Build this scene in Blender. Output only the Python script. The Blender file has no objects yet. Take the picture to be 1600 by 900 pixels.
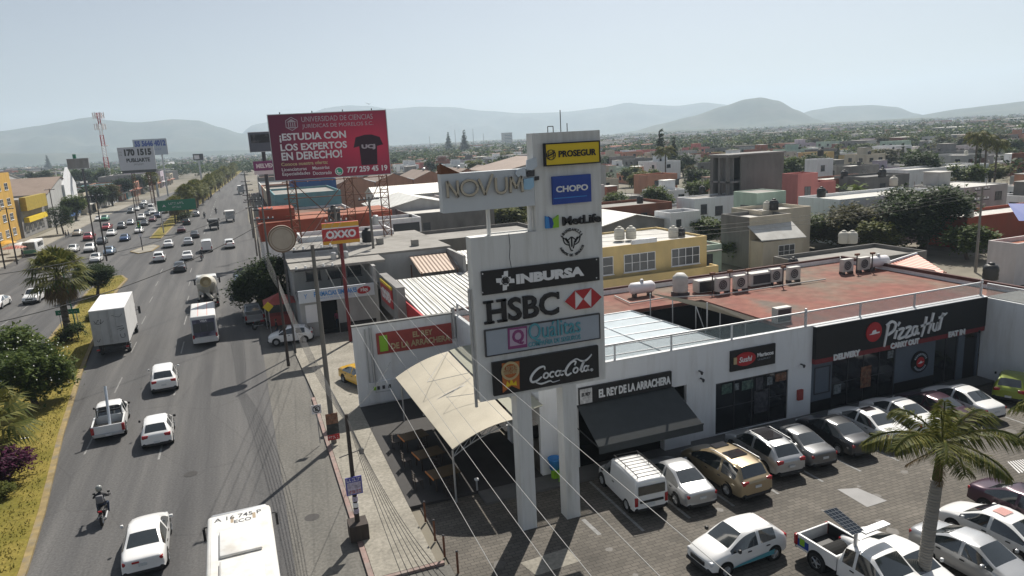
import bpy, bmesh, math, random
from mathutils import Vector, Matrix, noise
random.seed(11)
S = bpy.context.scene
COL = S.collection
R = math.radians

# ---------------------------------------------------------------- camera
CAM_H, FOC = 17.5, 1109.0            # metres above the street; focal length in pixels of a 1600-wide frame
YAW, PITCH, ROLL = R(20.5), R(12.0), R(3.0)
FWD = Vector((math.sin(YAW)*math.cos(PITCH), math.cos(YAW)*math.cos(PITCH), -math.sin(PITCH)))
_r0 = Vector((math.cos(YAW), -math.sin(YAW), 0))
_u0 = _r0.cross(FWD)
RT = _r0*math.cos(ROLL) - _u0*math.sin(ROLL)
UP = _r0*math.sin(ROLL) + _u0*math.cos(ROLL)
CP = Vector((0, 0, CAM_H))
cd = bpy.data.cameras.new('camera')
cd.sensor_width = 36.0
cd.lens = 36.0*FOC/1600
cd.clip_start, cd.clip_end = 0.5, 40000
cam = bpy.data.objects.new('camera', cd)
COL.objects.link(cam)
cam.matrix_world = Matrix(((RT.x, UP.x, -FWD.x, 0), (RT.y, UP.y, -FWD.y, 0), (RT.z, UP.z, -FWD.z, CAM_H), (0, 0, 0, 1)))
S.camera = cam

# ---------------------------------------------------------------- daylight
SUN_AZ, SUN_EL = R(37.5), R(49)      # clockwise from +Y (the street's direction)
w = bpy.data.worlds.new('World')
S.world = w
w.use_nodes = True
nt = w.node_tree
bg = nt.nodes['Background']
sk = nt.nodes.new('ShaderNodeTexSky')
sk.sky_type = 'NISHITA'
sk.sun_disc = False
sk.sun_elevation, sk.sun_rotation = SUN_EL, SUN_AZ
sk.altitude = 1300
sk.air_density, sk.dust_density, sk.ozone_density = 1.0, 4.5, 1.5
hs_ = nt.nodes.new('ShaderNodeHueSaturation'); hs_.inputs['Saturation'].default_value = 0.56
nt.links.new(sk.outputs[0], hs_.inputs['Color']); nt.links.new(hs_.outputs[0], bg.inputs[0])
bg.inputs[1].default_value = 0.06
sl = bpy.data.lights.new('sun', 'SUN')
sl.energy, sl.angle, sl.color = 5.0, R(0.53), (1.0, 0.94, 0.85)
so = bpy.data.objects.new('sun', sl)
COL.objects.link(so)
sd = Vector((math.sin(SUN_AZ)*math.cos(SUN_EL), math.cos(SUN_AZ)*math.cos(SUN_EL), math.sin(SUN_EL)))
so.rotation_euler = sd.to_track_quat('Z', 'Y').to_euler()
so.location = sd*60 + CP
S.view_settings.view_transform = 'Standard'
S.view_settings.look = 'None'
S.view_settings.exposure = 0.43
S.view_settings.gamma = 1.0
S.render.engine = 'CYCLES'
S.cycles.use_denoising = True
S.cycles.max_bounces = 5
S.cycles.diffuse_bounces = 3
S.cycles.glossy_bounces = 3
S.cycles.transmission_bounces = 4
S.cycles.transparent_max_bounces = 12
S.cycles.volume_bounces = 1
S.cycles.caustics_reflective = S.cycles.caustics_refractive = False
S.cycles.sample_clamp_indirect = 6

# ---------------------------------------------------------------- surveying: a pixel of the 1600x900 photograph and one known plane give a point of the place
def ray(px, py): return RT*((px-800)/FOC) - UP*((py-450)/FOC) + FWD
def at(px, py, z=0.0):
    d = ray(px, py); return CP + d*((z-CAM_H)/d.z)
def onY(px, py, Y):
    d = ray(px, py); return CP + d*(Y/d.y)
def far(px, py, D):
    d = ray(px, py); return CP + d*(D/math.hypot(d.x, d.y))
def pix(p):
    v = Vector(p)-CP; z = v.dot(FWD)
    return (800+FOC*v.dot(RT)/z, 450-FOC*v.dot(UP)/z, z)

# ---------------------------------------------------------------- materials
MATS = {}
def mat(name, col, rough=0.7, metal=0.0, var=0.12, scale=1.5, bump=0.0, spec=0.4, dirt=None, dirt_amt=0.0, dscale=0.35, coat=0.0, stretch=None):
    if name in MATS: return MATS[name]
    m = bpy.data.materials.new(name); m.use_nodes = True; MATS[name] = m
    t = m.node_tree; N = t.nodes; L = t.links
    b = N['Principled BSDF']
    b.inputs['Roughness'].default_value = rough
    b.inputs['Metallic'].default_value = metal
    b.inputs['Specular IOR Level'].default_value = spec
    b.inputs['Coat Weight'].default_value = coat
    b.inputs['Coat Roughness'].default_value = 0.06
    b.inputs['Base Color'].default_value = (*col, 1)
    if var > 0 or dirt:
        tc = N.new('ShaderNodeTexCoord')
        src = tc.outputs['Object']
        if stretch:
            mp = N.new('ShaderNodeMapping'); mp.inputs['Scale'].default_value = stretch
            L.new(src, mp.inputs[0]); src = mp.outputs[0]
        n1 = N.new('ShaderNodeTexNoise'); n1.inputs['Scale'].default_value = scale; n1.inputs['Detail'].default_value = 6
        L.new(src, n1.inputs['Vector'])
        mr = N.new('ShaderNodeMapRange'); mr.inputs[1].default_value = 0.25; mr.inputs[2].default_value = 0.75
        mr.inputs[3].default_value = 1-var; mr.inputs[4].default_value = 1+var
        L.new(n1.outputs[0], mr.inputs[0])
        mx = N.new('ShaderNodeMix'); mx.data_type = 'RGBA'; mx.blend_type = 'MULTIPLY'; mx.inputs[0].default_value = 1
        mx.inputs[6].default_value = (*col, 1)
        L.new(mr.outputs[0], mx.inputs[7])
        out = mx.outputs[2]
        if dirt:
            n2 = N.new('ShaderNodeTexNoise'); n2.inputs['Scale'].default_value = dscale; n2.inputs['Detail'].default_value = 8; n2.inputs['Roughness'].default_value = 0.65
            L.new(src, n2.inputs['Vector'])
            r2 = N.new('ShaderNodeMapRange'); r2.inputs[1].default_value = 0.48; r2.inputs[2].default_value = 0.72; r2.inputs[3].default_value = 0; r2.inputs[4].default_value = dirt_amt
            L.new(n2.outputs[0], r2.inputs[0])
            m2 = N.new('ShaderNodeMix'); m2.data_type = 'RGBA'; m2.inputs[7].default_value = (*dirt, 1)
            L.new(r2.outputs[0], m2.inputs[0]); L.new(out, m2.inputs[6]); out = m2.outputs[2]
        L.new(out, b.inputs['Base Color'])
        if bump > 0:
            bp = N.new('ShaderNodeBump'); bp.inputs['Strength'].default_value = bump; bp.inputs['Distance'].default_value = 0.03
            L.new(n1.outputs[0], bp.inputs['Height']); L.new(bp.outputs[0], b.inputs['Normal'])
    return m

def ramp_mat(name, cols, scale, stretch=(1, 1, 1), rough=0.9, bump=0.15, detail=8, second=None):
    """ground surfaces: a noise of several colours, with a second finer noise over it"""
    m = bpy.data.materials.new(name); m.use_nodes = True; MATS[name] = m
    t = m.node_tree; N = t.nodes; L = t.links; b = N['Principled BSDF']
    b.inputs['Roughness'].default_value = rough; b.inputs['Specular IOR Level'].default_value = 0.25
    tc = N.new('ShaderNodeTexCoord'); mp = N.new('ShaderNodeMapping'); mp.inputs['Scale'].default_value = stretch
    L.new(tc.outputs['Object'], mp.inputs[0])
    n = N.new('ShaderNodeTexNoise'); n.inputs['Scale'].default_value = scale; n.inputs['Detail'].default_value = detail; n.inputs['Roughness'].default_value = 0.6
    L.new(mp.outputs[0], n.inputs['Vector'])
    cr = N.new('ShaderNodeValToRGB')
    while len(cr.color_ramp.elements) < len(cols): cr.color_ramp.elements.new(0.5)
    for e, (p, c) in zip(cr.color_ramp.elements, cols): e.position = p; e.color = (*c, 1)
    L.new(n.outputs[0], cr.inputs[0]); out = cr.outputs[0]
    n2 = N.new('ShaderNodeTexNoise'); n2.inputs['Scale'].default_value = second or scale*14; n2.inputs['Detail'].default_value = 5
    L.new(tc.outputs['Object'], n2.inputs['Vector'])
    mr = N.new('ShaderNodeMapRange'); mr.inputs[1].default_value = 0.3; mr.inputs[2].default_value = 0.7; mr.inputs[3].default_value = 0.78; mr.inputs[4].default_value = 1.2
    L.new(n2.outputs[0], mr.inputs[0])
    mx = N.new('ShaderNodeMix'); mx.data_type = 'RGBA'; mx.blend_type = 'MULTIPLY'; mx.inputs[0].default_value = 1
    L.new(out, mx.inputs[6]); L.new(mr.outputs[0], mx.inputs[7]); L.new(mx.outputs[2], b.inputs['Base Color'])
    bp = N.new('ShaderNodeBump'); bp.inputs['Strength'].default_value = bump; bp.inputs['Distance'].default_value = 0.02
    L.new(n2.outputs[0], bp.inputs['Height']); L.new(bp.outputs[0], b.inputs['Normal'])
    return m

def leaf_mat(name, c1, c2, scale=0.6):
    """leaf colour that changes from leaf to leaf, with a little light let through"""
    m = bpy.data.materials.new(name); m.use_nodes = True; MATS[name] = m
    t = m.node_tree; N = t.nodes; L = t.links; b = N['Principled BSDF']
    b.inputs['Roughness'].default_value = 0.6; b.inputs['Specular IOR Level'].default_value = 0.12
    g = N.new('ShaderNodeNewGeometry')
    cr = N.new('ShaderNodeValToRGB'); cr.color_ramp.elements[0].color = (*c1, 1); cr.color_ramp.elements[1].color = (*c2, 1)
    L.new(g.outputs['Random Per Island'], cr.inputs[0])
    L.new(cr.outputs[0], b.inputs['Base Color'])
    tr = N.new('ShaderNodeBsdfTranslucent'); L.new(cr.outputs[0], tr.inputs[0])
    mx = N.new('ShaderNodeMixShader'); mx.inputs[0].default_value = 0.33
    L.new(b.outputs[0], mx.inputs[1]); L.new(tr.outputs[0], mx.inputs[2])
    L.new(mx.outputs[0], N['Material Output'].inputs[0])
    return m

def glass_mat(name, col, alpha=0.25, rough=0.05):
    m = mat(name, col, rough, var=0, spec=0.6)
    m.node_tree.nodes['Principled BSDF'].inputs['Alpha'].default_value = alpha
    return m

# ---------------------------------------------------------------- mesh building
class MB:
    def __init__(s): s.v = []; s.f = []; s.m = []
    def add(s, vs, fs, mi=0):
        o = len(s.v); s.v += [tuple(p) for p in vs]
        s.f += [tuple(i+o for i in f) for f in fs]; s.m += [mi]*len(fs); return s
    def box(s, x0, x1, y0, y1, z0, z1, mi=0, M=None):
        if x0 > x1: x0, x1 = x1, x0
        if y0 > y1: y0, y1 = y1, y0
        if z0 > z1: z0, z1 = z1, z0
        v = [(x0, y0, z0), (x1, y0, z0), (x1, y1, z0), (x0, y1, z0), (x0, y0, z1), (x1, y0, z1), (x1, y1, z1), (x0, y1, z1)]
        if M is not None: v = [M @ Vector(p) for p in v]
        return s.add(v, [(3, 2, 1, 0), (4, 5, 6, 7), (0, 1, 5, 4), (1, 2, 6, 5), (2, 3, 7, 6), (3, 0, 4, 7)], mi)
    def tube(s, p, q, r, n=8, r2=None, mi=0, caps=True):
        p, q = Vector(p), Vector(q); d = (q-p)
        if d.length < 1e-6: return s
        a = d.to_track_quat('Z', 'Y'); r2 = r if r2 is None else r2
        vs = []
        for c, rr in ((p, r), (q, r2)):
            for i in range(n):
                t = 2*math.pi*i/n; vs.append(c + a @ Vector((rr*math.cos(t), rr*math.sin(t), 0)))
        fs = [(i, (i+1) % n, n+(i+1) % n, n+i) for i in range(n)]
        if caps: fs += [tuple(range(n-1, -1, -1)), tuple(range(n, 2*n))]
        return s.add(vs, fs, mi)
    def path(s, pts, r, n=6, mi=0):
        for a, b in zip(pts, pts[1:]): s.tube(a, b, r, n, mi=mi)
        return s
    def lathe(s, prof, n=16, c=(0, 0, 0), mi=0, M=None):
        vs = []; fs = []
        for r, z in prof:
            for i in range(n):
                t = 2*math.pi*i/n; p = Vector((r*math.cos(t), r*math.sin(t), z))
                if M is not None: p = M @ p
                vs.append(p+Vector(c))
        for k in range(len(prof)-1):
            for i in range(n):
                fs.append((k*n+i, k*n+(i+1) % n, (k+1)*n+(i+1) % n, (k+1)*n+i))
        fs.append(tuple(range(n-1, -1, -1))); k = len(prof)-1; fs.append(tuple(k*n+i for i in range(n)))
        return s.add(vs, fs, mi)
    def prism(s, poly, z0, z1, mi=0, top=None):
        """poly: 2D outline, counter-clockwise"""
        ar = sum(a[0]*b[1]-b[0]*a[1] for a, b in zip(poly, poly[1:]+poly[:1]))
        if ar < 0: poly = poly[::-1]
        n = len(poly)
        vs = [(p[0], p[1], z0) for p in poly]+[(p[0], p[1], z1) for p in poly]
        s.add(vs, [(i, (i+1) % n, n+(i+1) % n, n+i) for i in range(n)]+[tuple(range(n-1, -1, -1))], mi)
        return s.add([(p[0], p[1], z1) for p in poly], [tuple(range(n))], mi if top is None else top)
    def sign(s, poly, y0, y1, mi=0):
        """outline in the x-z plane, drawn as seen from -Y, from y0 (front) to y1"""
        ar = sum(a[0]*b[1]-b[0]*a[1] for a, b in zip(poly, poly[1:]+poly[:1]))
        if ar < 0: poly = poly[::-1]
        n = len(poly)
        vs = [(p[0], y0, p[1]) for p in poly]+[(p[0], y1, p[1]) for p in poly]
        return s.add(vs, [tuple(range(n)), tuple(range(2*n-1, n-1, -1))]+[(i, n+i, n+(i+1) % n, (i+1) % n) for i in range(n)], mi)
    def quad(s, a, b, c, d, mi=0): return s.add([a, b, c, d], [(0, 1, 2, 3)], mi)
    def mesh(s, name, mats, smooth=False, weld=False):
        me = bpy.data.meshes.new(name); me.from_pydata(s.v, [], s.f)
        for m in (mats if isinstance(mats, (list, tuple)) else [mats]): me.materials.append(m)
        me.polygons.foreach_set('material_index', s.m)
        if smooth: me.polygons.foreach_set('use_smooth', [True]*len(s.f))
        me.update(); return me
    def build(s, name, mats, parent=None, smooth=False, loc=None, rot=0.0):
        o = bpy.data.objects.new(name, s.mesh(name, mats, smooth)); COL.objects.link(o)
        if parent is not None: o.parent = parent
        if loc is not None: o.location = loc
        if rot: o.rotation_euler.z = rot
        return o

def tag(o, label=None, cat=None, group=None, kind=None):
    if label: o['label'] = label
    if cat: o['category'] = cat
    if group: o['group'] = group
    if kind: o['kind'] = kind
    return o
def thing(name, label, cat, loc=(0, 0, 0), rot=0.0, group=None):
    o = bpy.data.objects.new(name, None); COL.objects.link(o); o.empty_display_size = 0.3
    o.location = loc; o.rotation_euler.z = rot
    return tag(o, label, cat, group)
def put(name, me, parent=None, loc=(0, 0, 0), rot=0.0, mats=None):
    o = bpy.data.objects.new(name, me); COL.objects.link(o)
    if parent is not None: o.parent = parent
    o.location = loc; o.rotation_euler.z = rot
    if mats:
        for i, m in enumerate(mats):
            o.material_slots[i].link = 'OBJECT'; o.material_slots[i].material = m
    return o

# ---------------------------------------------------------------- lettering (sign frame: x right, z up, seen from -Y)
def text_mesh(s, x0, x1, z0, z1, y=0.0, depth=0.02, bold=0.0, shear=0.0, space=1.0, tilt=0.0):
    cu = bpy.data.curves.new('t', 'FONT'); cu.body = s; cu.extrude = 0.01; cu.offset = bold; cu.shear = shear; cu.space_character = space
    cu.resolution_u = 3
    o = bpy.data.objects.new('t', cu); me = bpy.data.meshes.new_from_object(o)
    bpy.data.objects.remove(o); bpy.data.curves.remove(cu)
    xs = [v.co.x for v in me.vertices]; ys = [v.co.y for v in me.vertices]
    ax, bx, ay, by = min(xs), max(xs), min(ys), max(ys)
    kx = (x1-x0)/(bx-ax); kz = (z1-z0)/(by-ay)
    for v in me.vertices:
        x, yy, z = v.co
        v.co = (x0+(x-ax)*kx, y-depth*(z+0.01)/0.02, z0+(yy-ay)*kz + tilt*(x-ax)*kx)
    me.name = 'lettering'
    return me
def text(parent, s, x0, x1, z0, z1, y, m, depth=0.02, bold=0.02, name='lettering', **k):
    me = text_mesh(s, x0, x1, z0, z1, y, depth, bold, **k); me.materials.append(m)
    o = bpy.data.objects.new(name, me); COL.objects.link(o); o.parent = parent
    return o
def ribbon(pts, widths, y0=-0.02, y1=0.0, sub=6):
    """a brush stroke through pts in the x-z plane: list of outlines to be passed to MB"""
    P = [Vector(p) for p in pts]; n = len(P); out = []
    W = [widths]*n if isinstance(widths, (int, float)) else list(widths)
    for i in range(n-1):
        p0, p1, p2, p3 = P[max(i-1, 0)], P[i], P[i+1], P[min(i+2, n-1)]
        for k in range(sub+(i == n-2)):
            t = k/sub
            q = 0.5*((2*p1)+(p2-p0)*t+(2*p0-5*p1+4*p2-p3)*t*t+(3*p1-p0-3*p2+p3)*t**3)
            out.append((q, W[i]*(1-t)+W[i+1]*t))
    mb = MB(); L = []; Rr = []
    for i, (q, wd) in enumerate(out):
        a = out[max(i-1, 0)][0]; b = out[min(i+1, len(out)-1)][0]; d = (b-a)
        if d.length < 1e-6: d = Vector((1, 0))
        d.normalize(); nn = Vector((-d.y, d.x))*wd/2
        L.append(q+nn); Rr.append(q-nn)
    m = len(out)
    vs = [(p.x, y0, p.y) for p in L]+[(p.x, y0, p.y) for p in Rr]+[(p.x, y1, p.y) for p in L]+[(p.x, y1, p.y) for p in Rr]
    fs = []
    for i in range(m-1):
        fs += [(i, m+i, m+i+1, i+1), (2*m+i, i+0, i+1, 2*m+i+1), (m+i, 3*m+i, 3*m+i+1, m+i+1)]
    mb.add(vs, fs); return mb
def fine_print(parent, x0, x1, z0, z1, y, m, seed=1):
    """lettering too small or worn to be read: uneven strokes in a line"""
    rn = random.Random(seed); h = z1-z0; x = x0; b = MB()
    while x < x1-h*.3:
        wd = h*rn.uniform(.35, .7); k = rn.randrange(3)
        if k != 1: b.box(x, x+h*.13, y-.012, y, z0, z1)
        if k != 0: b.box(x+h*.14, min(x+wd, x1), y-.012, y, z1-h*.2, z1)
        if k != 2: b.box(x+h*.14, min(x+wd, x1), y-.012, y, z0, z0+h*.2)
        x += wd+h*(.2 if rn.random() < .8 else .6)
    return b.build('lettering', m, parent)
def disc(cx, cz, r, n=28): return [(cx+r*math.cos(2*math.pi*i/n), cz+r*math.sin(2*math.pi*i/n)) for i in range(n)]
def merge(*mbs):
    o = MB()
    for b in mbs: 
        k = len(o.v); o.v += b.v; o.f += [tuple(i+k for i in f) for f in b.f]; o.m += b.m
    return o
def ring(cx, cz, r, wd, y0, y1, a0=0, a1=360, n=28):
    return ribbon([(cx+r*math.cos(R(a0+(a1-a0)*i/n)), cz+r*math.sin(R(a0+(a1-a0)*i/n))) for i in range(n+1)], wd, y0, y1, 2)
# ================================================================ SETTING
ramp_mat('city_ground', [(0.25, (0.10, 0.10, 0.065)), (0.45, (0.17, 0.155, 0.12)), (0.6, (0.22, 0.20, 0.17)), (0.8, (0.09, 0.11, 0.05))], 0.02, second=0.4)
def street_mat():
    ramp_mat('asphalt', [(0.28, (0.05, 0.05, 0.052)), (0.5, (0.086, 0.085, 0.085)), (0.72, (0.128, 0.125, 0.121))], 0.6, (1, 0.03, 1), 0.75, 0.25, second=9)
    m = MATS['asphalt']; t = m.node_tree; N = t.nodes; L = t.links; b = N['Principled BSDF']
    src = b.inputs['Base Color'].links[0].from_socket
    tc = N.new('ShaderNodeTexCoord')
    # old patches, cracks and slab joints
    mp = N.new('ShaderNodeMapping'); mp.inputs['Scale'].default_value = (0.29, 0.11, 1); L.new(tc.outputs['Object'], mp.inputs[0])
    nz = N.new('ShaderNodeTexNoise'); nz.inputs['Scale'].default_value = 0.9; nz.inputs['Detail'].default_value = 5; L.new(tc.outputs['Object'], nz.inputs['Vector'])
    ad = N.new('ShaderNodeMix'); ad.data_type = 'RGBA'; ad.blend_type = 'ADD'; ad.inputs[0].default_value = 0.05
    L.new(mp.outputs[0], ad.inputs[6]); L.new(nz.outputs['Color'], ad.inputs[7])
    v = N.new('ShaderNodeTexVoronoi'); v.feature = 'DISTANCE_TO_EDGE'; v.inputs['Scale'].default_value = 1.0; L.new(ad.outputs[2], v.inputs['Vector'])
    mr = N.new('ShaderNodeMapRange'); mr.inputs[1].default_value = 0.0; mr.inputs[2].default_value = 0.012; mr.inputs[3].default_value = 0.86; mr.inputs[4].default_value = 1
    L.new(v.outputs['Distance'], mr.inputs[0])
    v2 = N.new('ShaderNodeTexVoronoi'); v2.inputs['Scale'].default_value = 1.0; L.new(ad.outputs[2], v2.inputs['Vector'])
    m2 = N.new('ShaderNodeMapRange'); m2.inputs[3].default_value = 0.96; m2.inputs[4].default_value = 1.04; L.new(v2.outputs['Color'], m2.inputs[0])
    mu = N.new('ShaderNodeMath'); mu.operation = 'MULTIPLY'; L.new(mr.outputs[0], mu.inputs[0]); L.new(m2.outputs[0], mu.inputs[1])
    mx = N.new('ShaderNodeMix'); mx.data_type = 'RGBA'; mx.blend_type = 'MULTIPLY'; mx.inputs[0].default_value = 1
    L.new(src, mx.inputs[6]); L.new(mu.outputs[0], mx.inputs[7]); L.new(mx.outputs[2], b.inputs['Base Color'])
street_mat()
ramp_mat('concrete_walk', [(0.25, (0.19, 0.178, 0.15)), (0.5, (0.265, 0.248, 0.21)), (0.75, (0.32, 0.30, 0.26))], 0.35, (1, 1, 1), 0.9, 0.2, second=6)
ramp_mat('old_concrete', [(0.25, (0.10, 0.098, 0.09)), (0.5, (0.135, 0.13, 0.118)), (0.75, (0.17, 0.163, 0.148))], 0.4, (1, 0.25, 1), 0.9, 0.2, second=7)
ramp_mat('dry_grass', [(0.2, (0.075, 0.08, 0.012)), (0.42, (0.15, 0.13, 0.022)), (0.6, (0.22, 0.175, 0.04)), (0.8, (0.12, 0.12, 0.02))], 0.35, rough=1.0, bump=0.6, second=7)
mat('kerb_paint', (0.24, 0.18, 0.08), 0.85, var=0.35, scale=2, dirt=(0.16, 0.15, 0.13), dirt_amt=1.0, dscale=0.9)
mat('kerb_red', (0.25, 0.175, 0.155), 0.85, var=0.3, scale=3, dirt=(0.22, 0.205, 0.185), dirt_amt=1.0, dscale=1.0)
mat('worn_white', (0.22, 0.22, 0.215), 0.8, var=0.3, scale=5, dirt=(0.115, 0.113, 0.11), dirt_amt=1.0, dscale=1.2)
def paver_mat():
    m = bpy.data.materials.new('pavers'); m.use_nodes = True; MATS['pavers'] = m
    t = m.node_tree; N = t.nodes; L = t.links; b = N['Principled BSDF']; b.inputs['Roughness'].default_value = 0.8; b.inputs['Specular IOR Level'].default_value = 0.3
    tc = N.new('ShaderNodeTexCoord')
    br = N.new('ShaderNodeTexBrick'); br.inputs['Scale'].default_value = 1.0
    br.inputs['Brick Width'].default_value = 0.40; br.inputs['Row Height'].default_value = 0.21; br.inputs['Mortar Size'].default_value = 0.014
    br.inputs['Color1'].default_value = (0.085, 0.077, 0.065, 1); br.inputs['Color2'].default_value = (0.118, 0.106, 0.09, 1); br.inputs['Mortar'].default_value = (0.045, 0.041, 0.036, 1)
    L.new(tc.outputs['Object'], br.inputs['Vector'])
    n = N.new('ShaderNodeTexNoise'); n.inputs['Scale'].default_value = 0.35; n.inputs['Detail'].default_value = 8; L.new(tc.outputs['Object'], n.inputs['Vector'])
    mr = N.new('ShaderNodeMapRange'); mr.inputs[1].default_value = 0.3; mr.inputs[2].default_value = 0.7; mr.inputs[3].default_value = 0.72; mr.inputs[4].default_value = 1.3; L.new(n.outputs[0], mr.inputs[0])
    mx = N.new('ShaderNodeMix'); mx.data_type = 'RGBA'; mx.blend_type = 'MULTIPLY'; mx.inputs[0].default_value = 1
    L.new(br.outputs['Color'], mx.inputs[6]); L.new(mr.outputs[0], mx.inputs[7])
    v = N.new('ShaderNodeTexVoronoi'); v.inputs['Scale'].default_value = 1.1; L.new(tc.outputs['Object'], v.inputs['Vector'])
    m3 = N.new('ShaderNodeMapRange'); m3.inputs[1].default_value = 0.965; m3.inputs[2].default_value = 0.975; L.new(v.outputs['Color'], m3.inputs[0])
    x2 = N.new('ShaderNodeMix'); x2.data_type = 'RGBA'; x2.inputs[7].default_value = (0.24, 0.22, 0.20, 1)
    L.new(m3.outputs[0], x2.inputs[0]); L.new(mx.outputs[2], x2.inputs[6]); L.new(x2.outputs[2], b.inputs['Base Color'])
    bp = N.new('ShaderNodeBump'); bp.inputs['Strength'].default_value = 0.4; bp.inputs['Distance'].default_value = 0.02
    L.new(br.outputs['Fac'], bp.inputs['Height']); bp.invert = True; L.new(bp.outputs[0], b.inputs['Normal'])
paver_mat()

def xy(p): return (p[0], p[1])
def pts(*ps): return [xy(at(*q)) for q in ps]
def sheet(name, poly, z, m, kind='structure', thick=None):
    mb = MB()
    if thick is None:
        ar = sum(a[0]*b[1]-b[0]*a[1] for a, b in zip(poly, poly[1:]+poly[:1]))
        if ar < 0: poly = poly[::-1]
        mb.add([(x, y, z) for x, y in poly], [tuple(range(len(poly)))])
    else: mb.prism(poly, z-thick, z)
    o = mb.build(name, m); tag(o, kind=kind); return o

g = MB(); G = 7300; g.quad((-G, -G, -.06), (G, -G, -.06), (G, G, -.06), (-G, G, -.06)); tag(g.build('ground', MATS['city_ground']), kind='structure')
rdr = [(3.3, -60), (3.3, 50), (2.9, 62), (2.6, 120), (1.5, 200)]+pts((386, 305), (384, 285), (383, 270))
rdl = pts((368, 268), (320, 285), (272, 300))+[(-37.5, 300), (-39.4, 234), (-39.4, 60), (-39.4, -60)]
sheet('road', rdr+rdl, 0.0, MATS['asphalt'])
sheet('side_street', [(-39.4, 112), (-39.4, 128), (-160, 128), (-160, 112)], 0.002, MATS['asphalt'])
# near median: raised grass with a painted kerb
MR = [(-9.4, 10)]+pts((45, 890), (72, 800), (100, 680), (130, 580), (150, 530), (163, 490), (186, 452))
ML = pts((165, 438), (135, 457), (105, 494), (75, 532), (35, 583), (0, 628))+[(-17.5, 40), (-17.5, 10)]
nose = pts((200, 437), (192, 431), (180, 432))
med = MR+nose+ML
def inset(poly, d):
    out = []; n = len(poly)
    ar = sum(a[0]*b[1]-b[0]*a[1] for a, b in zip(poly, poly[1:]+poly[:1])); sg = 1 if ar > 0 else -1
    for i in range(n):
        a, b, c = Vector(poly[i-1]), Vector(poly[i]), Vector(poly[(i+1) % n])
        e1 = (b-a).normalized(); e2 = (c-b).normalized()
        nn = (Vector((-e1.y, e1.x))+Vector((-e2.y, e2.x)))*sg
        if nn.length < 1e-4: nn = Vector((-e1.y, e1.x))*sg
        nn.normalize(); out.append(tuple(b+nn*d))
    return out
sheet('median_kerb', med, 0.14, MATS['kerb_paint'], thick=0.19)
sheet('median_grass', inset(med, 0.32), 0.175, MATS['dry_grass'], thick=0.2)
isl = pts((203, 394), (216, 397), (238, 393), (250, 385), (240, 383), (222, 387))
sheet('traffic_island_kerb', isl, 0.14, MATS['kerb_paint'], thick=0.19)
sheet('traffic_island', inset(isl, .3), 0.15, MATS['concrete_walk'], thick=0.19)
m2 = pts((233, 373), (252, 373), (262, 364), (275, 350), (287, 341), (310, 322), (335, 302), (362, 281), (380, 266), (374, 265), (340, 283), (305, 307), (275, 330), (252, 352))
sheet('far_median_kerb', m2, 0.14, MATS['kerb_paint'], thick=0.19)
sheet('far_median_grass', inset(m2, .35), 0.17, MATS['dry_grass'], thick=0.2)
# pavements
sheet('pavement', [(3.3, 26.6), (3.3, 50), (2.9, 62), (2.6, 112), (9.5, 112), (9.5, 46.6), (5.9, 46.6), (5.9, 26.6)], 0.13, MATS['concrete_walk'], thick=0.2)
sheet('red_kerb', [(3.06, 26.4), (3.06, 50), (3.28, 50), (3.28, 26.58), (6.2, 26.58), (6.2, 26.4)], 0.125, MATS['kerb_red'], thick=0.2)
sheet('driveway', [(3.3, -20), (3.3, 26.38), (6.4, 26.38), (6.4, -20)], 0.004, MATS['old_concrete'])
sheet('gutter_lane', [(0.3, -40), (0.3, 112), (2.6, 112), (3.05, 50), (3.05, 26.3), (3.25, -40)], 0.008, MATS['old_concrete'])
sheet('parking_lot', [(6.4, -20), (6.4, 31.6), (9.6, 31.6), (60, 31.6), (60, -20)], 0.012, MATS['pavers'])
sheet('shop_front_step', [(9.4, 30.3), (45.0, 30.3), (45.0, 31.65), (9.4, 31.65)], 0.14, mat('step', (0.11, 0.108, 0.105), 0.85), thick=0.18)
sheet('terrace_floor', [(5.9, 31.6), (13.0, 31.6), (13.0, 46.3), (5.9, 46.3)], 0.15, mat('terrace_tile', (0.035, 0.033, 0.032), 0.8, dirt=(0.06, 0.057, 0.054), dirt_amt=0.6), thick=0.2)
sheet('left_pavement', [(-39.4, -60), (-39.4, 111), (-47, 111), (-47, -60)], 0.14, MATS['concrete_walk'], thick=0.2)
sheet('far_left_pavement', [(-39.4, 129), (-39.4, 234), (-37.5, 300), (-44, 300), (-46, 234), (-46, 129)], 0.14, MATS['concrete_walk'], thick=0.2)
# painted lines
mk = MB()
for s0 in range(-4, 120, 12):
    fx = -6.3-(s0 > 60)*(s0-60)*0.035
    mk.quad((fx-.06, s0, .012), (fx+.06, s0, .012), (fx+.06, s0+4.5, .012), (fx-.06, s0+4.5, .012))
    mk.quad((fx-4.4, s0+3, .012), (fx-4.3, s0+3, .012), (fx-4.3, s0+7, .012), (fx-4.4, s0+7, .012)) if s0 > 40 else None
for s0 in range(20, 110, 10):
    for fx in (-26.2, -32.8): mk.quad((fx-.07, s0, .012), (fx+.07, s0, .012), (fx+.07, s0+4, .012), (fx-.07, s0+4, .012))
for s0 in range(170, 420, 12): mk.quad((-8.3, s0, .012), (-8.15, s0, .012), (-8.15, s0+5, .012), (-8.3, s0+5, .012))
for k in range(0): mk.quad((-3.5+.0*k-1.6*k, 118, .012), (-3.0-1.6*k, 118, .012), (-3.0-1.6*k, 121.5, .012), (-3.5-1.6*k, 121.5, .012))
tag(mk.build('road_markings', MATS['worn_white']), kind='structure')
mk = MB()
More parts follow.
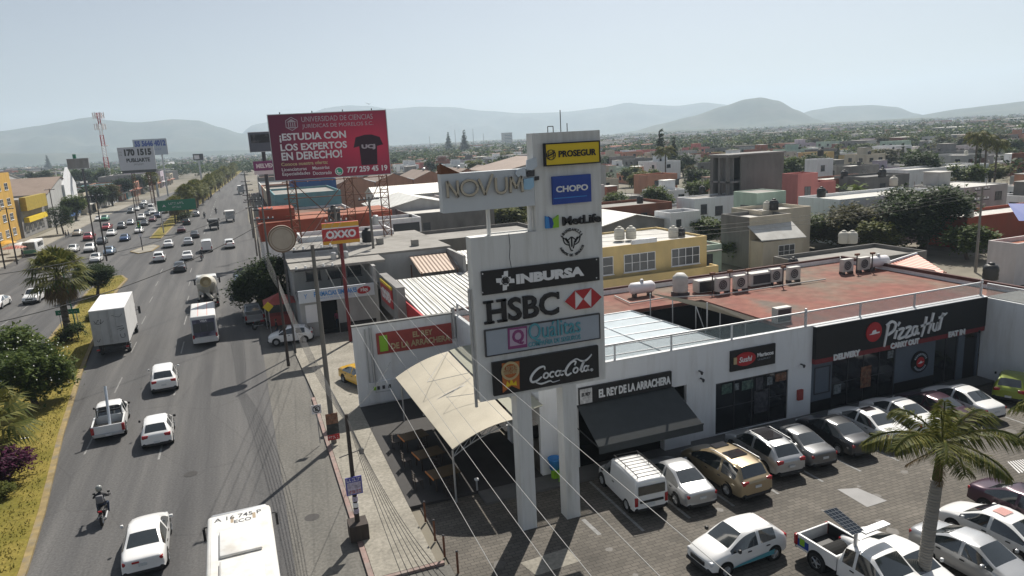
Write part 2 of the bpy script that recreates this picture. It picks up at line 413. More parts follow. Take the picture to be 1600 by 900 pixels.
for X in (15.0, 17.45, 19.9, 22.5, 25.25, 27.7, 30.3, 32.8, 35.5, 37.9, 40.2, 42.6):
    mk.quad((X-.07, 25.0, .017), (X+.07, 25.0, .017), (X+.07, 30.2, .017), (X-.07, 30.2, .017))
for X in (18.6, 20.9, 23.2, 25.6, 28.0, 30.4, 32.8):
    mk.quad((X-.06, 14.0, .017), (X+.06, 14.0, .017), (X+.06, 19.2, .017), (X-.06, 19.2, .017))
a, b = at(911, 812), at(937, 836); mk.quad((a.x-.1, a.y, .018), (a.x+.1, a.y, .018), (b.x+.1, b.y, .018), (b.x-.1, b.y, .018))
tag(mk.build('parking_markings', MATS['worn_white']), kind='structure')
c = pts((813, 880), (885, 857), (908, 877), (838, 900)); sheet('concrete_patch', c, 0.02, MATS['concrete_walk'])
dr = MB(); q = [at(x, y) for x, y in ((1308, 765), (1340, 763), (1386, 783), (1355, 793))]
dr.quad(*[(p.x, p.y, .02) for p in q]); tag(dr.build('drain_cover', mat('grate', (0.2, 0.2, 0.2), 0.6)), kind='structure')
q = [at(x, y) for x, y in ((1574, 722), (1600, 718), (1625, 733), (1592, 740))]; hb = MB()
for i in range(7):
    a0, a1 = q[0].lerp(q[1], i/7), q[0].lerp(q[1], (i+.5)/7); b0, b1 = q[3].lerp(q[2], i/7), q[3].lerp(q[2], (i+.5)/7)
    hb.quad(*[(p.x, p.y, .021) for p in (a0, a1, b1, b0)])
tag(hb.build('hatched_marking', mat('clean_white', (0.6, 0.6, 0.6), 0.7)), kind='structure')

rn = random.Random(2)
mb = MB()
for k in range(40):
    x, y = rn.uniform(8, 44), rn.uniform(14, 31); a = rn.uniform(.1, .3); n = 9
    mb.add([(x+a*math.cos(t*6.283/n)*rn.uniform(.7, 1.2), y+a*math.sin(t*6.283/n)*rn.uniform(.7, 1.2), .0145) for t in range(n)], [tuple(range(n))])
tag(mb.build('oil_stains', mat('oil', (.075, .068, .06), .6, var=.3, scale=5)), kind='structure')
for x, y in ((-4.4, 41), (-8.2, 60), (-2.0, 88), (1.4, 33)):
    mb = MB(); mb.add([(x+.36*math.cos(t*.3927), y+.36*math.sin(t*.3927), .012) for t in range(16)], [tuple(range(16))]); tag(mb.build('manhole_cover', mat('iron', (.045, .042, .04), .6, .3, var=.2, scale=8)), 'round iron manhole cover in the carriageway', 'manhole cover', 'manhole covers in the road')
# blades on the near median
mb = MB(); gm = inset(med, .45); ed = list(zip(gm, gm[1:]+gm[:1]))
inside = lambda x, y: sum(((a[1] > y) != (b[1] > y)) and x < (b[0]-a[0])*(y-a[1])/(b[1]-a[1])+a[0] for a, b in ed) % 2
k = 0
while k < 15000:
    y = 22+100*rn.random()**1.8; x = rn.uniform(-22, -9)
    if not inside(x, y): continue
    if noise.noise(Vector((x*.5, y*.5, 1))) < -.35: k += 1; continue
    k += 1; h = rn.uniform(.04, .15); a = rn.uniform(0, 6.28); dx, dy = math.cos(a)*.035, math.sin(a)*.035; lx, ly = rn.uniform(-.07, .07), rn.uniform(-.07, .07)
    mb.add([(x-dx, y-dy, .17), (x+dx, y+dy, .17), (x+lx, y+ly, .17+h)], [(0, 1, 2)])
leaf_mat('grass_blade', (.085, .09, .014), (.23, .18, .045)); tag(mb.build('grass', MATS['grass_blade']), 'short dry grass on the near median', 'grass', kind='stuff')
p = at(39, 685, .19); o = MB().box(-.2, .2, -.06, .06, 0, .03).build('paper_scrap', MATS['clean_white'], loc=p); tag(o, 'white paper scrap lying on the dry median grass', 'litter')
# ---------------------------------------------------------------- hills
ramp_mat('hill_scrub', [(0.3, (0.03, 0.045, 0.025)), (0.5, (0.05, 0.06, 0.032)), (0.66, (0.085, 0.085, 0.055)), (0.72, (0.03, 0.04, 0.025))], 0.006, rough=1, bump=0.0, second=0.03)
def hill(ridge, D, W, seed, nm=110):
    P = [far(x, y, D) for x, y in ridge]
    A = [math.atan2(p.x, p.y) for p in P]; Z = [p.z for p in P]
    def zat(a):
        for i in range(len(A)-1):
            if A[i] <= a <= A[i+1]:
                t = (a-A[i])/(A[i+1]-A[i]); return Z[i]+(Z[i+1]-Z[i])*(t*t*(3-2*t)*.5+t*.5)
        return 0
    mb = MB(); rows = 22; vs = []
    a0, a1 = A[0], A[-1]
    for i in range(nm+1):
        a = a0+(a1-a0)*i/nm; z = zat(a)
        e = min(1, i/7, (nm-i)/7); e = e*e*(3-2*e)
        for k in range(rows+1):
            t = k/rows*2-1
            d = D+t*W
            n = noise.fractal(Vector((math.sin(a)*d, math.cos(a)*d, seed*100))*0.0024, 1.0, 2.0, 6)
            prof = (1-abs(t))**1.25 if t < 0 else (1-t)**1.1
            hz = max(0, z)*e*(prof*(1+0.0*n)+0.42*n*(1-abs(2*prof-1))*(prof < .97))+(z*e*0.016*n)
            vs.append((math.sin(a)*d, math.cos(a)*d, hz-6*(1-prof)))
    fs = [(i*(rows+1)+k, (i+1)*(rows+1)+k, (i+1)*(rows+1)+k+1, i*(rows+1)+k+1) for i in range(nm) for k in range(rows)]
    mb.add(vs, fs); o = mb.build('hill', MATS['hill_scrub'], smooth=True); tag(o, kind='structure')
hill([(-500, 215), (-300, 190), (-80, 207), (0, 205), (60, 196), (105, 188), (125, 184), (143, 182), (170, 188), (215, 191), (270, 186), (310, 188), (345, 199), (375, 208), (430, 222)], 4600, 900, 1)
hill([(330, 222), (375, 204), (400, 194), (440, 187), (480, 178), (510, 169), (540, 165), (575, 165), (610, 170), (650, 167), (700, 167), (760, 173), (820, 177), (880, 175), (940, 168), (980, 160), (1010, 163), (1060, 165), (1100, 160), (1130, 163), (1180, 178), (1280, 200)], 6100, 1000, 2)
hill([(925, 214), (990, 205), (1030, 194), (1080, 182), (1130, 166), (1165, 155), (1188, 152), (1215, 157), (1245, 172), (1275, 186), (1320, 200)], 3500, 520, 3)
hill([(1215, 192), (1270, 172), (1310, 166), (1360, 164), (1400, 167), (1430, 177), (1460, 184), (1520, 195)], 4700, 700, 4)
hill([(1360, 194), (1430, 181), (1500, 170), (1560, 163), (1600, 158), (1700, 150), (1850, 160), (2100, 175)], 3900, 700, 5)
hill([(860, 219), (960, 211), (1050, 204), (1120, 201), (1200, 199), (1260, 193), (1350, 189), (1440, 184), (1520, 186), (1600, 181), (1700, 176), (1900, 180)], 2500, 420, 6)
hill([(-300, 240), (-100, 238), (60, 240), (200, 238), (330, 236), (480, 232), (620, 227), (760, 219), (900, 214), (1000, 216)], 3300, 300, 7)

# ---------------------------------------------------------------- haze
hz = MB(); Q = 7400; hz.box(-Q, Q, -Q, Q, -1.1, 420)
hm = bpy.data.materials.new('haze'); hm.use_nodes = True; t = hm.node_tree
t.nodes.remove(t.nodes['Principled BSDF'])
pv = t.nodes.new('ShaderNodeVolumePrincipled'); pv.inputs['Color'].default_value = (0.68, 0.83, 0.98, 1)
pv.inputs['Density'].default_value = 0.00019; pv.inputs['Anisotropy'].default_value = 0.25
t.links.new(pv.outputs[0], t.nodes['Material Output'].inputs['Volume'])
tag(hz.build('haze', hm), kind='stuff', label='pale bluish haze over the town and hills', cat='haze')
# ================================================================ PYLON AND PLAZA
mat('white_paint', (0.66, 0.66, 0.64), 0.6, var=0.05, scale=0.8, dirt=(0.43, 0.42, 0.38), dirt_amt=0.7, dscale=0.7, stretch=(2.2, 2.2, .22))
mat('wall_white', (0.74, 0.75, 0.76), 0.75, var=0.05, scale=0.7, dirt=(0.52, 0.51, 0.49), dirt_amt=0.65, dscale=0.7, stretch=(1.8, 1.8, .25))
mat('black_panel', (0.012, 0.012, 0.014), 0.45, var=0.1)
mat('black_letter', (0.015, 0.015, 0.017), 0.5, var=0)
mat('white_letter', (0.75, 0.75, 0.75), 0.5, var=0.03)
mat('sign_grey', (0.33, 0.37, 0.42), 0.5, var=0.06)
mat('steel', (0.45, 0.46, 0.47), 0.45, 0.6, var=0.1)
mat('dark_steel', (0.06, 0.06, 0.065), 0.5, 0.3, var=0.1)
mat('rust', (0.16, 0.07, 0.04), 0.85, var=0.3, scale=4)
mat('window_dark', (0.018, 0.02, 0.024), 0.08, var=0, spec=0.6)
mat('window_mid', (0.05, 0.058, 0.066), 0.12, var=0.1, spec=0.6)
glass_mat('glass_clear', (0.35, 0.42, 0.43), 0.28, 0.06)
mat('red', (0.42, 0.025, 0.03), 0.5, var=0.06); mat('red_worn', (0.33, 0.06, 0.05), 0.7, var=0.15)
mat('yellow', (0.72, 0.52, 0.02), 0.5, var=0.04); mat('blue', (0.02, 0.06, 0.30), 0.5, var=0.04)
mat('gold', (0.50, 0.40, 0.23), 0.45, 0.3, var=0.05); mat('teal', (0.08, 0.30, 0.36), 0.5, var=0.05)
mat('purple', (0.22, 0.05, 0.16), 0.5, var=0.05); mat('light_blue', (0.30, 0.50, 0.66), 0.4, var=0.05)
mat('green_sign', (0.01, 0.17, 0.09), 0.5, var=0.05); mat('lime', (0.25, 0.5, 0.03), 0.5, var=0.05); mat('sky_blue', (0.05, 0.25, 0.6), 0.5, var=0.05)
M_ = MATS

def wb(mb, name, mats, parent, smooth=False, thing_=None):
    """build a part from street coordinates under a thing that is not turned"""
    l = (thing_ or parent).location
    mb.v = [(x-l.x, y-l.y, z-l.z) for x, y, z in mb.v]
    return mb.build(name, mats, parent, smooth)
def rect(x0, y0, x1, y1, Y):
    a, b = onY(x0, y0, Y), onY(x1, y1, Y); return a.x, b.x, b.z, a.z      # X0 X1 Z0 Z1
class Face:
    """lettering and shapes laid on a street-facing plane Y, given the thing they belong to"""
    def __init__(s, th, Y): s.th, s.Y, s.l = th, Y, th.location
    def text(s, par, t, x0, y0, x1, y1, m, depth=0.03, bold=0.02, **k):
        a, b, c, d = rect(x0, y0, x1, y1, s.Y)
        return text(par, t, a-s.l.x, b-s.l.x, c-s.l.z, d-s.l.z, s.Y-s.l.y, m, depth, bold, **k)
    def shape(s, par, name, polys, m, d0=0.03, d1=0.0):
        mb = MB()
        for k, p in enumerate(polys):
            q = [onY(x, y, s.Y) for x, y in p]; mb.sign([(v.x, v.z) for v in q], s.Y-d0, s.Y-d1, 0)
        return wb(mb, name, m, par, thing_=s.th)
    def add(s, par, name, mb, m):
        """mb in local metres already (x,z world), y relative to the plane"""
        mb.v = [(x-s.l.x, y+s.Y-s.l.y, z-s.l.z) for x, y, z in mb.v]; return mb.build(name, m, par)
def strokes(specs, x0, x1, z0, z1, W, H, shear=0.0, y0=-.05, y1=0.0, sub=6):
    mbs = []
    for p, wd in specs:
        q = [(x0+(x+shear*z)/W*(x1-x0), z0+z/H*(z1-z0)) for x, z in p]; k = (z1-z0)/H
        mbs.append(ribbon(q, [a*k for a in wd] if isinstance(wd, (list, tuple)) else wd*k, y0, y1, sub))
    return merge(*mbs)
def loop(cx, cz, rx, rz, a0=0, a1=360, n=14): return [(cx+rx*math.cos(R(a0+(a1-a0)*i/n)), cz+rz*math.sin(R(a0+(a1-a0)*i/n))) for i in range(n+1)]
def arc_text(s, cx, cz, r, a0, a1, h, y, m, par, inside=False):
    mbv = []; me_all = MB()
    for i, ch in enumerate(s):
        if ch == ' ': continue
        a = R(a0+(a1-a0)*(i/(len(s)-1)))
        wd = h*(0.75 if ch not in 'I.' else 0.25)
        me = text_mesh(ch, -wd/2, wd/2, -h/2, h/2, 0, 0.02, 0.03)
        rot = (a-math.pi/2) if not inside else (a+math.pi/2)
        c, sn = math.cos(rot), math.sin(rot); o = len(me_all.v)
        for v in me.vertices:
            x, z = v.co.x, v.co.z
            me_all.v.append((cx+r*math.cos(a)+x*c-z*sn, y+v.co.y, cz+r*math.sin(a)+x*sn+z*c))
        for f in me.polygons: me_all.f.append(tuple(o+k for k in f.vertices)); me_all.m.append(0)
        bpy.data.meshes.remove(me)
    return me_all.build('lettering', m, par)

PY = 27.4
py = thing('pylon_sign', 'tall stepped white sign tower on two square legs carrying many shop signs', 'sign tower', (11.5, PY, 0))
F_ = Face(py, PY)
for a, b in ((10.18, 10.86), (12.38, 13.06)):
    wb(MB().box(a, b, PY-.02, PY+.66, 0, 6.6), 'leg', M_['white_paint'], py)
wb(MB().box(8.55, 14.57, PY, PY+.64, 6.5, 13.57), 'lower_panel', M_['white_paint'], py)
up_ = wb(MB().box(11.47, 14.58, PY, PY+.64, 13.575, 17.6), 'upper_panel', M_['white_paint'], py)
b = MB(); b.tube((8.44, PY+.3, 6.2), (8.44, PY+.3, 11.4), .07); wb(b, 'downpipe', M_['steel'], py)
b = MB(); b.path([onY(795, 365, PY-.01), onY(797, 385, PY-.01), onY(796, 402, PY-.01), onY(799, 418, PY-.01)], .012, 4); wb(b, 'hanging_cable', M_['dark_steel'], py)
b = MB()
for x, h in ((13.0, .9), (13.3, .35)): b.tube((x, PY+.5, 17.6), (x, PY+.5, 17.6+h), .02)
b.path([(12.4, PY+.5, 17.6), (12.4, PY+.5, 17.85), (12.65, PY+.5, 17.85), (12.65, PY+.5, 17.6)], .02); wb(b, 'antenna', M_['dark_steel'], py)
def panel(name, x0, y0, x1, y1, m, d=.14, frame=None):
    a, b, c, e = rect(x0, y0, x1, y1, PY)
    p = wb(MB().box(a, b, PY-d, PY+.01, c, e), name, m, py)
    if frame:
        f = MB(); t = .05
        f.box(a-t, b+t, PY-d-.02, PY, e, e+t); f.box(a-t, b+t, PY-d-.02, PY, c-t, c); f.box(a-t, a, PY-d-.02, PY, c, e); f.box(b, b+t, PY-d-.02, PY, c, e)
        l = py.location; f.v = [(x-l.x, y-l.y, z-l.z) for x, y, z in f.v]; f.build('frame', frame, p)
    return p, Face(py, PY-d)
# yellow security sign
p, f = panel('yellow_sign', 849.5, 226, 933, 252.5, M_['yellow'], .2, M_['black_panel'])
f.text(p, 'PROSEGUR', 872.5, 235.6, 931.3, 242.2, M_['black_letter'], bold=.03)
c = onY(860.8, 242, f.Y); mb = ring(c.x, c.z, .2, .028, -.02, 0)
for dz in (.09, -.09): mb = merge(mb, ribbon([(c.x-.18, c.z+dz-.06), (c.x, c.z+dz), (c.x+.18, c.z+dz+.08)], .02, -.02, 0))
for dx in (-.08, .08): mb = merge(mb, ribbon([(c.x+dx, c.z+.17), (c.x+dx*1.5, c.z), (c.x+dx, c.z-.17)], .02, -.02, 0))
mb = merge(mb, ribbon([(c.x-.17, c.z-.04), (c.x, c.z+.01), (c.x+.17, c.z+.09)], .06, -.022, 0)); f.add(p, 'emblem', mb, M_['black_letter'])
# blue clinic sign
p, f = panel('blue_sign', 861, 276, 922, 314.5, M_['blue'], .14)
f.text(p, 'CHOPO', 868.5, 291.2, 918.6, 296.9, M_['white_letter'], bold=.03)
a, b_, c, d = rect(865, 306, 917, 306.5, f.Y); f.add(p, 'underline', MB().box(a, b_, -.01, 0, c, c+.035), M_['sky_blue'])
# insurer letters with two-leaf emblem
F_.text(py, 'MetLife', 878, 338.6, 938, 346.6, M_['black_letter'], depth=.1, bold=.025)
F_.shape(py, 'blue_leaf_emblem', [[(851, 337.5), (861, 341), (861.5, 356), (851.5, 356.8)]], M_['sky_blue'], .1)
F_.shape(py, 'green_leaf_emblem', [[(861.8, 343), (871.5, 335.5), (872, 355), (862, 356)]], M_['lime'], .1)
F_.shape(py, 'dark_leaf_emblem', [[(856, 338), (861, 341), (863.5, 349), (861.6, 356), (858, 356)]], M_['blue'], .11)
# round agency emblem
c = onY(893.5, 378.3, PY-.02)
lx, lz = c.x-py.location.x, c.z
arc_text('ABUNDANZZA', lx, lz, .55, 148, 32, .13, -.02, M_['black_letter'], py)
arc_text('AGENTE DE SEGUROS', lx, lz, .56, 202, 338, .11, -.02, M_['black_letter'], py, True)
mb = strokes([([(-.42, .25), (-.2, .1), (0, .22), (.2, .1), (.42, .25)], .05), ([(-.42, .25), (-.33, -.02), (-.14, -.12)], .05), ([(.42, .25), (.33, -.02), (.14, -.12)], .05),
              ([(-.14, .05), (-.1, -.2), (-.03, -.36), (.05, -.36)], .05), ([(.14, .05), (.1, -.15), (.06, -.28)], .05), ([(-.3, .2), (-.15, -.02)], .09), ([(.3, .2), (.15, -.02)], .09), ([(0, .2), (0, -.2)], .07)],
             c.x, c.x+1, c.z, c.z+1, 1, 1, 0, -.02, 0); F_.add(py, 'elephant_emblem', mb, M_['black_letter'])
# black insurer panel
p, f = panel('black_sign', 751, 424, 935.5, 437, M_['black_panel'], .1)
f.text(p, 'INBURSA', 806, 428.6, 912.5, 430.5, M_['white_letter'], bold=.06)
c = onY(789.5, 438.5, f.Y); mb = MB()
for k in range(4):
    a = k*math.pi/2+.05; ca, sa = math.cos(a), math.sin(a)
    mb.sign([(c.x+x*ca-z*sa, c.z+x*sa+z*ca) for x, z in ((-.13, .12), (.13, .12), (.16, .40), (-.02, .40), (-.05, .25), (-.13, .25))], -.02, 0)
f.add(p, 'emblem', mb, M_['white_letter']); f.add(p, 'emblem_ring', merge(ring(c.x, c.z, .16, .03, -.04, 0), ), M_['black_letter'])
sc = MB()
for q in ((754, 428), (754, 457), (932, 405.5), (932, 434)):
    k = onY(*q, f.Y); sc.sign(disc(k.x, k.z, .03, 8), -.01, 0)
f.add(p, 'screw', sc, M_['white_letter'])
# bank letters and red hexagon
a, b_, c, d = rect(757.5, 470.5, 872.5, 489.5, PY)
me_ = F_.text(py, 'HSBC', 759, 470, 872.5, 490, M_['black_letter'], depth=.12, bold=.022)
W = b_-a; sf = MB()
for x0, x1 in ((-.02, .095), (.155, .27)):
    for z in (c, d-.1): sf.box(a+(x0-.008)*W, a+(x1+.008)*W, -.12, 0, z, z+.1)
for z in (c, d-.07): sf.box(a+.50*W, a+.58*W, -.119, 0, z+.001, z+.071)
sf.box(a+.715*W+.9, a+.715*W+.98, -.119, 0, d-.32, d-.02); F_.add(py, 'serifs', sf, M_['black_letter'])
hx = [(880.5, 470.5), (896, 453.5), (922, 449), (938, 463), (922, 479.5), (897, 483)]
F_.shape(py, 'white_hexagon', [hx], M_['white_letter'], .12)
ct = (909.3, 466.3)
F_.shape(py, 'red_triangles', [[hx[0], hx[1], hx[5]], [hx[3], hx[2], hx[4]], [hx[1], hx[2], ct], [hx[5], hx[4], ct]], M_['red'], .15, .1)
# grey insurer panel
p, f = panel('grey_sign', 757.5, 517, 935, 526.8, M_['sign_grey'], .1, M_['dark_steel'])
f.shape(p, 'purple_frame', [[(793, 513), (823, 509), (823.5, 542), (794, 546)]], M_['purple'], .03)
f.shape(p, 'pale_square', [[(796, 515.5), (821, 512), (821.5, 537), (796.5, 541)]], mat('pale_mauve', (.45, .35, .45), .5, var=0), .04)
f.text(p, 'Q', 799, 516, 819, 537, M_['purple'], depth=.05, bold=.04)
f.text(p, 'Quálitas', 825, 506, 907, 523, M_['teal'], depth=.06, bold=.0)
f.text(p, 'COMPAÑIA DE SEGUROS', 825.5, 533.5, 907, 529.2, M_['teal'], depth=.03, bold=.01)
# soft drink panel
p, f = panel('drink_sign', 767.5, 566, 933.5, 587.5, M_['black_panel'], .16)
a, b_, c, d = rect(824, 572, 928, 583, f.Y)
wv = lambda n, lo=.14, hi=.42: [lo+(hi-lo)*math.sin(math.pi*(i+.4)/(n+.3)) for i in range(n)]
cs = [([(2.35, 2.5), (2.2, 3.1), (1.4, 3.0), (.6, 2.2), (.25, 1.2), (.55, .5), (1.3, .6), (2.0, 1.2)], wv(8)),
      ([(.9, .45), (2.0, -.15), (3.4, .1), (3.9, -.25), (5.0, -.1)], [.1, .3, .22, .12, .05]),
      (loop(2.65, 1.3, .38, .5), .27), (loop(3.65, 1.3, .38, .5, 40, 310), .27), (loop(4.55, 1.3, .36, .5), .27), ([(5.0, 1.85), (4.95, 1.1), (5.25, .8), (5.45, 1.0)], .25),
      ([(5.25, 1.55), (5.75, 1.6)], .2),
      ([(7.2, 2.3), (7.3, 3.0), (6.7, 3.1), (6.05, 2.3), (5.8, 1.3), (6.15, .6), (6.8, .9)], wv(7)),
      ([(6.6, 3.2), (7.4, 3.5), (8.2, 2.95), (9.0, 2.9), (9.7, 3.6), (9.85, 3.95)], [.08, .2, .3, .3, .2, .08]),
      (loop(7.45, 1.3, .37, .5), .27), ([(8.15, 1.1), (8.5, 2.4), (8.75, 2.9), (8.55, 2.0), (8.35, 1.1), (8.55, .75), (8.8, 1.0)], .24),
      (loop(9.15, 1.3, .33, .5), .26), ([(9.55, 1.85), (9.5, 1.1), (9.75, .8)], .24)]
f.add(p, 'script_lettering', strokes(cs, a, b_-.2, c, d, 10, 3.7, .12, -.05), M_['white_letter'])
f.text(p, '®', 922, 575.5, 926.5, 579.5, M_['white_letter'], bold=.01)
f.shape(p, 'orange_ribbon', [[(784, 568), (811, 564), (811.5, 608), (799, 602.5), (785.5, 613.5)]], mat('orange_red', (.45, .13, .03), .5, var=.2, scale=3), .03)
c = onY(797, 579, f.Y); f.add(p, 'badge', merge(ring(c.x, c.z, .36, .1, -.05, 0)), M_['gold'])
f.text(p, 'EL REY DE LA', 785, 573.5, 809.5, 575.5, M_['gold'], depth=.06, bold=.02); f.text(p, 'ARRACHERA', 786, 580.3, 808.5, 582, M_['gold'], depth=.06, bold=.02)
f.shape(p, 'flame', [[(789, 606), (792, 595), (796, 600), (798, 590), (802, 599), (806, 594), (807, 602), (799, 601)]], M_['yellow'], .045)

# the board with gold letters on top
nb = thing('letter_board', 'white board with raised gold capital letters on posts beside the stepped sign tower', 'sign', (9.5, PY, 13.58))
f = Face(nb, PY)
wb(MB().box(7.5, 11.46, PY, PY+.5, 14.66, 16.2), 'panel', mat('board_white', (.55, .58, .60), .5, var=.05), nb)
b = MB(); b.tube((9.45, PY+.25, 13.58), (9.45, PY+.25, 14.7), .09); b.tube((11.3, PY+.25, 13.58), (11.3, PY+.25, 14.7), .11); b.tube((9.47, PY+.25, 13.63), (11.4, PY+.25, 13.63), .04); wb(b, 'post', M_['white_paint'], nb)
b = MB(); b.add([(7.5, PY, 16.2), (8.3, PY, 16.2), (7.5, PY+.5, 16.2), (7.5, PY, 16.62), (7.5, PY+.5, 16.5)], [(0, 1, 3), (2, 4, 1), (3, 1, 4), (0, 3, 4, 2)]); wb(b, 'bent_top_plate', M_['rust'], nb)
a, b_, c, d = rect(697, 281, 816.5, 299.5, PY); W = b_-a; z0, z1 = c+.02, d-.05
L = .14
v5 = [([(.0, 0), (.0, 1)], L), ([(.0, 1), (.55, 0)], L), ([(.55, 0), (.55, 1)], L), (loop(1.2, .5, .45, .47), L), ([(1.72, 1), (2.05, 0)], L), ([(2.05, 0), (2.52, 1.25)], L),
      ([(2.68, 1), (2.68, .35), (2.78, .1), (2.98, .02), (3.18, .1), (3.28, .35), (3.28, 1)], L), ([(3.5, 0), (3.55, 1)], L), ([(3.55, 1), (3.85, .25)], L), ([(3.85, .25), (4.15, 1)], L), ([(4.15, 1), (4.2, 0)], L)]
f.add(nb, 'gold_lettering', strokes(v5, a, b_, z0, z1, 4.25, 1.0, 0, -.16, -.06, 4), mat('bronze', (.46, .41, .32), .45, .2, var=.05))
sh = [(q, .13) for q, _ in v5]; f.add(nb, 'letter_backing', strokes(sh, a+.03, b_+.03, z0-.03, z1-.03, 4.25, 1.0, 0, -.06, -.01, 4), M_['dark_steel'])
f.shape(nb, 'grey_leaf_square', [[(822, 250), (836, 246), (838, 260), (830, 266), (821, 265)], [(806, 265), (819, 261), (820, 275), (809, 277), (804, 272)]], mat('mirror_grey', (.50, .56, .62), .3, .2, var=.05), .12, .02)
f.shape(nb, 'dark_leaf_square', [[(822, 268), (834, 265), (834, 275), (823, 276)], [(835, 276), (841, 275), (841, 281), (835, 282)]], M_['dark_steel'], .1, .02)
f.shape(nb, 'blue_leaf_square', [[(817, 280), (832, 277), (833, 291), (827, 296), (816, 296)]], M_['light_blue'], .12, .02)

# ---------------------------------------------------------------- plaza
pz = thing('shop_plaza', 'low white shopping plaza with red flat roof and glass balustrade behind parked cars', 'building', (13, 31.7, 0))
FY = 31.7
ramp_mat('red_roof', [(0.36, (0.17, 0.13, 0.10)), (0.44, (0.20, 0.105, 0.08)), (0.52, (0.205, 0.083, 0.066)), (0.6, (0.23, 0.10, 0.075)), (0.68, (0.15, 0.12, 0.10))], 0.16, (1, .6, 1), 0.9, 0.1, second=1.2)
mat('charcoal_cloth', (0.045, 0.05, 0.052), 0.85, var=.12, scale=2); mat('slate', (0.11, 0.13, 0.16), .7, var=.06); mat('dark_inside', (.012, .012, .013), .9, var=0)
wl = MB()
T = .25
def wall(x0, x1, z0, z1): wl.box(x0, x1, FY, FY+T, z0, z1)
wall(13, 15.2, 0, 5.65); wall(15.2, 21.9, 3.55, 5.65); wall(21.9, 23.85, 0, 5.65); wall(23.85, 29.0, 3.25, 5.65); wall(23.85, 29.0, 0, .16); wall(29.0, 30.75, 0, 5.65)
wb(wl, 'front_wall', M_['wall_white'], pz)
wl = MB(); wl.box(30.75, 45.1, FY+.02, FY+T, 3.3, 5.55)
for a, b in ((30.75, 32.35), (37.55, 41.0), (43.1, 43.7), (44.9, 45.1)): wl.box(a, b, FY+.02, FY+T, .0, 3.3)
wb(wl, 'slate_shopfront', M_['slate'], pz)
wl = MB(); wl.box(30.75, 32.35, FY-.01, FY+.02, .14, .85); wl.box(37.55, 41.0, FY-.01, FY+.02, .14, .85); wb(wl, 'dark_plinth', M_['black_panel'], pz)
wl = MB(); wl.box(13, 13.25, FY+T, 46.4, 2.9, 5.6); wl.box(13, 13.4, 36.4, 36.8, 0, 2.9); wl.box(13, 13.4, 41.2, 41.6, 0, 2.9); wl.box(13.25, 50, 48.35, 48.6, 0, 5.35); wl.box(49.75, 50, FY+T, 48.35, 0, 5.3)
wl.box(12.6, 13, 41, 46.3, .15, 3.2); wb(wl, 'side_wall', M_['wall_white'], pz)
rf = MB(); rf.box(31, 49.75, FY+T, 48.35, 4.75, 5.0); rf.box(13.25, 31, 43, 48.35, 4.75, 5.0); rf.box(13.25, 31, FY+T, 33.3, 4.7, 4.98); wb(rf, 'red_flat_roof', M_['red_roof'], pz)
rf = MB(); rf.box(13.3, 49.7, 48.36, 48.56, 5.35, 5.5); rf.box(49.7, 49.95, FY+T, 48.3, 5.3, 5.55); wb(rf, 'dark_parapet_cap', mat('cap_brown', (.09, .04, .035), .8), pz)
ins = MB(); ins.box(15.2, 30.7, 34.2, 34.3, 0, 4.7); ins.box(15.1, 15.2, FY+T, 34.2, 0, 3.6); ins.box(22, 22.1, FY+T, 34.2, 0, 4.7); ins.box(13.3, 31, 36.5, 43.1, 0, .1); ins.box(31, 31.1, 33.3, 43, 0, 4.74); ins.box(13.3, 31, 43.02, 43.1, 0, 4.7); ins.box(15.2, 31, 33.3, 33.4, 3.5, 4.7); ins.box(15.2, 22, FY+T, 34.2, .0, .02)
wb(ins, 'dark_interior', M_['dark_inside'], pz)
# glass balustrade
gl = MB(); rl = MB(); po = MB()
gl.box(13.1, 45.1, FY+.12, FY+.14, 5.68, 6.5); gl.box(13.1, 13.12, FY+.2, 46.2, 5.62, 6.45)
gl_o = wb(gl, 'balustrade_glass', M_['glass_clear'], pz)
rl.box(13.05, 45.1, FY+.09, FY+.17, 6.5, 6.58); rl.box(13.05, 13.15, FY+.17, 46.2, 6.45, 6.53); rl.box(13.0, 45.1, FY-.02, FY+.25, 5.655, 5.69); wb(rl, 'handrail', mat('alu', (.62, .63, .64), .4, .5, var=.05), pz)
for x in (13.1, 17.5, 21, 25, 30.3, 34.5, 39, 45.0): po.box(x-.03-.04*(x > 30 and x < 31)-.05*(x > 44), x+.03, FY+.07, FY+.19, 5.69, 6.55+.2*(x > 44 or 30 < x < 31))
for y in (36, 41, 46): po.box(13.03, 13.17, y-.04, y+.04, 5.6, 6.5)
wb(po, 'balustrade_post', M_['alu'], pz)
# sloping translucent roof sheets over the courtyard
ts = MB(); X0, X1, Y0, Y1 = 13.3, 24.2, 33.2, 41.6
ts.add([(X0, Y0, 4.9), (X1+2.2, Y0, 4.75), (X1, Y1, 5.35), (X0, Y1, 5.35)], [(0, 1, 2, 3)]); ts.v += [(x, y, z-.04) for x, y, z in ts.v]; ts.f.append((7, 6, 5, 4)); ts.m.append(0)
sh_ = wb(ts, 'translucent_roof', mat('polycarb', (.33, .40, .44), .35, var=.12, scale=1.2, dirt=(.25, .28, .29), dirt_amt=.5), pz)
bars = MB()
for i in range(7):
    t = i/6; a = Vector((X0, Y0+(Y1-Y0)*t, 4.93+.45*t)); b = Vector((X1+2.2*(1-t), Y0+(Y1-Y0)*t, 4.78+.6*t)); bars.tube(a, b, .035, 5)
for t in (.0, .33, .66, 1): bars.tube((X0+(X1+2.2-X0)*t, Y0, 4.95-.15*t), (X0+(X1-X0)*t, Y1, 5.4), .035, 5)
l = pz.location; bars.v = [(x-l.x, y-l.y, z-l.z) for x, y, z in bars.v]; bars.build('glazing_bar', M_['white_letter'], sh_)
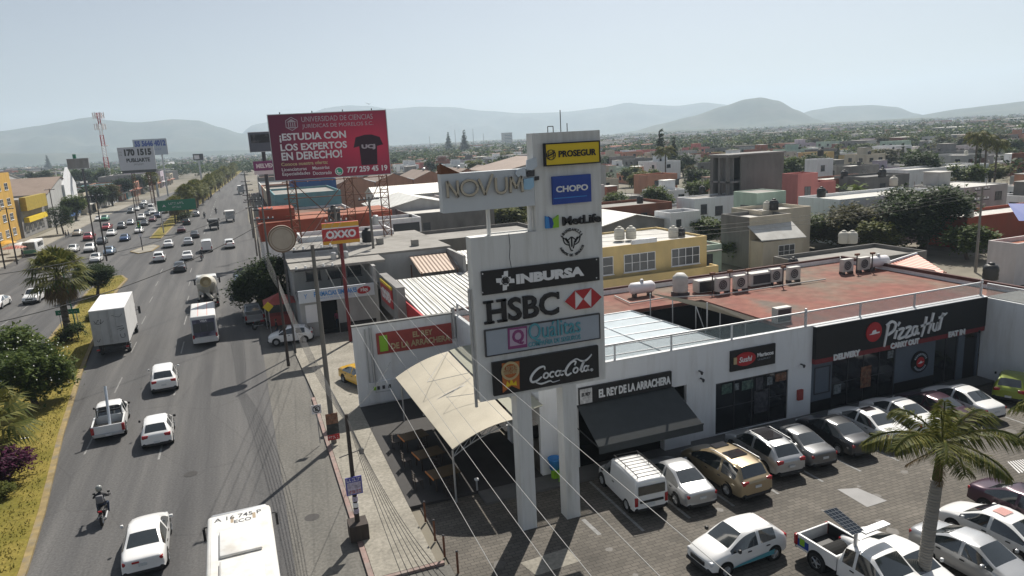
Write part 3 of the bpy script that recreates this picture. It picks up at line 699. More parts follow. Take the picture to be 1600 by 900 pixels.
# black fascia with red stripe
fa = wb(MB().box(30.75, 45.1, FY-.28, FY+.02, 3.62, 5.62), 'black_fascia', M_['black_panel'], pz)
st = MB()
st.box(30.75, 45.1, FY-.26, FY+.018, 3.32, 3.62)
wb(st, 'red_stripe', mat('dark_red', (.20, .03, .035), .6, var=.15, scale=6), pz)
wb(MB().box(30.7, 45.1, FY-.3, FY, 5.622, 5.66), 'fascia_trim', M_['alu'], pz)
f = Face(pz, FY-.28)
c = onY(1364.8, 518.5, FY-.28)
f.add(fa, 'red_roundel', MB().sign(disc(c.x, c.z, .62), -.06, 0), M_['red'])
f.add(fa, 'roof_emblem', MB().sign([(c.x-.42, c.z-.12), (c.x-.2, c.z-.06), (c.x-.12, c.z+.1), (c.x+.1, c.z+.14), (c.x+.16, c.z-.02), (c.x+.44, c.z-.02), (c.x+.4, c.z-.1), (c.x-.1, c.z-.14)], -.09, -.06), M_['white_letter'])
a, b_, c, d = rect(1381, 503, 1474, 521, FY-.28)
ph = [([(.2, -.2), (.75, 3.0)], [.2, .42]), ([(.35, 2.9), (1.3, 3.4), (2.0, 2.9), (1.7, 2.0), (.7, 1.5)], .36), ([(1.95, .7), (2.25, 2.0)], .34), ([(2.35, 2.6), (2.75, 3.1)], .3),
      ([(2.5, 1.95), (3.5, 2.0), (2.6, .65), (3.75, .75)], .32), ([(3.75, 2.0), (4.75, 2.05), (3.85, .65), (5.0, .8)], .32), ([(6.0, 1.9), (5.3, 1.95), (5.05, 1.1), (5.5, .75), (5.95, 1.6), (5.95, .9), (6.35, .85)], .3),
      ([(6.8, .2), (7.25, 1.8), (7.5, 3.2)], [.2, .36, .38]), ([(8.0, .5), (8.4, 2.0), (8.75, 3.6)], [.24, .36, .38]), ([(6.5, 1.85), (8.7, 2.2)], .3), ([(8.9, 2.0), (8.8, 1.1), (9.3, .8), (9.7, 1.9), (9.6, .9), (9.9, .9)], .3),
      ([(10.0, .8), (10.3, 2.3), (10.6, 3.3)], .34), ([(9.7, 2.6), (10.7, 2.9), (11.3, 3.2)], [.3, .3, .1])]
f.add(fa, 'script_lettering', strokes(ph, a, b_, c, d-.1, 11, 3.3, 0, -.08), M_['white_letter'])
for s_, q in (('DELIVERY', (1302, 555, 1342.5, 556.5)), ('CARRY OUT', (1391, 537.5, 1435, 534.8)), ('EAT IN', (1481.5, 519, 1506.5, 520.8))):
    a, b_, c, d = rect(*q, FY-.28); text(fa, s_, a-13, b_-13, 3.36, 3.74, -.29, M_['white_letter'], .06, .05)
c = onY(1437.3, 565.5, FY-.05); f = Face(pz, FY-.02)
f.add(pz, 'round_seal', MB().sign(disc(c.x, c.z, .72), -.06, .04), M_['black_panel']); f.add(pz, 'seal_centre', merge(MB().sign(disc(c.x, c.z, .34), -.09, -.05)), M_['red'])
f.add(pz, 'seal_lettering', merge(*[ring(c.x, c.z, .53, .13, -.08, -.05, a, a+9, 3) for a in list(range(20, 155, 14))+list(range(205, 330, 13))]), M_['sign_grey'])
f.add(pz, 'seal_emblem', MB().sign([(c.x-.24, c.z-.07), (c.x-.1, c.z), (c.x+.02, c.z+.1), (c.x+.12, c.z), (c.x+.26, c.z+.01), (c.x, c.z-.08)], -.11, -.09), M_['white_letter'])
# windows and doors
def win(name, x0, x1, z0, z1, nx=3, nz=1, y=FY+.1, m='window_dark', fm='dark_steel', par=None, t=.06):
    fr = MB()
    fr.box(x0, x1, y-.05, y+.06, z0, z0+t); fr.box(x0, x1, y-.05, y+.06, z1-t, z1)
    for i in range(nx+1): X = x0+(x1-x0-t)*i/nx; fr.box(X, X+t, y-.045, y+.055, z0+t, z1-t)
    for j in range(1, nz): Z = z0+(z1-z0)*j/nz; fr.box(x0+t, x1-t, y-.04, y+.05, Z-.02, Z+.02)
    o = wb(fr, name, M_[fm], par or pz); l = (par or pz).location
    g_ = MB().box(x0+.02, x1-.02, y-.012, y+.012, z0+.02, z1-.02); g_.v = [(x-l.x, yy-l.y, z-l.z) for x, yy, z in g_.v]; g_.build('pane', M_[m], o)
    return o
w1 = win('shop_window', 23.87, 28.98, .18, 3.23, 4, 2)
w2 = win('shop_window', 32.37, 37.53, .1, 3.3, 4, 2)
w3 = win('glass_door', 41.02, 43.08, .1, 3.3, 2, 1)
wb(MB().box(43.72, 44.88, FY+.1, FY+.15, 0, 2.9), 'door', M_['black_panel'], pz)
pm = [mat('poster_green', (.05, .09, .075), .5, var=.9, scale=5, dirt=(.2, .25, .22), dirt_amt=.8, dscale=3), mat('poster_pale', (.14, .16, .17), .5, var=.9, scale=7, dirt=(.3, .3, .3), dirt_amt=.7, dscale=4), mat('poster_food', (.16, .07, .04), .5, var=.9, scale=5, dirt=(.25, .2, .15), dirt_amt=.7, dscale=4), mat('poster_violet', (.05, .05, .06), .5, var=.8, scale=5, dirt=(.12, .12, .13), dirt_amt=.7, dscale=3)]
po = MB()
def poster(w_, x0, x1, z0, z1, k): MB().box(x0-13, x1-13, .05, .06, z0, z1).build('poster', pm[k], w_)
for k, (x0, x1, z0, z1) in enumerate(((24.3, 25.0, 2.5, 3.1), (25.2, 25.5, 2.6, 3.0), (25.7, 26.5, 2.5, 3.05), (26.7, 27.2, 2.2, 3.1), (27.5, 27.9, 2.5, 3.0), (28.1, 28.9, 2.6, 3.1), (26.6, 27.6, .9, 2.3))): poster(w1, x0, x1, z0, z1, (0, 1, 0, 3, 1, 2, 3)[k])
poster(w2, 34.75, 35.6, 1.0, 2.4, 2); poster(w2, 32.6, 33.2, 1.0, 1.6, 1); poster(w2, 36.9, 37.4, 2.6, 3.1, 1)
fr = MB(); a, b_, c, d = rect(1273, 575, 1296, 612, FY-.01)
for q in ((a, a+.06, c, d), (b_-.06, b_, c, d), (a, b_, c, c+.06), (a, b_, d-.06, d)): fr.box(q[0], q[1], FY-.03, FY, q[2], q[3])
wb(fr, 'panel_moulding', M_['dark_steel'], pz)
# restaurant sign and roller awning
rs = wb(MB().box(15.22, 20.84, FY-.14, FY, 3.66, 4.56), 'restaurant_sign', M_['black_panel'], pz)
text(rs, 'EL REY DE LA ARRACHERA', 16.35-13, 20.75-13, 3.86, 4.32, -.14, M_['white_letter'], .04, .035)
wb(MB().box(15.25, 15.95, FY-.17, FY-.13, 3.7, 4.5), 'sign_badge', mat('badge_pale', (.5, .5, .5), .5, var=.4, scale=9), pz)
text(rs, 'EL REY', 15.35-13, 15.85-13, 4.12, 4.3, -.18, M_['black_letter'], .02, .02)
aw = MB(); A = [(15.1, FY-.02, 3.62), (21.0, FY-.02, 3.62)]; Bq = [(15.0, FY-2.6, 2.35), (21.1, FY-2.6, 2.35)]
aw.add([A[0], Bq[0], Bq[1], A[1]], [(0, 1, 2, 3)]); aw.add([(x, y, z-.04) for x, y, z in (A[0], Bq[0], Bq[1], A[1])], [(3, 2, 1, 0)])
aw.box(15.0, 21.1, FY-2.64, FY-2.6, 1.98, 2.37); aw.tube((14.98, FY-2.62, 2.37), (21.12, FY-2.62, 2.37), .05, 8)
aw.tube((15.05, FY-.05, 2.4), (15.0, FY-2.6, 2.33), .03); aw.tube((21.05, FY-.05, 2.4), (21.1, FY-2.6, 2.33), .03)
wb(aw, 'awning', M_['charcoal_cloth'], pz)
wb(MB().box(20.2, 21.9, FY-.4, FY+.05, .14, .95), 'counter', M_['wall_white'], pz)
ss = wb(MB().box(24.77, 27.9, FY-.12, FY, 3.83, 5.05), 'seafood_sign', M_['black_panel'], pz)
ov = MB(); c = (25.75, 4.46); ov.sign([(c[0]+.72*math.cos(2*math.pi*i/24), c[1]+.40*math.sin(2*math.pi*i/24)) for i in range(24)], FY-.16, FY-.11); l = pz.location; ov.v = [(x-l.x, y-l.y, z-l.z) for x, y, z in ov.v]; ov.build('red_oval', M_['red'], ss)
text(ss, 'Sushi', 25.3-13, 26.2-13, 4.3, 4.62, -.16, M_['white_letter'], .02, .02, shear=.2); text(ss, 'Mariscos', 26.6-13, 27.75-13, 4.42, 4.66, -.12, M_['white_letter'], .02, .03)
fine_print(ss, 26.65-13, 27.6-13, 4.22, 4.31, -.12, M_['sign_grey']); MB().box(24.95-13, 25.15-13, -.17, -.12, 4.25, 4.65).build('gold_fish', M_['gold'], ss)
al = MB(); al.box(29.68, 30.05, FY-.15, FY, 1.2, 1.85); wb(al, 'red_hose_box', M_['red_worn'], pz)
for x, z in ((22.7, 4.2), (22.8, 3.75), (29.9, 3.4), (44.6, 3.35)):
    lp = MB(); lp.box(x-.04, x+.04, FY-.25, FY, z, z+.06); lp.lathe([(.05, -.12), (.09, .02), (.03, .08)], 10, (x, FY-.28, z)); wb(lp, 'wall_lamp', M_['dark_steel'], pz)
# white wing on the other side of the car park
wg = thing('side_wing', 'white plaster wing with glass topped parapet closing the car park', 'building', (45.1, 22, 0))
mbw = MB().box(45.12, 62, 12, 31.68, 0, 5.55); wb(mbw, 'wall', M_['wall_white'], wg)
wb(MB().box(45.3, 62, 12.2, 31.6, 5.552, 5.6), 'roof', mat('grey_roof', (.26, .26, .25), .9, dirt=(.16, .155, .15), dirt_amt=.7), wg)
wb(MB().box(45.2, 45.22, 12, 31.6, 5.6, 6.42), 'balustrade_glass', M_['glass_clear'], wg)
mb = MB().box(45.15, 45.27, 12, 31.6, 6.42, 6.5); [mb.box(45.16, 45.26, y-.04, y+.04, 5.55, 6.42) for y in (16, 20, 24, 28)]; wb(mb, 'handrail', M_['alu'], wg)
# ================================================================ OTHER BUILDINGS
def wmat(n, c, d=(.3, .28, .25), a=.5): return mat(n, c, .85, var=.16, scale=.7, dirt=d, dirt_amt=a, dscale=.4, stretch=(1, 1, .4))
WM = {k: wmat('wall_'+k, c, d, a) for k, c, d, a in (
    ('white', (.60, .59, .57), (.4, .38, .35), .5), ('cream', (.52, .46, .36), (.36, .33, .28), .5), ('grey', (.22, .215, .21), (.13, .125, .12), .6), ('pale_grey', (.38, .38, .37), (.25, .24, .23), .5),
    ('brick', (.23, .085, .05), (.16, .09, .07), .5), ('pink', (.46, .17, .155), (.4, .2, .17), .4), ('salmon', (.45, .22, .14), (.35, .2, .15), .4), ('mint', (.42, .53, .44), (.35, .4, .36), .4),
    ('yellow', (.56, .42, .19), (.42, .34, .2), .5), ('ochre', (.50, .30, .06), (.4, .26, .1), .4), ('orange', (.29, .06, .03), (.24, .07, .04), .6), ('blue', (.035, .10, .27), (.04, .08, .2), .4),
    ('teal', (.14, .30, .33), (.2, .28, .3), .4), ('block', (.17, .165, .155), (.10, .095, .09), .8), ('lilac', (.42, .36, .42), (.35, .3, .34), .4), ('rose_white', (.58, .53, .52), (.42, .36, .34), .4))}
RM = {k: mat('roof_'+k, c, .9, var=.12, scale=.8, dirt=d, dirt_amt=a, dscale=.25) for k, c, d, a in (
    ('white', (.52, .51, .48), (.30, .28, .25), .7), ('concrete', (.27, .26, .24), (.15, .14, .125), .8), ('grey', (.18, .18, .175), (.11, .105, .1), .8), ('terracotta', (.30, .11, .065), (.2, .1, .07), .7), ('rust', (.17, .10, .07), (.10, .06, .04), .8), ('dark', (.08, .078, .075), (.05, .05, .045), .5))}
def corrugated(name, c, d):
    m = mat(name, c, .5, .2, var=.1, scale=.7, dirt=d, dirt_amt=.6, dscale=.3); t = m.node_tree; N = t.nodes; L = t.links
    tc = N.new('ShaderNodeTexCoord'); wv_ = N.new('ShaderNodeTexWave'); wv_.inputs['Scale'].default_value = .8; wv_.bands_direction = 'X'; L.new(tc.outputs['Object'], wv_.inputs[0])
    bp = N.new('ShaderNodeBump'); bp.inputs['Strength'].default_value = .7; bp.inputs['Distance'].default_value = .05; L.new(wv_.outputs['Fac'], bp.inputs['Height']); L.new(bp.outputs[0], N['Principled BSDF'].inputs['Normal']); return m
RM['sheet'] = corrugated('sheet_white', (.56, .56, .53), (.33, .3, .26)); RM['sheet_red'] = corrugated('sheet_red', (.34, .12, .085), (.22, .12, .09)); RM['sheet_brown'] = corrugated('sheet_brown', (.25, .185, .14), (.16, .11, .08))
RM['tiles'] = corrugated('roof_tiles', (.38, .13, .07), (.22, .1, .07))
OCC = []                                                  # ground already built on
def occ(x0, x1, y0, y1): OCC.append((min(x0, x1), max(x0, x1), min(y0, y1), max(y0, y1)))
WINC = {}; LAST = [None]
def window_meshes(w, h, nx, nz):
    k = (round(w, 1), round(h, 1), nx, nz)
    if k not in WINC:
        fr = MB(); t = .06; w, h = k[0], k[1]
        fr.box(0, w, -.06, 0, 0, t); fr.box(0, w, -.06, 0, h-t, h); fr.box(-.08, w+.08, -.12, 0, -.07, -.002)
        for i in range(nx+1): X = (w-t)*i/nx; fr.box(X, X+t, -.055, 0, t, h-t)
        for j in range(1, nz): fr.box(t, w-t, -.05, 0, h*j/nz-.02, h*j/nz+.02)
        WINC[k] = (fr.mesh('window', M_['white_letter']), MB().box(.03, w-.03, -.03, .0, .03, h-.03).mesh('pane', M_['window_mid']))
    return WINC[k]
def windows(t, wins, w, d, dark=True):
    for f_, u0, u1, z0, z1, nx, nz in wins:
        fm, pm_ = window_meshes(u1-u0, z1-z0, nx, nz)
        loc, rot = {'S': ((u0, 0, z0), 0), 'W': ((0, d-u0, z0), -math.pi/2), 'E': ((w, u0, z0), math.pi/2)}[f_]
        o = put('window', fm, t, loc, rot, [M_['white_letter'] if not dark else M_['dark_steel']]); put('pane', pm_, o, (0, 0, 0))
def block(name, label, x0, x1, y0, y1, h, wm, rm, wins=(), par=.45, rot=0.0, cat='building', group=None, dark=True, z=0, reg=True):
    t = thing(name, label, cat, (x0, y0, z), rot, group); w, d = x1-x0, y1-y0; k = .2
    b = MB(); b.box(0, w, 0, k, 0, h); b.box(0, w, d-k, d, 0, h); b.box(0, k, k, d-k, 0, h); b.box(w-k, w, k, d-k, 0, h)
    b.build('wall', WM.get(wm, None) or MATS[wm], t); MB().box(k, w-k, k, d-k, h-par-.2, h-par).build('roof', RM[rm], t)
    windows(t, wins, w, d, dark)
    if reg: occ(x0, x1, y0, y1)
    LAST[0] = t
    return t
def shed(name, label, x0, x1, y0, y1, h, rise, wm, rm, along='Y', rot=0.0, cat='building', wins=(), over=.3, group=None, reg=True):
    t = thing(name, label, cat, (x0, y0, 0), rot, group); w, d = x1-x0, y1-y0; b = MB(); r = MB()
    if along == 'Y':
        b.prism([(0, 0), (w, 0), (w, d), (0, d)], 0, h); b.add([(0, 0, h), (w, 0, h), (w/2, 0, h+rise), (0, d, h), (w, d, h), (w/2, d, h+rise)], [(0, 1, 2), (4, 3, 5)])
        for s_ in (-1, 1):
            e = w/2+s_*(w/2+over); ez = h-rise*over/(w/2)
            q = [(e, -over, ez+.03), (w/2, -over, h+rise+.03), (w/2, d+over, h+rise+.03), (e, d+over, ez+.03)]
            r.add(q+[(x, y, z-.1) for x, y, z in q], [(0, 1, 2, 3), (7, 6, 5, 4), (0, 4, 5, 1), (3, 2, 6, 7), (0, 3, 7, 4)])
    else:
        b.prism([(0, 0), (w, 0), (w, d), (0, d)], 0, h); b.add([(0, 0, h), (0, d, h), (0, d/2, h+rise), (w, 0, h), (w, d, h), (w, d/2, h+rise)], [(1, 0, 2), (3, 4, 5)])
        for s_ in (-1, 1):
            e = d/2+s_*(d/2+over); ez = h-rise*over/(d/2)
            q = [(-over, e, ez+.03), (w+over, e, ez+.03), (w+over, d/2, h+rise+.03), (-over, d/2, h+rise+.03)]
            r.add(q+[(x, y, z-.1) for x, y, z in q], [(0, 1, 2, 3), (7, 6, 5, 4), (0, 4, 5, 1), (3, 7, 4, 0), (1, 5, 6, 2)])
    b.build('wall', WM[wm], t); r.build('roof', RM[rm], t); windows(t, wins, w, d)
    if reg: occ(x0, x1, y0, y1)
    return t
occ(-42, 14, -60, 560); occ(9, 95, -20, 70)

# ---------------------------------------------------------------- restaurant terrace beside the plaza
bw = thing('boundary_wall', 'tall white wall with red restaurant sign and pipes at the back of the terrace', 'wall', (5.9, 46.4, 0))
wb(MB().box(5.9, 12.98, 46.4, 46.7, 0, 5.7), 'wall', M_['wall_white'], bw); wb(MB().box(5.86, 13.0, 46.36, 46.74, 5.7, 5.78), 'coping', RM['grey'], bw)
rsn = wb(MB().box(7.42, 12.66, 46.3, 46.4, 3.62, 5.08), 'red_sign', M_['red_worn'], bw)
text(rsn, 'EL REY', 9.9-5.9, 11.3-5.9, 4.47, 4.86, -.1, M_['gold'], .03, .03); text(rsn, 'DE LA ARRACHERA', 8.35-5.9, 12.5-5.9, 3.85, 4.28, -.1, M_['gold'], .03, .03)
bd = MB(); bd.sign([(7.6, 3.8), (8.15, 3.8), (8.15, 4.9), (7.6, 4.9)], -.13, -.1); bd.v = [(x-5.9, y, z) for x, y, z in bd.v]; bd.build('badge', M_['lime'], rsn)
pp = MB(); pp.tube((6.7, 46.3, 1.2), (6.7, 46.3, 5.5), .05); pp.tube((7.05, 46.28, 1.0), (7.05, 46.28, 5.6), .09); pp.tube((7.05, 46.28, 1.05), (8.2, 46.28, 1.0), .09); pp.tube((12.85, 46.25, 4.0), (12.85, 46.25, 6.2), .12); wb(pp, 'pipe', M_['steel'], bw)
mp_ = MB(); mp_.box(6.6, 8.8, 46.2, 46.4, .3, 1.75); eb = wb(mp_, 'meter_cabinet', WM['white'], bw)
for x, m in ((7.15, 'dark_steel'), (7.5, 'dark_steel'), (6.9, 'lime'), (7.9, 'dark_steel')): b = MB().box(x, x+.18, 46.17, 46.2, 1.2, 1.45); wb(b, 'warning_plate', M_[m], eb, thing_=bw)

cn = thing('terrace_canopy', 'cream arched fabric canopy on steel truss over the restaurant terrace', 'canopy', (8, 31, 0))
mat('cream_cloth', (.47, .43, .345), .8, var=.06, scale=1.2, dirt=(.42, .38, .3), dirt_amt=.6, dscale=.5); mat('olive_cloth', (.30, .30, .24), .8, var=.06)
def fabric(c00, c10, c11, c01, arch, nu=10, nv=14, sag=.18):
    b = MB(); vs = []
    for j in range(nv+1):
        for i in range(nu+1):
            u, v = i/nu, j/nv
            p = (Vector(c00)*(1-u)+Vector(c10)*u)*(1-v)+(Vector(c01)*(1-u)+Vector(c11)*u)*v
            z = arch*4*u*(1-u)-sag*abs(math.sin(v*math.pi*3))*math.sin(u*math.pi)
            vs.append((p.x, p.y, p.z+z))
    n = len(vs); fs = [(j*(nu+1)+i, j*(nu+1)+i+1, (j+1)*(nu+1)+i+1, (j+1)*(nu+1)+i) for j in range(nv) for i in range(nu)]
    b.add(vs+[(x, y, z-.03) for x, y, z in vs], fs+[tuple(n+k for k in reversed(f)) for f in fs]); return b
P0, P1, P2, P3 = at(707, 702, 3.0), at(803, 655, 4.1), at(700, 549, 4.1), at(618, 590, 3.0)
wb(fabric(P0, P1, P2, P3, .22), 'cream_sheet', M_['cream_cloth'], cn, smooth=True)
Q0 = P1+Vector((.1, 0, .05)); Q3 = P2+Vector((.1, 0, .05))
wb(fabric(Q0, Q0+Vector((1.6, .3, .25)), Q3+Vector((1.4, -.3, .25)), Q3, .05, 4, 10, .05), 'olive_sheet', M_['olive_cloth'], cn, smooth=True)
tr = MB()
for y in (31.0, 36.8, 42.5):
    a, b_ = Vector((8.1, y, 2.9)), Vector((11.3, y, 4.0)); n = 7
    up_p = [a.lerp(b_, i/n)+Vector((0, 0, .2*4*(i/n)*(1-i/n))) for i in range(n+1)]; lo_p = [p-Vector((0, 0, .35)) for p in up_p]
    tr.path(up_p, .03, 5); tr.path(lo_p, .03, 5)
    for i in range(n): tr.tube(lo_p[i], up_p[i+1], .018, 4); tr.tube(up_p[i], lo_p[i], .018, 4)
for p in ((8.1, 31), (8.1, 42.5), (11.3, 31), (11.3, 42.5)): tr.tube((p[0], p[1], .15), (p[0], p[1], 2.9 if p[0] < 9 else 4), .05)
for q in (((700, 548, 4.2), (668, 601, 3.9)), ((735, 582, 4.4), (668, 601, 3.9)), ((735, 590, 4.4), (698, 625, 3.9)), ((765, 612, 4.4), (698, 625, 3.9))): tr.tube(at(*q[0]), at(*q[1])+Vector((0, 0, .15)), .015, 4)
wb(tr, 'steel_truss', M_['steel'], cn)
# tables
mat('table_wood', (.10, .065, .03), .6, var=.25, scale=4, stretch=(1, 8, 1)); mat('table_edge', (.55, .20, .05), .5, var=.1)
mat('chair_dark', (.04, .03, .025), .6)
for k, (x, y) in enumerate(((7.75, 38.3), (7.95, 35.6), (8.05, 33.0))):
    lb = ('wooden table with orange edge on the terrace nearest the white back wall', 'wooden table with orange edge in the middle of the terrace row', 'wooden table with orange edge at the open end of the terrace')[k]
    t = thing('terrace_table', lb, 'table', (x, y, .15), R(8), 'tables on the restaurant terrace')
    MB().box(-.75, .75, -.55, .55, .72, .76).build('tabletop', M_['table_wood'], t); MB().box(-.79, -.752, -.55, .55, .69, .775).build('edge', M_['table_edge'], t)
    for sx in (-1, 1):
        for sy in (-1, 1): MB().box(sx*.6-.04, sx*.6+.04, sy*.42-.04, sy*.42+.04, 0, .72).build('leg', M_['chair_dark'], t)
cl = [MB().box(-.22, .22, -.22, .22, .43, .47).mesh('seat', M_['chair_dark'])]
bk = MB(); bk.box(-.22, -.18, .18, .22, .47, .95); bk.box(.18, .22, .18, .22, .47, .95)
for z in (.55, .68, .82): bk.box(-.18, .18, .185, .215, z, z+.08)
cl.append(bk.mesh('backrest', M_['chair_dark'])); lg = MB().box(-.02, .02, -.02, .02, 0, .43).mesh('leg', M_['chair_dark'])
def chair(x, y, r, label, group='slatted chairs around the terrace tables', m=None):
    t = thing('terrace_chair', label, 'chair', (x, y, .15), r, group)
    for me_ in cl: put(me_.name.split('.')[0], me_, t, mats=[m] if m else None)
    for sx in (-.19, .19):
        for sy in (-.19, .19): put('leg', lg, t, (sx, sy, 0), mats=[m] if m else None)
    return t
for y, n in ((38.3, 'the table nearest the back wall'), (35.6, 'the middle terrace table'), (33.0, 'the open end terrace table')):
    chair(6.75, y+.3, R(95), 'dark slatted chair street side of '+n, 'street side chairs'); chair(8.0, y-1.0, R(185), 'dark slatted chair this side of '+n)
chair(13.6, 30.9, R(20), 'green plastic chair by the white plaza corner column', None, M_['lime'])
tb = thing('blue_tub', 'round blue plastic tub standing on end behind the pylon legs', 'tub', (13.5, 31.2, .15)); MB().lathe([(.25, 0), (.33, .55), (.36, .6), (.33, .6), (.24, .1)], 16, (0, 0, .47)).build('bowl', M_['sky_blue'], tb, smooth=True)
MB().tube((0, 0, 0), (0, 0, .47), .2, 12).build('stand', M_['lime'], tb)

# ---------------------------------------------------------------- chemist, corner shop with red wall
ph_ = thing('chemist_shop', 'old two storey shop with long white and blue chemist banner over its door', 'building', (4.0, 67, 0))
b = MB(); b.box(4.0, 4.4, 67, 72, 0, 3.7); b.box(7.4, 11.0, 67, 67.25, 0, 3.7); b.box(4.4, 5.6, 67, 67.25, 0, 3.7); b.box(4.0, 20, 71.8, 72.1, 3.6, 6.4); b.box(4.0, 4.3, 72.1, 88, 0, 6.4); b.box(19.7, 20, 66, 88, 0, 6.4); b.box(4.3, 19.7, 87.8, 88, 0, 6.4); b.box(11, 11.3, 67, 71.8, 0, 6.2); wb(b, 'wall', WM['pale_grey'], ph_)
b = MB(); b.box(4.0, 11.3, 67.25, 71.8, 3.45, 3.68); b.box(3.6, 12.5, 68.2, 71.8, 6.25, 6.5); b.box(3.6, 20.2, 71.8, 88.2, 6.4, 6.62); wb(b, 'roof', RM['concrete'], ph_)
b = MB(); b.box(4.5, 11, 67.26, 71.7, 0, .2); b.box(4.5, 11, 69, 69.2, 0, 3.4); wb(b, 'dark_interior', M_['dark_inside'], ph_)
bn = wb(MB().box(3.95, 10.95, 66.75, 66.98, 3.45, 4.62), 'banner', mat('banner_white', (.62, .66, .70), .5, var=.03), ph_); o = lambda x: x-4.0
text(bn, 'FARMACIAS SIMILARES', o(5.35), o(9.3), 3.93, 4.4, -.25, M_['sky_blue'], .02, .03); fine_print(bn, o(5.9), o(8.8), 3.70, 3.82, -.25, M_['sky_blue'], 4)
b = MB(); b.sign([(9.95+.62*math.cos(a*math.pi/10)+.12*math.sin(a*math.pi/10), 4.05+.36*math.sin(a*math.pi/10)) for a in range(20)], 66.7, 66.75); ov = wb(b, 'red_oval', M_['red'], bn, thing_=ph_)
text(bn, '75%', o(9.6), o(10.35), 3.93, 4.2, -.3, M_['white_letter'], .03, .03); text(bn, 'Y', o(4.45), o(4.75), 3.85, 4.3, -.25, M_['sky_blue'], .02, .0)
windows(ph_, [], 16, 21); 
for x0, x1 in ((5.2, 6.6), (7.3, 8.6), (9.2, 10.6)):
    fm, pm_ = window_meshes(x1-x0, 1.3, 2, 2); o_ = put('window', fm, ph_, (x0-4, 4.78, 4.6), 0, [M_['dark_steel']]); put('pane', pm_, o_)
wb(MB().box(7.45, 10.9, 66.93, 66.99, .2, 1.1), 'dark_dado', M_['black_panel'], ph_); wb(MB().box(4.45, 5.55, 66.93, 66.99, 1.5, 3.2), 'white_notice_board', M_['white_letter'], ph_)
sk_ = MB()
for x, y in ((13.6, 78), (16.6, 74), (9.3, 76.5)): sk_.box(x, x+.7, y, y+.7, 6.62, 7.3)
wb(sk_, 'roof_hatch', RM['concrete'], ph_)
occ(3, 21, 66, 90)
ox = thing('corner_shop', 'convenience shop with red side wall, dark fascia and white ribbed metal roof', 'building', (11.4, 53, 0))
b = MB(); b.box(12.2, 12.4, 53, 62.5, 0, 4.15); wb(b, 'red_wall', M_['red'], ox)
b = MB(); b.box(12.4, 20, 53, 53.2, 0, 3.9); b.box(19.8, 20, 53.2, 66, 0, 4.7); b.box(12.4, 19.8, 65.8, 66, 0, 4.7); wb(b, 'wall', WM['white'], ox)
b = MB(); b.add([(12.42, 53.0, 4.1), (20.1, 53.0, 4.0), (20.1, 66.1, 4.75), (12.42, 66.1, 4.75)], [(0, 1, 2, 3)]); b.v += [(x, y, z-.12) for x, y, z in b.v]; b.f += [(7, 6, 5, 4), (0, 4, 5, 1)]; b.m += [0, 0]
rf = wb(b, 'metal_roof', RM['sheet'], ox); b = MB()
for i in range(17): x = 12.6+i*.46; b.tube((x, 53.0, 4.12), (x, 66, 4.77), .03, 4)
wb(b, 'roof_rib', M_['dark_steel'], rf, thing_=ox)
wb(MB().box(11.45, 12.18, 58.6, 66.4, 2.4, 5.5), 'dark_fascia', WM['grey'], ox)
sg = MB().box(0, 4.9, -.12, 0, 0, 1.7).build('red_sign', M_['red'], ox); sg.location = (11.42-11.4, 65.2-53, 3.3); sg.rotation_euler.z = -math.pi/2
text(sg, 'OXXO', .5, 4.4, .35, 1.35, -.12, M_['white_letter'], .03, .06); MB().box(0, 4.9, -.14, 0, 1.71, 1.95).build('yellow_band', M_['yellow'], sg)
occ(11, 20, 53, 66)
ld = thing('lean_to', 'ribbed brown and white sheet lean-to behind the chemist flat roof', 'shed', (15.5, 68, 0))
b = MB(); b.add([(15.5, 66.6, 5.0), (19.5, 66.6, 5.0), (19.8, 71.6, 6.0), (15.6, 71.6, 6.0)], [(0, 1, 2, 3)]); wb(b, 'brown_sheet', RM['sheet_brown'], ld)
b = MB(); b.add([(19.5, 67.6, 5.25), (22.0, 67.6, 5.25), (22.2, 71.6, 6.0), (19.8, 71.6, 6.0)], [(0, 1, 2, 3)]); wb(b, 'white_sheet', RM['sheet'], ld)
b = MB(); [b.tube((x, y, 0), (x, y, 5.1), .06) for x, y in ((15.7, 66.8), (19.3, 66.8), (21.8, 67.8), (15.7, 71.4), (22, 71.4))]; wb(b, 'post', M_['rust'], ld); occ(15, 23, 66, 72)
b = thing('low_shed', 'low shed with red brown ribbed roof between the shop and the terrace', 'shed', (20.5, 57, 0)); wb(MB().box(20.6, 26, 57, 64, 0, 3.2), 'wall', WM['white'], b)
c = MB(); c.add([(20.4, 56.7, 3.25), (26.2, 56.7, 3.25), (26.2, 64.2, 4.0), (20.4, 64.2, 4.0)], [(0, 1, 2, 3)]); wb(c, 'roof', RM['sheet_brown'], b); occ(20, 27, 56, 65)

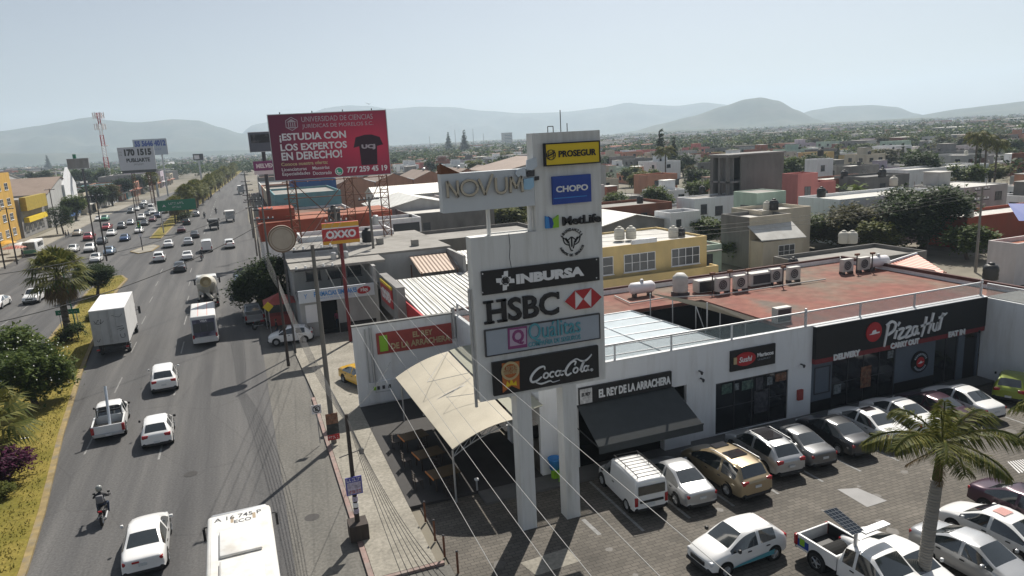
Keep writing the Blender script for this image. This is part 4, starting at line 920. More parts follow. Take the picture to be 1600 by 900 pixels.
# long orange building, blue box, white stucco behind the big billboard
pl, pr_ = at(405, 350, 7.2), at(611, 328, 7.2)
t = thing('orange_building', 'long low orange building with peeling white lettering behind the big billboard', 'building', (pl.x, pl.y, 0))
dx, dy = pr_.x-pl.x, pr_.y-pl.y; ang = math.atan2(dy, dx); wd = math.hypot(dx, dy); sk = lambda z0, z1, e=0.0, dd=11: MB().prism([(-e, -e), (dx+e, dy-e), (dx+e, dy+dd), (-e, dd)], z0, z1)
sk(0, 4.6).build('wall', WM['white'], t); sk(4.6, 7.2, .12).build('orange_band', WM['orange'], t); sk(7.2, 7.22, -.25, 10.6).build('roof', RM['terracotta'], t); MB().box(.3, 5.2, 2.5, 9, 7.22, 8.9).build('stair_block', WM['orange'], t)
pn_ = MB().box(.3, 6.5, -.2, -.1, 4.7, 7.0).build('name_panel', WM['orange'], t); pn_.rotation_euler.z = ang; text(pn_, '203', 1.6, 3.8, 5.2, 6.0, -.2, M_['white_letter'], .02, .03); occ(0, 26, 98, 140)
def at_block(name, label, q, h, w, d, wm, rm, wins=(), **k):
    """block whose near top edge starts at pixel q on height h"""
    p = at(q[0], q[1], h); return block(name, label, p.x, p.x+w, p.y, p.y+d, h, wm, rm, wins, **k)
at_block('white_shop_front', 'white two storey wall with dark doorway under the round sign', (470, 372), 7.2, 11, 6, 'white', 'concrete', (('S', 1, 3, 3, 5, 2, 2), ('S', 5, 7, 3, 5, 2, 2)), reg=False)
at_block('blue_block', 'deep blue painted block behind the billboard legs', (455, 283), 9.5, 11, 9, 'blue', 'grey')
at_block('dark_door_shop', 'white shop wall with wide black opening beside the orange building', (590, 345), 6.5, 6.5, 6, 'white', 'concrete', (('S', 2.2, 6.2, .2, 5.8, 1, 1),), reg=False)
shed('curved_warehouse', 'long pale corrugated warehouse with stained white side wall', 26, 58, 146, 158, 7, 1.6, 'pale_grey', 'sheet', 'X')
for k in range(5):
    t = shed('factory_bay', '%s bay of the factory with rust brown gabled roofs and white gutters' % ('first', 'second', 'middle', 'fourth', 'last')[k], 24+k*10.4, 34.2+k*10.4, 192, 214, 7.5, 2.0, 'salmon', 'sheet_brown', 'Y', over=.05); MB().tube((0, -.1, 7.6), (0, 22.1, 7.6), .18, 6).build('gutter', M_['white_letter'], t); MB().lathe([(.3, 0), (.5, .3), (.45, .7), (.1, .9)], 10, (5.1, 8, 9.4)).build('roof_ventilator', M_['steel'], t)
shed('pale_vault_hall', 'hall with pale grey blue shallow roof beneath the big billboard', 22, 36, 120, 138, 6.5, 1.6, 'pale_grey', 'sheet', 'Y')
at_block('bare_wall_house', 'grey bare block house with flat white roof between billboard and sign tower', (640, 335), 6.5, 14, 12, 'block', 'white', (('S', 2, 3.2, 3.4, 5, 1, 2),))
at_block('stained_concrete_yard', 'stained concrete yard building with rusty roof below the letter board', (655, 378), 5.5, 17, 10, 'block', 'concrete')
at_block('white_flat_house', 'small white flat roofed house with stains behind the letter board', (612, 312), 6.5, 10, 9, 'rose_white', 'white', (('S', 2, 3.5, 3.5, 5, 2, 2), ('S', 6, 7.5, 3.5, 5, 2, 2)))

# yellow house behind the plaza roof
p = at(893, 396, 6.3); X0, Y0 = p.x, p.y; W = 44.5-X0
yh = block('yellow_house', 'pale yellow two storey house with white roof and long balcony behind the plaza', X0, 44.5, Y0, Y0+9.5, 6.5, 'yellow', 'white',
           (('S', W-14.5, W-11, 3.75, 5.6, 3, 2), ('S', W-9.8, W-6.2, 3.75, 5.6, 4, 2), ('S', W-4.3, W-.9, 3.75, 5.6, 4, 2)), par=.2, dark=False)
MB().box(-.1, W+.5, -1.3, -1.1, 2.1, 3.55).build('balcony_wall', WM['yellow'], yh); MB().box(-.1, W+.5, -1.1, -.02, 2.9, 3.1).build('balcony_floor', RM['concrete'], yh); MB().box(W+.3, W+.5, -1.1, -.02, 2.1, 3.55).build('balcony_end', WM['yellow'], yh)
MB().box(W-16.5, W-14.7, -.5, -.02, 5.6, 6.3).build('brown_shade', WM['salmon'], yh)
MB().box(W*.42, W*.6, -.35, 0, 6.52, 6.95).build('skylight', WM['white'], yh); MB().box(W-13, W-9.5, -1.32, -1.302, .5, 1.6).build('green_mural', mat('mural', (.18, .28, .10), .7, var=.6, scale=2), yh); MB().box(W-9.4, W-8, -1.32, -1.302, 1.0, 1.9).build('orange_mural', M_['yellow'], yh)
# bare block tower
p = at(1158, 242, 12.6)
bt = thing('bare_block_tower', 'unfinished tall grey concrete block building with open floors on one side', 'building', (p.x, p.y, 0)); x, y = p.x, p.y
b = MB(); b.box(x, x+9, y, y+.3, 0, 12.5); b.box(x+8.7, x+9, y+.3, y+5, 0, 12.5); b.box(x-2.5, x+8.7, y+4.7, y+5, 0, 12.5); wb(b, 'block_wall', WM['block'], bt)
b = MB(); [b.box(x-2.5, x+8.6, y+.3, y+4.7, z, z+.3) for z in (4, 8, 12.2)]; b.box(x-2.8, x+9.2, y-.3, y+5.2, 12.5, 12.75); wb(b, 'floor_slab', WM['grey'], bt)
b = MB(); [b.box(X, X+.5, Y, Y+.5, 0, 12.2) for X in (x-2.5,) for Y in (y+.3, y+2.3, y+4.2)]; wb(b, 'column', WM['block'], bt)
b = MB(); b.box(x-.9, x-.7, y+.9, y+4.6, 0, 12.2); wb(b, 'inner_wall', WM['grey'], bt); occ(x-9, x+10, y-4, y+13)
# houses around
SW = lambda *q: tuple(('S',)+w_ for w_ in q)
def hs(name, label, q, h, w, d, wm, rm, wins, **k): return at_block(name, label, q, h, w, d, wm, rm, wins, **k)
p = at(1047, 307, 6.2)
block('arched_window_house', 'white two storey house with dark arched windows and dark edged flat roof', p.x, p.x+16, p.y-7, p.y-2, 6.2, 'white', 'concrete', SW((1.2, 2.4, 3.6, 5.2, 2, 2), (4, 5.5, 3.2, 4.7, 2, 2), (8.6, 10.8, 3.3, 4.9, 3, 2), (12.2, 12.7, 3.4, 5, 1, 1), (14.2, 16.5, 3.4, 5.2, 3, 2)), par=.15)
p = at(1183, 302, 8.2)
block('mint_house', 'pale mint green house with thin flat roof and dark window', p.x, p.x+5, p.y, p.y+5, 8.2, 'mint', 'concrete', (('W', 1.6, 3.8, 4.9, 6.4, 2, 1),), par=.1)
p = at(1171, 340, 6.4)
gw = block('grey_render_house', 'grey rendered house with cream front and sloping white porch roof', p.x, p.x+6.2, p.y, p.y+5.5, 6.4, 'block', 'white', ())
MB().box(0, 6.3, -.12, 0, 0, 6.4).build('cream_front', WM['cream'], gw); b = MB(); b.add([(-.3, -2.6, 3.9), (6.5, -2.6, 3.7), (6.5, 0, 5.4), (-.3, 0, 5.4)], [(0, 1, 2, 3)]); b.v += [(x, y, z-.1) for x, y, z in b.v]; b.f += [(7, 6, 5, 4), (0, 4, 5, 1)]; b.m += [0, 0]; b.build('porch_roof', RM['white'], gw); MB().box(0.1, 6.2, -2.4, -.13, 0, 3.6).build('porch_room', WM['cream'], gw)
fm, pm_ = window_meshes(2.5, 1.5, 3, 2); o_ = put('window', fm, gw, (2.4, -2.4, 1.5)); put('pane', pm_, o_)
hs('cream_annex', 'low cream annex with water tanks beside the big mango tree', (1190, 330), 6.6, 8, 6, 'cream', 'white', SW((1, 2.5, 3.4, 4.8, 2, 2)))
hs('white_back_house', 'long white flat roofed house behind the big dark tree', (1312, 312), 6.5, 20, 8, 'white', 'white', SW((3, 5, 3, 5, 2, 2), (8, 10, 3, 5, 2, 2), (14, 16, 3, 5, 2, 2)))
hs('red_trim_house', 'cream house with red roof slab and white door at the end of the back lane', (1590, 381), 4.4, 12, 3, 'rose_white', 'terracotta', SW((5.2, 6.6, 1.6, 3.4, 2, 2), (7.2, 8.4, .1, 3, 2, 2)))
hs('red_wall_house', 'house with long dark red yard wall and white annex behind the utility pole', (1512, 340), 4.2, 24, 6, 'orange', 'white', ())
hs('white_hut', 'small white rooftop hut with tilted grey lid', (1047, 333), 6.0, 5, 4, 'white', 'concrete', SW((1, 1.8, 4, 5, 1, 1)))
hs('long_white_wall_house', 'low house behind long white yard wall and dark tank', (975, 336), 3.6, 17, 9, 'white', 'dark', ())
hs('brick_house', 'low red brick house with pale roof beside the sign tower', (942, 325), 5.6, 13, 9, 'brick', 'concrete', SW((2, 3.2, 2.8, 4.2, 2, 2), (7, 8.2, 2.8, 4.2, 2, 2)))
shed('grey_gable_shed', 'grey gabled shed with pale fibre roof just behind the sign tower', 44, 58, 86, 100, 4.6, 1.5, 'grey', 'sheet', 'Y')
shed('gable_factory', 'factory with two low brown gables striped by white gutters beside tall palms', 62, 92, 170, 196, 9, 3, 'pale_grey', 'sheet_brown', 'Y')
hs('orange_flat_house', 'small orange house with flat roof below the tall coconut palm', (1012, 274), 6, 9, 7, 'salmon', 'terracotta', SW((2, 3.5, 3, 4.5, 2, 2), (8, 9.5, 3, 4.5, 2, 2)))
shed('tile_roof_house', 'house with bright orange tiled roof beside the bare block tower', 88, 99, 112, 120, 5, 1.8, 'cream', 'tiles', 'X', wins=SW((2, 3.4, 2, 3.6, 2, 2), (6, 7.4, 2, 3.6, 2, 2)))
hs('pink_house', 'bright pink two storey house with small windows behind the bare block tower', (1243, 288), 7, 9, 4, 'pink', 'terracotta', SW((2, 3.2, 4, 5.4, 2, 2), (6, 7.2, 4, 5.4, 2, 2)))
hs('pink_tower_house', 'tall narrow pink house rising above its pink neighbours', (1247, 272), 9.5, 4, 3.5, 'pink', 'terracotta', SW((1.4, 2.6, 6, 7.4, 2, 2)))
hs('white_cube_house', 'white cube house with two water tanks on its flat roof', (1277, 249), 8.5, 5, 4, 'white', 'concrete', SW((1.2, 2.4, 5.6, 7.0, 2, 2)))
hs('brick_row_house', 'dark brick house with white roof sheets in the middle of the plain', (1290, 281), 5.5, 16, 8, 'brick', 'white', SW((4, 5.2, 2.5, 4, 1, 1), (11, 12.2, 2.5, 4, 1, 1)))
hs('long_pale_roof_house', 'long low house with very pale flat roof behind green crowns', (1420, 266), 5.5, 26, 8, 'white', 'white', ())
hs('dark_block_house', 'dark block house with grey roof among trees', (1352, 277), 6, 12, 8, 'block', 'grey', SW((4, 5.5, 3, 4.5, 1, 1),))
# rear lane with rusty sheet roofs behind the plaza
t = thing('striped_lean_to', 'red ribbed sheet roofs sloping down behind the plaza roof edge', 'shed', (52, 50, 0))
b = MB()
for (a, c) in (((1390, 425), (1437, 398)), ((1405, 418), (1500, 440))):
    A, B = at(*a, 4.9), at(*c, 4.9)
q = [at(1385, 412, 4.9), at(1432, 397, 5.2), at(1475, 424, 4.8), at(1398, 414, 4.8)]; b.add([tuple(v) for v in q], [(0, 3, 2, 1)])
q2 = [at(1398, 415, 4.7), at(1440, 411, 4.8), at(1478, 425, 4.5), at(1462, 430, 4.4)]; b.add([tuple(v) for v in q2], [(0, 3, 2, 1)]); wb(b, 'ribbed_sheet', RM['sheet_red'], t); b = MB(); b.path([q[0]+Vector((0, 0, .05)), q[1]+Vector((0, 0, .05))], .12); wb(b, 'white_gutter', M_['white_letter'], t)
b = MB(); [b.tube((v.x, v.y, 0), tuple(v), .06) for v in q+q2]; wb(b, 'post', M_['rust'], t)
block('low_back_house', 'low house with weathered grey roof and many pipes behind the plaza', 55, 70, 56, 63, 2.9, 'block', 'concrete', ())
block('rear_store', 'long low store with white painted roof strip behind the plaza air conditioners', 27, 47, 49.4, 52.8, 3.9, 'white', 'white', ())

# ---------------------------------------------------------------- across the road
EW = lambda rows, n, u0, du, w, z0=1.4, dz=3.4, hh=1.6: tuple(('E', u0+i*du, u0+i*du+w, z0+j*dz, z0+j*dz+hh, 2, 2) for j in range(rows) for i in range(n))
block('yellow_flats', 'bright yellow four storey flats with rows of white framed windows', -72, -49, 128, 197, 15.5, 'ochre', 'grey', EW(4, 12, 3, 5.5, 2.6), dark=False)
t = block('gold_balcony_shop', 'shop with glossy gold boxed balcony next to the yellow flats', -68, -48.5, 198, 221, 9, 'grey', 'concrete', EW(1, 4, 2, 5, 3, 1, 3))
MB().box(19.5, 20.8, 1, 21, 6.2, 9.4).build('gold_balcony', mat('gold_panel', (.36, .26, .03), .5, var=.2), t); MB().box(19.5, 20.6, 2, 20, 3.4, 4.6).build('yellow_rail', M_['yellow'], t)
t = shed('brown_gable_hall', 'hall with faded brown gable roof and tall white shopfront', -78, -48, 223, 262, 9, 4, 'pale_grey', 'sheet_brown', 'X', wins=(('E', 26, 30, .2, 4, 2, 1),))
MB().sign([(0, 0), (17, 0), (17, 8), (8.5, 13), (0, 8)], 0, .6).build('white_gable_front', WM['white'], t, loc=(30.6, 20, 2.5), rot=math.pi/2)
MB().sign([(0, 0), (17, 0), (17, 1.1), (0, 1.1)], 0, .65).build('blue_base', WM['blue'], t, loc=(30.65, 20, 1.0), rot=math.pi/2)
shed('white_roof_warehouse', 'wide warehouse with brilliant white metal roof behind the flats', -150, -74, 262, 330, 9, 5, 'pale_grey', 'sheet', 'X')
shed('distant_white_warehouse', 'long grey blue warehouse with white roof below the hills', -230, -150, 470, 540, 14, 5, 'teal', 'sheet', 'X')
rnd = random.Random(5); y = 264
lab = ['cream shop with awning', 'grey shop with roller shutters', 'white shop with boxed sign', 'brick red shop', 'pale blue shop', 'salmon two storey shop', 'grey concrete shop', 'white corner shop', 'yellow painted shop', 'lilac shop', 'dark grey workshop', 'cream workshop']
wms = ['cream', 'pale_grey', 'white', 'brick', 'teal', 'salmon', 'grey', 'rose_white', 'yellow', 'lilac', 'block', 'cream']
for k in range(12):
    d = rnd.uniform(13, 24); h = rnd.choice((5, 6.5, 7, 9)); xo = -46.5+max(0, (y-300)*.055)
    t = block('street_shop', lab[k]+(' in the row across the avenue, %s' % ('near the white gable' if k < 4 else 'halfway along the row' if k < 8 else 'towards the far end')), xo-18, xo, y, y+d, h, wms[k], rnd.choice(('concrete', 'white', 'grey')), EW(2 if h > 6 else 1, max(1, int(d/5)), 1.2, 4.6, 3, .4, 3.4, 2.2), group='shops along the far side of the avenue')
    MB().box(18, 19.2, 1, d-1, 2.9, 3.2).build('awning', RM['sheet_red' if k % 3 else 'white'], t)
    y += d+.3
y = 142
lab2 = ['white shop with dark upper windows', 'green sided shop', 'grey bare shop', 'cream flat roofed shop', 'salmon shop', 'white warehouse shop', 'block workshop', 'pale grey shop', 'rose white shop']
wm2 = ['white', 'teal', 'block', 'cream', 'salmon', 'white', 'block', 'pale_grey', 'rose_white']
for k in range(9):
    d = rnd.uniform(15, 26); h = rnd.choice((5, 6.5, 8)); xo = 7.0+max(0, (y-250)*.02)
    block('roadside_shop', lab2[k]+' on the near roadside, '+('past the orange building' if k < 3 else 'beyond the billboards' if k < 6 else 'where the road narrows away'), xo, xo+14, y, y+d, h, wm2[k], rnd.choice(('concrete', 'white', 'rust')), tuple(('W', 2+i*4.5, 4.6+i*4.5, .6, 2.8, 2, 2) for i in range(int(d/5))), group='shops along the near side of the avenue', reg=True)
    y += d+.4
# ================================================================ VEHICLES
def paint(name, c, metal=0.0, rough=0.28):
    return mat('paint_'+name, c, rough, metal, var=0.03, scale=2, spec=.5, coat=.6)
PAINT = {k: paint(k, c, m) for k, c, m in (('white', (.74, .74, .73), 0), ('silver', (.42, .43, .44), .5), ('grey', (.13, .135, .14), .4), ('gunmetal', (.05, .053, .058), .4), ('black', (.012, .012, .014), 0), ('beige', (.33, .26, .16), .4),
         ('blue', (.03, .07, .17), .3), ('steel_blue', (.14, .20, .28), .3), ('red', (.32, .02, .025), .1), ('wine', (.09, .012, .016), .2), ('purple', (.05, .018, .035), .3), ('lime', (.24, .30, .03), .1), ('taxi', (.62, .36, .02), 0), ('champagne', (.45, .40, .33), .4), ('dark_blue', (.015, .025, .06), .2), ('green', (.05, .22, .12), 0))}
mat('car_glass', (.022, .028, .03), .05, var=0, spec=1.0, coat=1.0); mat('tyre', (.018, .018, .018), .85, var=.1); mat('rim', (.36, .37, .38), .35, .7, var=.05); mat('black_trim', (.02, .02, .021), .55, var=.1)
mat('tail_red', (.32, .012, .015), .25, var=0, coat=.5); mat('lamp_clear', (.6, .62, .64), .15, var=0, coat=.5); mat('plate', (.55, .57, .58), .5, var=.15, scale=20); mat('arch_dark', (.006, .006, .006), .9, var=0)
mat('sunroof', (.03, .028, .03), .07, var=0, spec=.7)

# stations: (y, z_bottom, z_belt, z_top, half width at belt, half width at top); front is +y
CARS = {
 'sedan': dict(L=4.55, wr=.315, ax=(-1.32, 1.38), st=[(-2.28, .42, .74, .90, .72, .62), (-2.2, .26, .80, 1.0, .83, .70), (-1.75, .22, .90, 1.05, .87, .74), (-1.42, .22, .93, 1.08, .88, .74), (-.72, .2, .95, 1.42, .89, .60), (-.1, .2, .95, 1.47, .89, .62), (.02, .2, .95, 1.475, .89, .62), (.45, .2, .94, 1.44, .89, .61), (1.18, .2, .92, 1.03, .88, .72), (1.85, .22, .80, .91, .86, .66), (2.18, .26, .66, .76, .80, .58), (2.27, .42, .58, .66, .70, .5)], rear=(3, 4), front=(7, 8), side=[(3, 5), (6, 8)]),
 'hatch': dict(L=4.0, wr=.31, ax=(-1.22, 1.25), st=[(-1.98, .42, .70, .86, .72, .66), (-1.92, .28, .86, .98, .83, .70), (-1.78, .22, .95, 1.06, .86, .70), (-1.32, .2, .97, 1.44, .87, .60), (-.5, .2, .96, 1.51, .88, .63), (-.38, .2, .96, 1.515, .88, .63), (.25, .2, .95, 1.49, .88, .62), (.98, .2, .93, 1.06, .87, .72), (1.55, .22, .84, .96, .85, .66), (1.88, .26, .68, .80, .78, .58), (1.97, .42, .60, .7, .68, .5)], rear=(2, 3), front=(6, 7), side=[(3, 4), (5, 7)]),
 'suv': dict(L=4.6, wr=.36, ax=(-1.35, 1.4), st=[(-2.28, .48, .80, .96, .76, .70), (-2.22, .34, 1.0, 1.10, .87, .76), (-2.05, .28, 1.08, 1.18, .90, .74), (-1.62, .26, 1.10, 1.60, .91, .64), (-.35, .26, 1.08, 1.69, .92, .68), (-.23, .26, 1.08, 1.69, .92, .68), (.5, .26, 1.06, 1.66, .92, .67), (1.2, .26, 1.04, 1.17, .91, .76), (1.88, .28, .95, 1.06, .89, .70), (2.2, .34, .78, .9, .82, .62), (2.28, .5, .68, .78, .72, .55)], rear=(2, 3), front=(6, 7), side=[(3, 4), (5, 7)]),
 'minivan': dict(L=5.05, wr=.34, ax=(-1.45, 1.55), st=[(-2.52, .46, .80, .98, .80, .74), (-2.46, .30, 1.0, 1.10, .92, .80), (-2.3, .24, 1.06, 1.18, .95, .78), (-2.0, .22, 1.08, 1.66, .96, .70), (-.95, .22, 1.06, 1.75, .97, .74), (-.83, .22, 1.06, 1.755, .97, .74), (.4, .22, 1.02, 1.71, .97, .72), (1.5, .22, .98, 1.1, .95, .78), (2.1, .24, .88, 1.0, .92, .70), (2.42, .3, .7, .82, .84, .62), (2.52, .46, .6, .7, .74, .55)], rear=(2, 3), front=(6, 7), side=[(3, 4), (5, 7)]),
 'van': dict(L=4.2, wr=.32, ax=(-1.3, 1.4), st=[(-2.1, .44, 1.0, 1.62, .82, .70), (-2.07, .26, 1.05, 1.80, .88, .74), (-1.9, .22, 1.06, 1.84, .89, .76), (-.3, .2, 1.05, 1.86, .89, .78), (.35, .2, 1.03, 1.83, .89, .76), (.45, .2, 1.03, 1.82, .89, .75), (.62, .2, 1.02, 1.78, .89, .72), (1.3, .2, .98, 1.12, .87, .74), (1.75, .22, .86, .98, .84, .66), (2.02, .28, .68, .8, .78, .58), (2.1, .44, .6, .7, .7, .5)], rear=None, front=(6, 7), side=[(5, 7)]),
 'bigvan': dict(L=5.2, wr=.34, ax=(-1.6, 1.6), st=[(-2.6, .5, 1.1, 1.95, .85, .76), (-2.55, .3, 1.15, 2.1, .92, .80), (-2.3, .26, 1.15, 2.14, .94, .80), (-1.0, .24, 1.14, 2.16, .94, .82), (-.9, .24, 1.14, 2.16, .94, .82), (.75, .24, 1.12, 2.14, .94, .80), (.87, .24, 1.12, 2.13, .94, .80), (1.35, .24, 1.1, 2.08, .94, .78), (2.1, .24, 1.05, 1.2, .92, .80), (2.5, .3, .8, .95, .88, .7), (2.6, .5, .7, .85, .8, .6)], rear=(0, 1), front=(7, 8), side=[(2, 3), (4, 5), (6, 8)]),
 'pickup': dict(L=5.2, wr=.38, ax=(-1.55, 1.65), st=[(-.62, .34, .92, 1.02, .86, .76), (-.6, .3, 1.0, 1.12, .90, .76), (-.38, .3, 1.06, 1.66, .91, .68), (.1, .3, 1.06, 1.74, .91, .70), (.2, .3, 1.06, 1.745, .91, .70), (.75, .3, 1.05, 1.70, .91, .68), (1.42, .3, 1.03, 1.15, .90, .78), (2.2, .32, .96, 1.07, .89, .72), (2.52, .38, .80, .92, .83, .64), (2.6, .52, .7, .8, .74, .56)], rear=(1, 2), front=(5, 6), side=[(2, 3), (4, 6)]),
}
def car_meshes(kind):
    c = CARS[kind]; st = c['st']; bm = bmesh.new(); rows = []; n = len(st)
    for y, z0, zb, zt, wb_, wt in st:
        zm = z0+(zb-z0)*.5
        half = [(0, z0), (wb_*.86, z0), (wb_*1.0, z0+.10), (wb_*1.02, zm), (wb_*.985, zb), (wt+.03, zt-.05), (wt-.07, zt), (0, zt+.025)]
        ring_ = [(x, z) for x, z in half]+[(-x, z) for x, z in half[-2:0:-1]]
        rows.append([bm.verts.new((x, y, z)) for x, z in ring_])
    m = len(rows[0])
    def in_rng(i, r): return r is not None and r[0] <= i < r[1]
    gh = [s_[3]-s_[2] for s_ in st]
    for i in range(n-1):
        for j in range(m):
            f = bm.faces.new((rows[i][j], rows[i][(j+1) % m], rows[i+1][(j+1) % m], rows[i+1][j])); k = j if j < 7 else 13-j
            f.material_index = 0; f.smooth = True
            if k == 6:
                if in_rng(i, c['front']): f.material_index = 1
                elif in_rng(i, c['rear']): f.material_index = 2
            if k == 4 and any(a <= i < b_ for a, b_ in c['side']): f.material_index = 3 if j == 4 else 4
            if k in (0, 1): f.material_index = 5
    for r in (rows[0], rows[-1]):
        r2 = r if r is rows[-1] else r[::-1]
        # end caps as quads across the width
        R_ = r
        for k in range(7):
            a, b_, d, e = R_[k], R_[k+1], R_[(m-k-1) % m], R_[(m-k) % m]
            vs = [v for i_, v in enumerate((a, b_, d, e))]; u = []
            [u.append(v) for v in vs if v not in u]
            if len(u) > 2:
                f = bm.faces.new(u if r is rows[-1] else u[::-1]); f.smooth = True; f.material_index = 0
    if kind in ('hatch', 'suv', 'minivan', 'bigvan'): pass
    cr = bm.edges.layers.float.new('crease_edge')
    for e in bm.edges:
        mi = {f.material_index for f in e.link_faces}
        if len(mi) > 1 and (mi & {1, 2, 3, 4}): e[cr] = .85
        if 5 in mi: e[cr] = .7
    vc = bm.verts.layers.float.new('crease_vert')
    for v in bm.verts:
        gl_ = [f for f in v.link_faces if f.material_index in (1, 2, 3, 4)]
        if len(gl_) == 1: v[vc] = .75
    bmesh.ops.recalc_face_normals(bm, faces=bm.faces)
    me = bpy.data.meshes.new('tmp'); bm.to_mesh(me); bm.free()
    o = bpy.data.objects.new('tmp', me); COL.objects.link(o); md = o.modifiers.new('s', 'SUBSURF'); md.levels = 2; md.render_levels = 2
    for k in range(6): me.materials.append(MATS['black_trim'])
    dg = bpy.context.evaluated_depsgraph_get(); ev = bpy.data.meshes.new_from_object(o.evaluated_get(dg)); bpy.data.objects.remove(o)
    out = {}; mats = {0: ('body', None), 1: ('windscreen', 'car_glass'), 2: ('rear_window', 'car_glass'), 3: ('side_window', 'car_glass'), 4: ('side_window', 'car_glass'), 5: ('underside', 'black_trim')}
    for idx, (nm, mm) in mats.items():
        fs = [p_ for p_ in ev.polygons if p_.material_index == idx]
        if not fs: continue
        b = MB(); mp = {}
        for p_ in fs:
            q = []
            for v in p_.vertices:
                if v not in mp: mp[v] = len(b.v); co = ev.vertices[v].co; nn = ev.vertices[v].normal; b.v.append(tuple(co))
                q.append(mp[v])
            b.f.append(tuple(q)); b.m.append(0)
        out[idx] = (nm, b.mesh(nm, MATS[mm] if mm else MATS['black_trim'], smooth=True), mm)
    bpy.data.meshes.remove(ev); return out
CACHE = {}
def bevel_box(x0, x1, y0, y1, z0, z1, r=.03):
    bm = bmesh.new(); b = MB().box(x0, x1, y0, y1, z0, z1); vs = [bm.verts.new(v) for v in b.v]; [bm.faces.new([vs[i] for i in f]) for f in b.f]
    bmesh.ops.bevel(bm, geom=list(bm.edges), offset=r, segments=2, affect='EDGES', profile=.5)
    o = MB(); bm.verts.index_update(); o.v = [tuple(v.co) for v in bm.verts]; o.f = [tuple(v.index for v in f.verts) for f in bm.faces]; o.m = [0]*len(o.f); bm.free(); return o
def wheel_meshes(r, wd=.22):
    M = Matrix.Rotation(math.pi/2, 4, 'Y')
    t = MB().lathe([(r*.62, -wd/2), (r*.9, -wd/2), (r, -wd/2+.03), (r, wd/2-.03), (r*.9, wd/2), (r*.62, wd/2)], 20, M=M)
    q = MB().lathe([(r*.62, -wd/2-.004), (r*.64, -wd/2+.02), (r*.64, wd/2-.02), (r*.62, wd/2+.004), (r*.5, wd/2-.015), (.05, wd/2+.01)], 20, M=M)
    for k in range(5):
        a = 2*math.pi*k/5
        for s_ in (-1, 1): q.tube((s_*(wd/2+.002), 0, 0), (s_*(wd/2+.002), math.cos(a)*r*.58, math.sin(a)*r*.58), .03, 4)
    return t.mesh('wheel', MATS['tyre'], True), q.mesh('rim', MATS['rim'])
